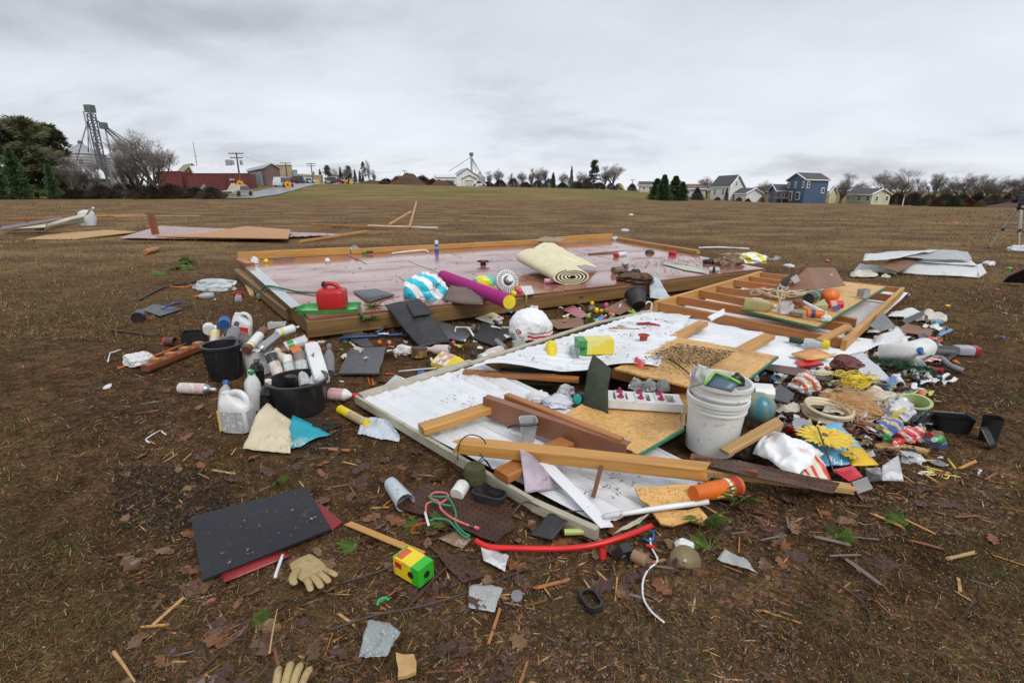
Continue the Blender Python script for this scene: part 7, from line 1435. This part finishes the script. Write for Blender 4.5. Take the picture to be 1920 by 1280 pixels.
blob('toy', 'white patterned toy figure near the pine needles', 'toy', (1282, 1028, .0), 34, 18, whitep, 130, .3, .7, sub=3); cord('tube', 'blue plastic clip frame below the osb', [(1203, 992, .02), (1225, 996, .02), (1222, 1014, .015), (1205, 1008, .015)], .005, bluep, 'clip', k=2); turned('cap', 'small red plug beside the brown tube', 'plug', (1212, 1022, .01), (1228, 1026, .01), [('body', [(0, 0), (.006, 0), (.006, 1), (0, 1)], redp)])
turned('cartridge', 'pale green cartridge shell under the siding', 'cartridge', (1058, 997, .02), (1094, 996, .02), [('body', [(0, 0), (.0125, 0), (.0125, 1), (.010, 1)], C('pale_lime', (.50, .56, .16), .35))]); cl_ = item('glass_bowl', 'amber glass bowl half buried by the pine needles', 'bowl', (1280, 1052, -.01), 0, .9, 0); MB().lathe([(.055, .03), (.05, .018), (.03, .006), (.001, .002)], 22).build('bowl', C('amber_glass', (.26, .20, .10), .15), cl_, smooth=True)
sheet('rubber_mat', 'curled black rubber scrap under the wall corner', [(993, 1000, .02), (1035, 1012, .015), (1075, 965, .05), (1030, 962, .05)], rubber, 8, 8, .012, 6, .004, cat='rubber')
sheet('plastic_bag', 'pale blue crumpled bag beside the wall corner', [(668, 815, .006), (748, 828, .006), (742, 788, .03), (682, 780, .03)], C('pale_blue_film', (.66, .72, .78), .3, col2=(.54, .60, .66), scale=6, trans=.2), 30, 26, .02, 12, .0012, edge=.02, cat='bag', curl=lambda u, v: .04*(math.sin(PI*u)*math.sin(PI*v))**.7*(.7+.5*math.sin(u*8)*math.sin(v*6+1)))
turned('caulk_tube', 'yellow and purple caulk tube beside the blue bag', 'caulk tube', (638, 767, .028), (690, 795, .028), [('body', [(0, 0), (.026, 0), (.026, .02), (.025, .04), (.025, 1), (0, 1)], yelp), ('label', [(.0255, .38), (.0255, .95)], printm('purple_print', (.60, .50, .05), (.16, .08, .35), 90, .62)), ('end', [(.001, -.002), (.02, -.002), (.024, .01)], graym)])
turned('bottle', 'white spray bottle with red trigger right of the wide pot', 'bottle', (618, 738, .04), (678, 742, .035), [('body', [(0, 0), (.036, .01), (.038, .1), (.038, .5), (.022, .62), (.012, .68), (.012, .74)], whitep), ('label', [(.0385, .04), (.0385, .46)], printm('red_white_print', (.70, .66, .64), (.55, .04, .04), 60, .6)), ('trigger', [(.014, .72), (.016, .8), (.010, .98), (0, 1)], redp)])
sheet('sack', 'torn cream sack with turquoise edge before the printed jug', [(454, 842, .012), (545, 850, .012), (545, 788, .06), (500, 755, .13)], creams, 14, 14, .022, 7, .004, edge=.012, cat='sack', curl=lambda u, v: .03*math.sin(PI*v)*(1-u*.4))
sheet('sack', 'turquoise printed sack mouth beside the cream sack', [(520, 843, .012), (556, 838, .02), (620, 812, .015), (550, 780, .075)], C('turquoise_sack', (.02, .36, .46), .4, dirt=.35, dirtcol=(.58, .52, .38), dscale=5), 14, 8, .018, 9, .003, edge=.01, cat='sack')
tw = wraptext(bpy.data.objects['sack.003'] if 'sack.003' in bpy.data.objects else sk, 'IV', .035, creams, 0, 0); sp2 = tw.parent; tw.matrix_local = sp2.matrix_world.inverted() @ (Matrix.Translation(P(551, 832, .045)) @ Matrix.Rotation(.5, 4, 'Z') @ Matrix.Rotation(.8, 4, 'X'))
blob('soil_heap', 'dark spilled potting soil inside the torn sack', 'soil', (590, 805, .0), 80, 16, C('potting_soil', (.022, .015, .010), .9, bmp=.7), 150, .3, .6)
cord('clip', 'orange plastic clip near the caulk tube', [(690, 708, .01), (694, 724, .01), (700, 722, .01), (698, 710, .01)], .005, orgp, 'clip', k=1); poly('paper', 'white printed leaflet at the wall edge trim', [(716, 726, .02), (742, 702, .06), (766, 712, .05), (738, 735, .03)], .003, news, cat='paper'); turned('saucer', 'blue round lid behind the wall edge trim', 'lid', (790, 703, .03), (790, 700, .05), [('lid', [(0, 0), (.03, 0), (.026, .9), (0, 1)], bluep)])
cord('rod', 'thin white rod left of the wall edge', [(747, 696, .02), (790, 692, .03), (858, 687, .06)], .005, whitep, 'rod', k=2)
# ================= farther wreckage =================
fw = item('collapsed_roof', 'cream and grey collapsed roof corner with a white cap', 'roof wreckage', (95, 430, 0)); o0 = fw.location
def fp(nm, m, pts): quadpart(fw, nm, m, pts, .02)
cr2 = C('cream_metal', (.56, .53, .42), .5, col2=(.46, .43, .33), scale=2)
fp('fascia', cr2, [(82, 436, .10), (158, 418, .25), (158, 406, .45), (88, 424, .30)]); fp('roof_skin', cr2, [(88, 422, .30), (120, 411, .42), (165, 400, .55), (158, 407, .45)]); fp('fascia', cr2, [(8, 435, .05), (85, 426, .25), (85, 420, .32), (30, 429, .18)]); fp('rail', C('grey_rail', (.16, .14, .15), .5), [(0, 431, .12), (115, 411, .42), (116, 407, .46), (5, 424, .20)])
quadpart(fw, 'torn_wood', pineO, [(65, 432, .05), (90, 432, .05), (86, 422, .25), (62, 425, .22)], .03); autosmooth(MB().lathe([(.001, 0), (.19, .04), (.25, .26), (.20, .46), (.06, .52), (.001, .52)], 18).build('cap', film, fw, P(167, 425, .12)-o0), 40); MB().tube([P(163, 402, .62)-o0, P(170, 392, .78)-o0, P(175, 390, .8)-o0], .03, 6).build('flap', film, fw)
poly('osb_sheet', 'pale plywood sheet lying left in the field', [(48, 448, .04), (140, 448, .04), (258, 434, .08), (200, 431, .1), (100, 438, .06)], .02, splint, cat='board'); sheet('siding_sheet', 'long pink siding sheet lying in the far left field', [(225, 446, .06), (440, 448, .06), (640, 440, .06), (300, 424, .16)], C('pink_siding', (.46, .33, .31), .4), 20, 12, .02, .8, .01, rib=.015, pitch=.25, cat='sheet')
poly('plywood', 'orange plywood strip on the pink siding', [(292, 443, .10), (540, 447, .12), (545, 430, .20), (460, 424, .24), (380, 437, .16)], .02, wood('orange_ply', (.55, .28, .10), (.42, .19, .06), .5, False), cat='board')
board('post', 'reddish board standing upright in the left field', P(293, 446, 0), P(293, 446, 0)+Vector((-.02, 0, .62)), .20, .03, redwood, cat='post', up=Vector((0, 1, 0)))
board('timber', 'broken timber standing up beyond the shed floor', (768, 427, .05), (781, 378, .62), .09, .05, pineO, cat='timber'); board('timber', 'leaning timber brace beside the standing timber', (730, 421, .05), (770, 397, .40), .09, .05, pineY, cat='timber'); board('timber', 'long timber lying below the standing one', (624, 423, .06), (765, 428, .08), .09, .07, pineO, cat='timber'); board('timber', 'short orange timber left of the long one', (583, 421, .05), (625, 422, .05), .09, .06, pineO, cat='timber')
board('timber', 'pale yellow stud lying before the pink siding', (563, 453, .04), (688, 434, .06), .06, .06, pineY, cat='timber'); board('timber', 'orange rail lying far left behind the roof wreck', (180, 405, .05), (272, 402, .06), .10, .08, pineY, cat='timber'); board('timber', 'long pink rail lying far left in the field', (215, 406, .03), (375, 405, .03), .10, .05, C('pink_rail', (.48, .30, .26), .5), cat='timber'); board('timber', 'red rail lying behind the grey roof rail', (18, 411, .05), (115, 408, .06), .10, .07, pineO, cat='timber'); board('pipe', 'white pipe lying beyond the long timber', (690, 423, .03), (820, 427, .03), .06, .05, whitep, cat='pipe')
turned('log', 'short orange log lying alone in the left field', 'log', (272, 473, .05), (295, 467, .05), [('log', [(0, 0), (.05, 0), (.055, .1), (.055, .9), (.05, 1), (0, 1)], orgp if False else pineO)])
# white wreck on the right
ww = item('wrecked_shed_part', 'crumpled white metal box wreck on the right field', 'wreckage', (1725, 515, 0)); wm = C('dented_white_metal', (.66, .67, .66), .4, col2=(.56, .57, .57), scale=2, dirt=.15, dscale=3)
o0 = ww.location
def wq(nm, m, pts): quadpart(ww, nm, m, pts, .015)
def wsheet(nm, m, c4, **k): sheet(nm, None, c4, m, 14, 8, parent=ww, **k)
wsheet('roof_sheet', wm, [(1618, 489, .24), (1690, 482, .28), (1760, 467, .36), (1622, 475, .28)], amp=.03, fr=2, th=.01); wsheet('roof_sheet', C('grey_underside', (.42, .44, .45), .5), [(1690, 482, .27), (1822, 488, .22), (1815, 471, .30), (1740, 467, .35)], amp=.03, fr=2, th=.01); wsheet('box_panel', wm, [(1690, 512, .02), (1838, 520, .02), (1832, 496, .17), (1700, 488, .20)], amp=.025, fr=3, th=.01); wsheet('box_end', wm, [(1838, 520, .02), (1850, 512, .02), (1840, 494, .17), (1832, 496, .17)], amp=.01, fr=3, th=.01)
wsheet('lower_sheet', wm, [(1602, 505, .05), (1680, 513, .03), (1690, 500, .10), (1612, 495, .10)], amp=.04, fr=3, th=.01); wsheet('cardboard', cardb, [(1650, 500, .15), (1685, 510, .08), (1735, 483, .24), (1680, 480, .27)], amp=.04, fr=3, th=.01)
wsheet('box_top', wm, [(1700, 489, .20), (1832, 497, .17), (1820, 486, .18), (1735, 482, .22)], amp=.02, fr=3, th=.01)
poly('panel', 'black panel leaning at the right picture edge', [(1880, 527, .03), (1890, 517, .12), (1945, 492, .35), (1945, 530, .05)], .02, rubber, cat='panel')
for x, y, w_, h_, m, l_ in [(1853, 497, 20, 8, film, 'white crumpled scrap right of the white wreck'), (1912, 472, 36, 12, film, 'white sheet scrap by the tripod'), (1478, 500, 20, 5, film, 'white scrap behind the cardboard box'), (1172, 433, 14, 4, film, 'small white scrap in the middle field'), (1183, 404, 8, 3, film, 'tiny white scrap far out in the field')]: blob('scrap', l_, 'scrap', (x, y), w_, h_, m, int(x), .35, .8, sub=3)
for x, y, m, l_ in [(1893, 502, C('neon_green', (.05, .55, .15), .4), 'green marker on the right field'), (1791, 417, pinkp, 'pink marker far out on the right field'), (1552, 488, pinkp, 'pink scrap beyond the cardboard box'), (1880, 631, bluep, 'blue ball on the right soil'), (1777, 572, yelp, 'yellow scrap on the right field')]: ball('scrap_piece', l_, x, y, .03, 4, m, 'scrap', squash=.6)
# video camera on tripod
tp = item('camera_tripod', 'black video camera on a silver tripod', 'tripod', (1892, 468, 0)); o0 = tp.location; s = ppm(o0); hz = 76*s
for a in (2.6, 4.4, .4):
    d = Vector((math.cos(a), math.sin(a), 0)); foot = d*.34; mid = d*.19+Vector((0, 0, hz*.48)); top = Vector((0, 0, hz*.98))+d*.04
    for off in (-.018, .018): MB().tube([mid+Vector((off, 0, 0)), top+Vector((off*.6, 0, 0))], .016, 6).build('leg', C('tripod_silver', (.42, .38, .34), .35, metal=.6), tp)
    MB().tube([foot, mid], .017, 6).build('leg', MATS['tripod_silver'], tp); MB().lathe([(.03, -.03), (.03, .03)], 8, mid).build('joint', blackp, tp); MB().lathe([(.03, 0), (.02, .04)], 8, foot).build('foot', blackp, tp)
MB().lathe([(.06, hz*.95), (.075, hz*1.0), (.05, hz*1.06), (.06, hz*1.1)], 12).build('head', blackp, tp); MB().box((.02, 0, hz*1.2), (.38, .13, .16)).build('camera_body', blackp, tp); MB().lathe([(.05, 0), (.065, .12), (.07, .13), (.001, .12)], 14).build('lens', blackp, tp, (-.16, 0, hz*1.2)).rotation_euler = (0, -PI/2, 0); MB().box((.0, 0, hz*1.2+.12), (.26, .03, .03)).build('carry_handle', blackp, tp); MB().box((-.09, 0, hz*1.2+.095), (.03, .03, .05)).build('handle_post', blackp, tp); MB().tube([(.02, 0, hz), (-.12, .1, hz*.8)], .012, 5).build('pan_bar', redm, tp)
# ================= litter on the soil =================
RN = np.random.default_rng(12)
def scatter(n, x0=-250, x1=2170, y0=405, y1=1420, bias=1.0):
    u = (RN.uniform(x0, x1, n)-960)/F; yy = y0+(y1-y0)*RN.uniform(0, 1, n)**bias; v = (yy-640)/F
    d = np.stack([u, CT-v*ST, -ST-v*CT], 1); t = -H/d[:, 2]
    p = d*t[:, None]; p[:, 2] = [gz(a, b) for a, b in p[:, :2]]
    return p
def thin(p, x0, x1, y0, y1, keep):   # bare churned soil keeps only part of the grass
    px = 960+F*p[:, 0]/(p[:, 1]*CT+H*ST); v = (H*CT-p[:, 1]*ST)/(p[:, 1]*CT+H*ST); py = 640+F*v
    nn = np.array([noise.noise((a*1.5, b*1.5, 2.)) for a, b in p[:, :2]])*.5
    return p[~((px > x0) & (px < x1) & (py > y0) & (py < y1) & (RN.uniform(0, 1, len(p))+nn > keep))]
def tri_object(name, V, Fc, mats, mi, label=None, kind='stuff', smooth=False):
    me = bpy.data.meshes.new(name); me.from_pydata(V.tolist() if hasattr(V, 'tolist') else V, [], Fc)
    for m in mats: me.materials.append(m)
    me.polygons.foreach_set('material_index', np.asarray(mi, np.int32)); me.update()
    o = link(name, me); tag(o, label, name.replace('_', ' ') if label else None, kind=kind); return o
def blades(name, label, pts, lmin, lmax, wmul, tilt, mats, pm, curl=.0):
    n = len(pts); dist = np.linalg.norm(pts[:, :2], axis=1); az = RN.uniform(0, 2*PI, n); L_ = RN.uniform(lmin, lmax, n)*(1+dist*.06); wd = np.maximum(.0006, .0005*dist)*wmul*RN.uniform(.7, 1.5, n)
    el = np.abs(RN.normal(0, tilt, n)); dx, dy, dz = np.cos(az)*np.cos(el), np.sin(az)*np.cos(el), np.sin(el)
    s = np.stack([-np.sin(az), np.cos(az), np.zeros(n)], 1)*wd[:, None]; d = np.stack([dx, dy, dz], 1)*L_[:, None]; z = np.array([0, 0, .003])
    V = np.concatenate([pts-s+z, pts+s+z, pts+d*.55+s*.8+z+np.array([0, 0, 1])*(curl*L_)[:, None], pts+d+z], 0)
    i = np.arange(n); Fc = np.concatenate([np.stack([i, i+n, i+2*n], 1), np.stack([i, i+2*n, i+3*n], 1)]).tolist(); mi = RN.choice(len(mats), n, p=pm); return tri_object(name, V, Fc, mats, np.concatenate([mi, mi]), label)
gm = [mat('straw', (.40, .27, .125), .8, (.27, .17, .075), 3, spec=.12), mat('dead_grass', (.20, .112, .048), .85, (.115, .062, .028), 3, spec=.12), mat('dark_thatch', (.070, .038, .020), .9, (.042, .024, .013), 3, spec=.12), mat('olive_grass', (.115, .098, .036), .8, (.075, .065, .022), 3, spec=.12), mat('green_grass', (.075, .13, .02), .7, (.05, .09, .015), 3, spec=.12)]
blades('dry_grass', 'short dead grass and thatch covering the field', thin(thin(scatter(80000, y0=500, bias=.8), 560, 1600, 760, 1130, .30), 850, 2400, 960, 1500, .45), .010, .034, 1.0, .4, gm, [.09, .33, .36, .19, .03])
blades('field_thatch', 'straw coloured thatch over the farther field', scatter(60000, y0=384, y1=640), .016, .04, .8, .75, gm, [.28, .44, .05, .21, .02])
# green tufts of moss grass
tc_ = scatter(260); tp_ = np.concatenate([c+np.concatenate([RN.normal(0, .035+.01*np.linalg.norm(c[:2]), (60, 2)), np.zeros((60, 1))], 1) for c in tc_])
tp_[:, 2] = [gz(a, b) for a, b in tp_[:, :2]]; blades('moss_grass', 'small tufts of live green grass between the thatch', tp_, .012, .035, .9, .8, gm, [.02, .1, .08, .45, .35])
def bits(name, label, pts, smin, smax, mats, pm, flat=.5, long=1.0):
    n = len(pts); dist = np.linalg.norm(pts[:, :2], axis=1); s = RN.uniform(smin, smax, n)*RN.uniform(.5, 1.2, n)*(1+dist*.05); az = RN.uniform(0, 2*PI, n)
    a = np.stack([np.cos(az), np.sin(az), RN.normal(0, .12, n)], 1)*(s*long)[:, None]; b = np.stack([-np.sin(az), np.cos(az), RN.normal(0, .12, n)], 1)*(s*RN.uniform(.5, 1, n)/np.sqrt(long))[:, None]; c = np.stack([np.zeros(n)]*2+[s*flat*RN.uniform(.7, 1.2, n)], 1); p = pts+c*.35
    V = np.concatenate([p+a, p-a*.9, p+b, p-b*.9, p+c, p-c]); k = [np.arange(n)+n*j for j in range(6)]; Fc = []
    for x, y in ((0, 2), (2, 1), (1, 3), (3, 0)): Fc += np.stack([k[x], k[y], k[4]], 1).tolist()+np.stack([k[y], k[x], k[5]], 1).tolist()
    mi = RN.choice(len(mats), n, p=pm); return tri_object(name, V, Fc, mats, np.tile(mi, 8), label)
pebm = [mat('pale_pebble', (.36, .32, .26), .7, (.26, .22, .17), 30), mat('tan_pebble', (.22, .16, .10), .7, (.15, .11, .07), 30), mat('grey_pebble', (.12, .12, .12), .6, (.08, .08, .08), 30), mat('soil_crumb', (.055, .035, .020), .9, (.035, .022, .013), 30)]
bits('gravel', 'fine gravel and soil crumbs strewn over the soil', scatter(20000, bias=.7), .0018, .005, pebm, [.07, .16, .09, .68], .7)
bits('gravel', 'pale grit on the sandy ground at the lower right', scatter(7000, 850, 2100, 930, 1400, .8), .0015, .0042, pebm, [.24, .26, .2, .30], .7)
# leaves
lm = [mat('maroon_leaf', (.085, .036, .024), .42, (.050, .022, .016), 25), mat('brown_leaf', (.135, .062, .030), .45, (.085, .038, .02), 25), mat('rust_leaf', (.23, .085, .025), .45, (.14, .05, .018), 25), mat('tan_leaf', (.20, .11, .05), .5, (.13, .07, .032), 25)]
def zone(n):
    a = scatter(int(n*.5), 250, 1500, 780, 1300); b = scatter(int(n*.2), 150, 900, 560, 820); c = scatter(n-len(a)-len(b), 1350, 1900, 700, 1000); return np.concatenate([a, b, c])
bits('leaf_litter', 'wet leaf fragments and bark crumbs around the wreckage', zone(15000), .004, .012, lm+[gm[2]], [.34, .26, .10, .06, .24], .25, 1.5)
wcm = [mat('orange_chip', (.42, .20, .07), .6, (.28, .12, .04), 20), mat('pale_chip', (.55, .36, .16), .65, (.40, .24, .10), 20), mat('brown_chip', (.17, .075, .035), .6, (.11, .05, .025), 20)]
bits('wood_chips', 'small wood splinters strewn over the soil', zone(2600), .004, .010, wcm, [.35, .2, .45], .22, 4.0)
dk_ = np.concatenate([scatter(2600, 215, 430, 872, 985), scatter(1500, 560, 640, 790, 850)]); bits('potting_soil', 'dark spilled potting soil left of the black panel', dk_, .003, .008, [mat('black_soil', (.010, .008, .006), .9)], [1.0], .6)
def leaf_mesh(seed, m):
    R = random.Random(seed); out = []; k = 7
    for i in range(k+1):
        t = i/k; w_ = .5*math.sin(PI*min(1, t*.93+.07))**.8*(1.0 if i % 2 else .55)*R.uniform(.8, 1.15); out.append((t, w_))
    vs = []; 
    for t, w_ in out:
        for s in (-1, 0, 1): vs.append(((t-.5)*1.5, s*w_, .16*noise.noise((t*3, s*1.5, seed))+.10*abs(s)*R.uniform(-.3, 1)))
    vs += [(-.95, .02, .03), (-.95, -.02, .03)]; fs = [f for i in range(k) for f in ((i*3, i*3+1, i*3+4, i*3+3), (i*3+1, i*3+2, i*3+5, i*3+4))]+[(1, 24, 25)]
    me = MB().add(vs, fs).mesh('oak_leaf', m); return me
LM = [leaf_mesh(i, lm[i % 4] if i % 5 else lm[0]) for i in range(10)]
for i, p in enumerate(np.concatenate([scatter(110, 230, 980, 850, 1330), scatter(60, 600, 1300, 830, 1080), scatter(40, 980, 1500, 900, 1130), scatter(26, 300, 800, 640, 840), scatter(20, 1450, 1880, 860, 1050)])):
    o = link('oak_leaf', LM[i % 10]); s = random.uniform(.03, .072); o.location = (p[0], p[1], p[2]+.006); o.scale = (s, s, s); o.rotation_euler = (random.gauss(0, .25), random.gauss(0, .25), random.random()*6.3); tag(o, 'wet brown oak leaf lying on the soil around the wreckage', 'leaf', 'fallen oak leaves')
SM = [board_mesh('wood_splinter', 1, .09, .045, [pineO, splint, pineY, redwood, oldwood][i % 5], i, .12) for i in range(10)]
for i, p in enumerate(np.concatenate([scatter(48, 230, 1000, 840, 1270), scatter(26, 120, 640, 600, 860), scatter(22, 980, 1500, 960, 1150), scatter(30, 1450, 1880, 840, 1150)])):
    o = link('wood_splinter', SM[i % 10]); l_ = random.uniform(.035, .12); o.location = (p[0], p[1], p[2]+.006); w_ = l_*random.uniform(.5, 1.6); o.scale = (w_*.9, w_*.7, l_); o.rotation_euler = (PI/2+random.gauss(0, .06), random.uniform(-.4, .4), random.random()*6.3); tag(o, 'thin wood splinter lying on the soil around the wreckage', 'splinter', 'wood splinters on the soil')
PMt = [paper, film, offw, news, C('scrap_orange', (.6, .2, .05), .5), C('scrap_blue', (.08, .2, .5), .4), C('scrap_yellow', (.7, .6, .05), .4), graym, C('scrap_red', (.5, .04, .04), .4), C('scrap_green', (.05, .35, .12), .4)]
PM_ = [blob_mesh('scrap', m, 200+i, .5, 2, .3, 1.8) for i, m in enumerate(PMt)]
for i, p in enumerate(np.concatenate([scatter(85, 1400, 1800, 620, 880), scatter(26, 560, 1000, 590, 720), scatter(22, 980, 1220, 555, 620), scatter(5, 60, 700, 520, 900), scatter(14, 1700, 1920, 480, 700)])):
    k = random.choice([0, 0, 1, 1, 2, 3, 4, 5, 6, 7, 8, 9]); o = link('scrap', PM_[k]); s = random.uniform(.008, .022)*(1+p[1]*.05); zz = .10 if (1440 < 960+1000*p[0]/p[1] < 1700 and 2.6 < p[1] < 4.2) else 0
    o.location = (p[0], p[1], p[2]+zz*random.random()); o.scale = (s*random.uniform(.8, 2), s, s*.28); o.rotation_euler = (random.gauss(0, .3), random.gauss(0, .3), random.random()*6.3); nm = ['white paper', 'white film', 'cream plastic', 'printed paper', 'orange plastic', 'blue plastic', 'yellow plastic', 'grey plastic', 'red plastic', 'green plastic'][k]
    tag(o, 'small '+nm+' scrap strewn about the wreckage', 'scrap', nm+' scraps strewn about')
# branches and twigs
twm = mat('dark_twig', (.075, .045, .034), .6, (.045, .028, .022), 20)
for i, (lab, pts, r) in enumerate([('long dark branch crossing below the juice box', [(615, 1188), (700, 1160), (790, 1142), (880, 1115), (985, 1072), (1048, 1052)], .0055), ('reddish branch rising from the bottom past the juice box', [(668, 1268), (720, 1200), (795, 1110), (850, 1060), (950, 1005)], .005), ('thin dark branch lying over the juice box', [(640, 1098), (705, 1078), (780, 1052), (870, 1047), (950, 1060)], .004), ('long twig at the lower left leading to the glove', [(370, 1272), (440, 1205), (520, 1150), (560, 1120)], .004), ('curved twig on the lower right soil', [(1570, 1100), (1612, 1130), (1632, 1165), (1622, 1198)], .004), ('thin straight twig right of the broken pegboard', [(1482, 1128), (1540, 1150), (1602, 1172)], .003), ('long twig at the right edge below the paper strip', [(1780, 888), (1850, 918), (1925, 950)], .004), ('bent twigs tangled under the wall corner', [(960, 965, .03), (985, 940, .06), (1030, 955, .05), (1105, 958, .05)], .005), ('brown branch stub left of the notched beam', [(210, 622), (250, 627), (290, 632), (300, 620)], .012), ('long straight straw rod on the lower left soil', [(215, 1228), (235, 1255), (255, 1285)], .006), ('yellowed reed standing over the bottom glove', [(505, 1225, .01), (512, 1180, .03), (520, 1140, .04)], .003), ('dark branch on the seed covered osb sheet', [(1255, 672, .23), (1280, 690, .22), (1300, 708, .22)], .008)]):
    cord('branch', lab, pts, r, twm if i not in (9, 10) else splint, 'branch', 6, 5, taper=r*.4)
TW = []
for k in range(6):
    R = random.Random(k); a = [Vector((0, 0, 0))]; 
    for j in range(5): a.append(a[-1]+Vector((.2, R.gauss(0, .05), R.gauss(.0, .02))))
    m = MB().tube(a, [.013, .012, .010, .008, .006, .004], 5)
    for j in (2, 3, 4): d = Vector((.14, R.choice((-1, 1))*.11, R.uniform(0, .06))); m.tube([a[j], a[j]+d*.5, a[j]+d], [.006, .005, .003], 4)
    TW.append(m.mesh('twig', twm))
for i, p in enumerate(np.concatenate([scatter(60, 200, 1450, 850, 1290), scatter(24, 1300, 1900, 860, 1250), scatter(26, 60, 700, 560, 860)])):
    o = link('twig', TW[i % 6]); s = random.uniform(.06, .2); o.location = (p[0], p[1], p[2]+.006); o.scale = (s, s, s); o.rotation_euler = (random.random()*6, random.gauss(0, .06), random.random()*6.3); tag(o, 'small dark twig lying on the soil around the wreckage', 'twig', 'fallen twigs')
def sprig(px, py, rpx, label, z=None, n=46, green=True):
    p = V3((px, py) if z is None else (px, py, z)); r = rpx*ppm(p); R = random.Random(int(px)); o = empty('pine_sprig', p); tag(o, label, 'pine sprig', 'torn pine sprigs'); vs, fs = [], []; a0 = R.random()*6
    for i in range(n):
        a = a0+R.gauss(0, .7); d = Vector((math.cos(a), math.sin(a), abs(R.gauss(.15, .25)))).normalized()*r*R.uniform(.6, 1.2); s = d.cross(Vector((0, 0, 1))).normalized()*max(.0009, r*.014); b = len(vs); q = Vector((R.gauss(0, .004), R.gauss(0, .004), .004)); vs += [q-s, q+s, q+d*.6+Vector((0, 0, .012))+s, q+d]; fs += [(b, b+1, b+2), (b, b+2, b+3)]
    MB().add(vs, fs).build('needles', mat('fresh_needles', (.15, .22, .05), .5, (.09, .14, .03), 30), o); d = Vector((math.cos(a0+PI), math.sin(a0+PI), .05))*r*.5; MB().tube([d, Vector((0, 0, .005))], .003, 5).build('stem', twm, o)
for px, py, r_, l_, z in [(838, 985, 40, 'pine sprig beside the green bungee cord', None), (790, 990, 32, 'pine sprig left of the bungee hook', None), (1318, 975, 46, 'pine sprig right of the lower osb piece', .02), (1330, 1030, 42, 'pine sprig above the amber bowl', None), (1395, 935, 40, 'pine sprig at the end of the orange tumbler', .03), (1345, 925, 40, 'pine sprig lying on the osb fragment', .1), (1566, 1010, 34, 'pine sprig low at the right of the pile', None), (1700, 985, 36, 'flat pine sprig on the right soil', None), (665, 1030, 30, 'pine sprig under the stirring stick', None), (470, 1170, 34, 'pine sprig above the bottom glove', None), (692, 600, 26, 'pine sprig hanging at the front rim timber', .12), (702, 575, 22, 'pine sprig on the shed floor corner', ZP), (1215, 1000, 28, 'pine sprig beside the blue clip', None), (610, 540, 18, 'small pine sprig lying by the floor', None), (520, 905, 20, 'small pine sprig above the black panel', None)]: sprig(px, py, r_, l_, z)
for i, (px, py) in enumerate([(330, 505), (350, 495), (310, 515), (365, 505), (335, 490)]): sprig(px, py, 22, ORD[i]+' green weed tuft in the clump left of the shed floor', None, 70)
# crumbs lying on the sheets
def on_quad(n, q, dz=.004):
    a, b, c, d = [np.array(V3(p)) for p in q]; u, v = RN.uniform(0, 1, (n, 1)), RN.uniform(0, 1, (n, 1)); return (a*(1-u)+b*u)*(1-v)+(d*(1-u)+c*u)*v+np.array([0, 0, dz])
def clump(p): return p[np.array([noise.noise((a*5, b*5, 1.))+.35*noise.noise((a*16, b*16, 3.)) > .12 for a, b in p[:, :2]])]
bits('debris_crumbs', 'dark leaf crumbs sprinkled over the white siding', clump(np.concatenate([on_quad(1100, [(700, 745, .075), (1130, 975, .05), (1300, 890, .05), (900, 690, .115)], .008), on_quad(1300, [(900, 682, .19), (1210, 684, .215), (1280, 600, .14), (1210, 595, .12)], .012)])), .002, .007, lm+[gm[2]], [.4, .3, .05, .05, .2], .3, 2.0)
bits('seed_litter', 'wet seed husks and bark over the osb sheet', np.concatenate([on_quad(1700, [(1210, 672, .222), (1330, 690, .21), (1380, 660, .21), (1270, 645, .222)]), on_quad(500, [(1180, 688, .22), (1300, 712, .215), (1380, 660, .21), (1250, 640, .222)])]), .002, .007, [mat('seed_husk', (.16, .11, .06), .7, (.09, .06, .03), 40), lm[0], gm[2]], [.4, .25, .35], .4, 1.5)
bits('floor_crumbs', 'leaf crumbs scattered over the wet shed floor', np.concatenate([on_quad(350, [(600, 590, ZP), (1400, 503, ZP), (1160, 455, ZP), (480, 490, ZP)]), on_quad(500, [(1200, 520, ZP), (1400, 500, ZP), (1300, 480, ZP), (1180, 490, ZP)]), on_quad(300, [(700, 575, ZP), (1000, 545, ZP), (980, 535, ZP), (720, 555, ZP)])]), .003, .010, lm+[gm[2]], [.4, .3, .1, .05, .15], .25, 1.6)
bits('pile_crumbs', 'wet bark crumbs between the goods of the pile', np.concatenate([on_quad(2600, [(1400, 800, .02), (1700, 860, .02), (1720, 720, .03), (1450, 720, .05)]), on_quad(900, [(1600, 720, .02), (1760, 760, .01), (1760, 620, .01), (1640, 620, .03)])]), .004, .014, lm+[wcm[2], wcm[1], gm[2]], [.3, .2, .06, .06, .15, .05, .18], .4, 2.0)
bits('panel_grit', 'crumbs of soil and leaf on the black panel', on_quad(90, [(385, 1078, .016), (615, 990, .034), (572, 918, .052), (362, 970, .038)], .006), .0015, .005, lm+[pebm[0], wcm[0]], [.25, .25, .1, .1, .2, .1], .3, 1.6)
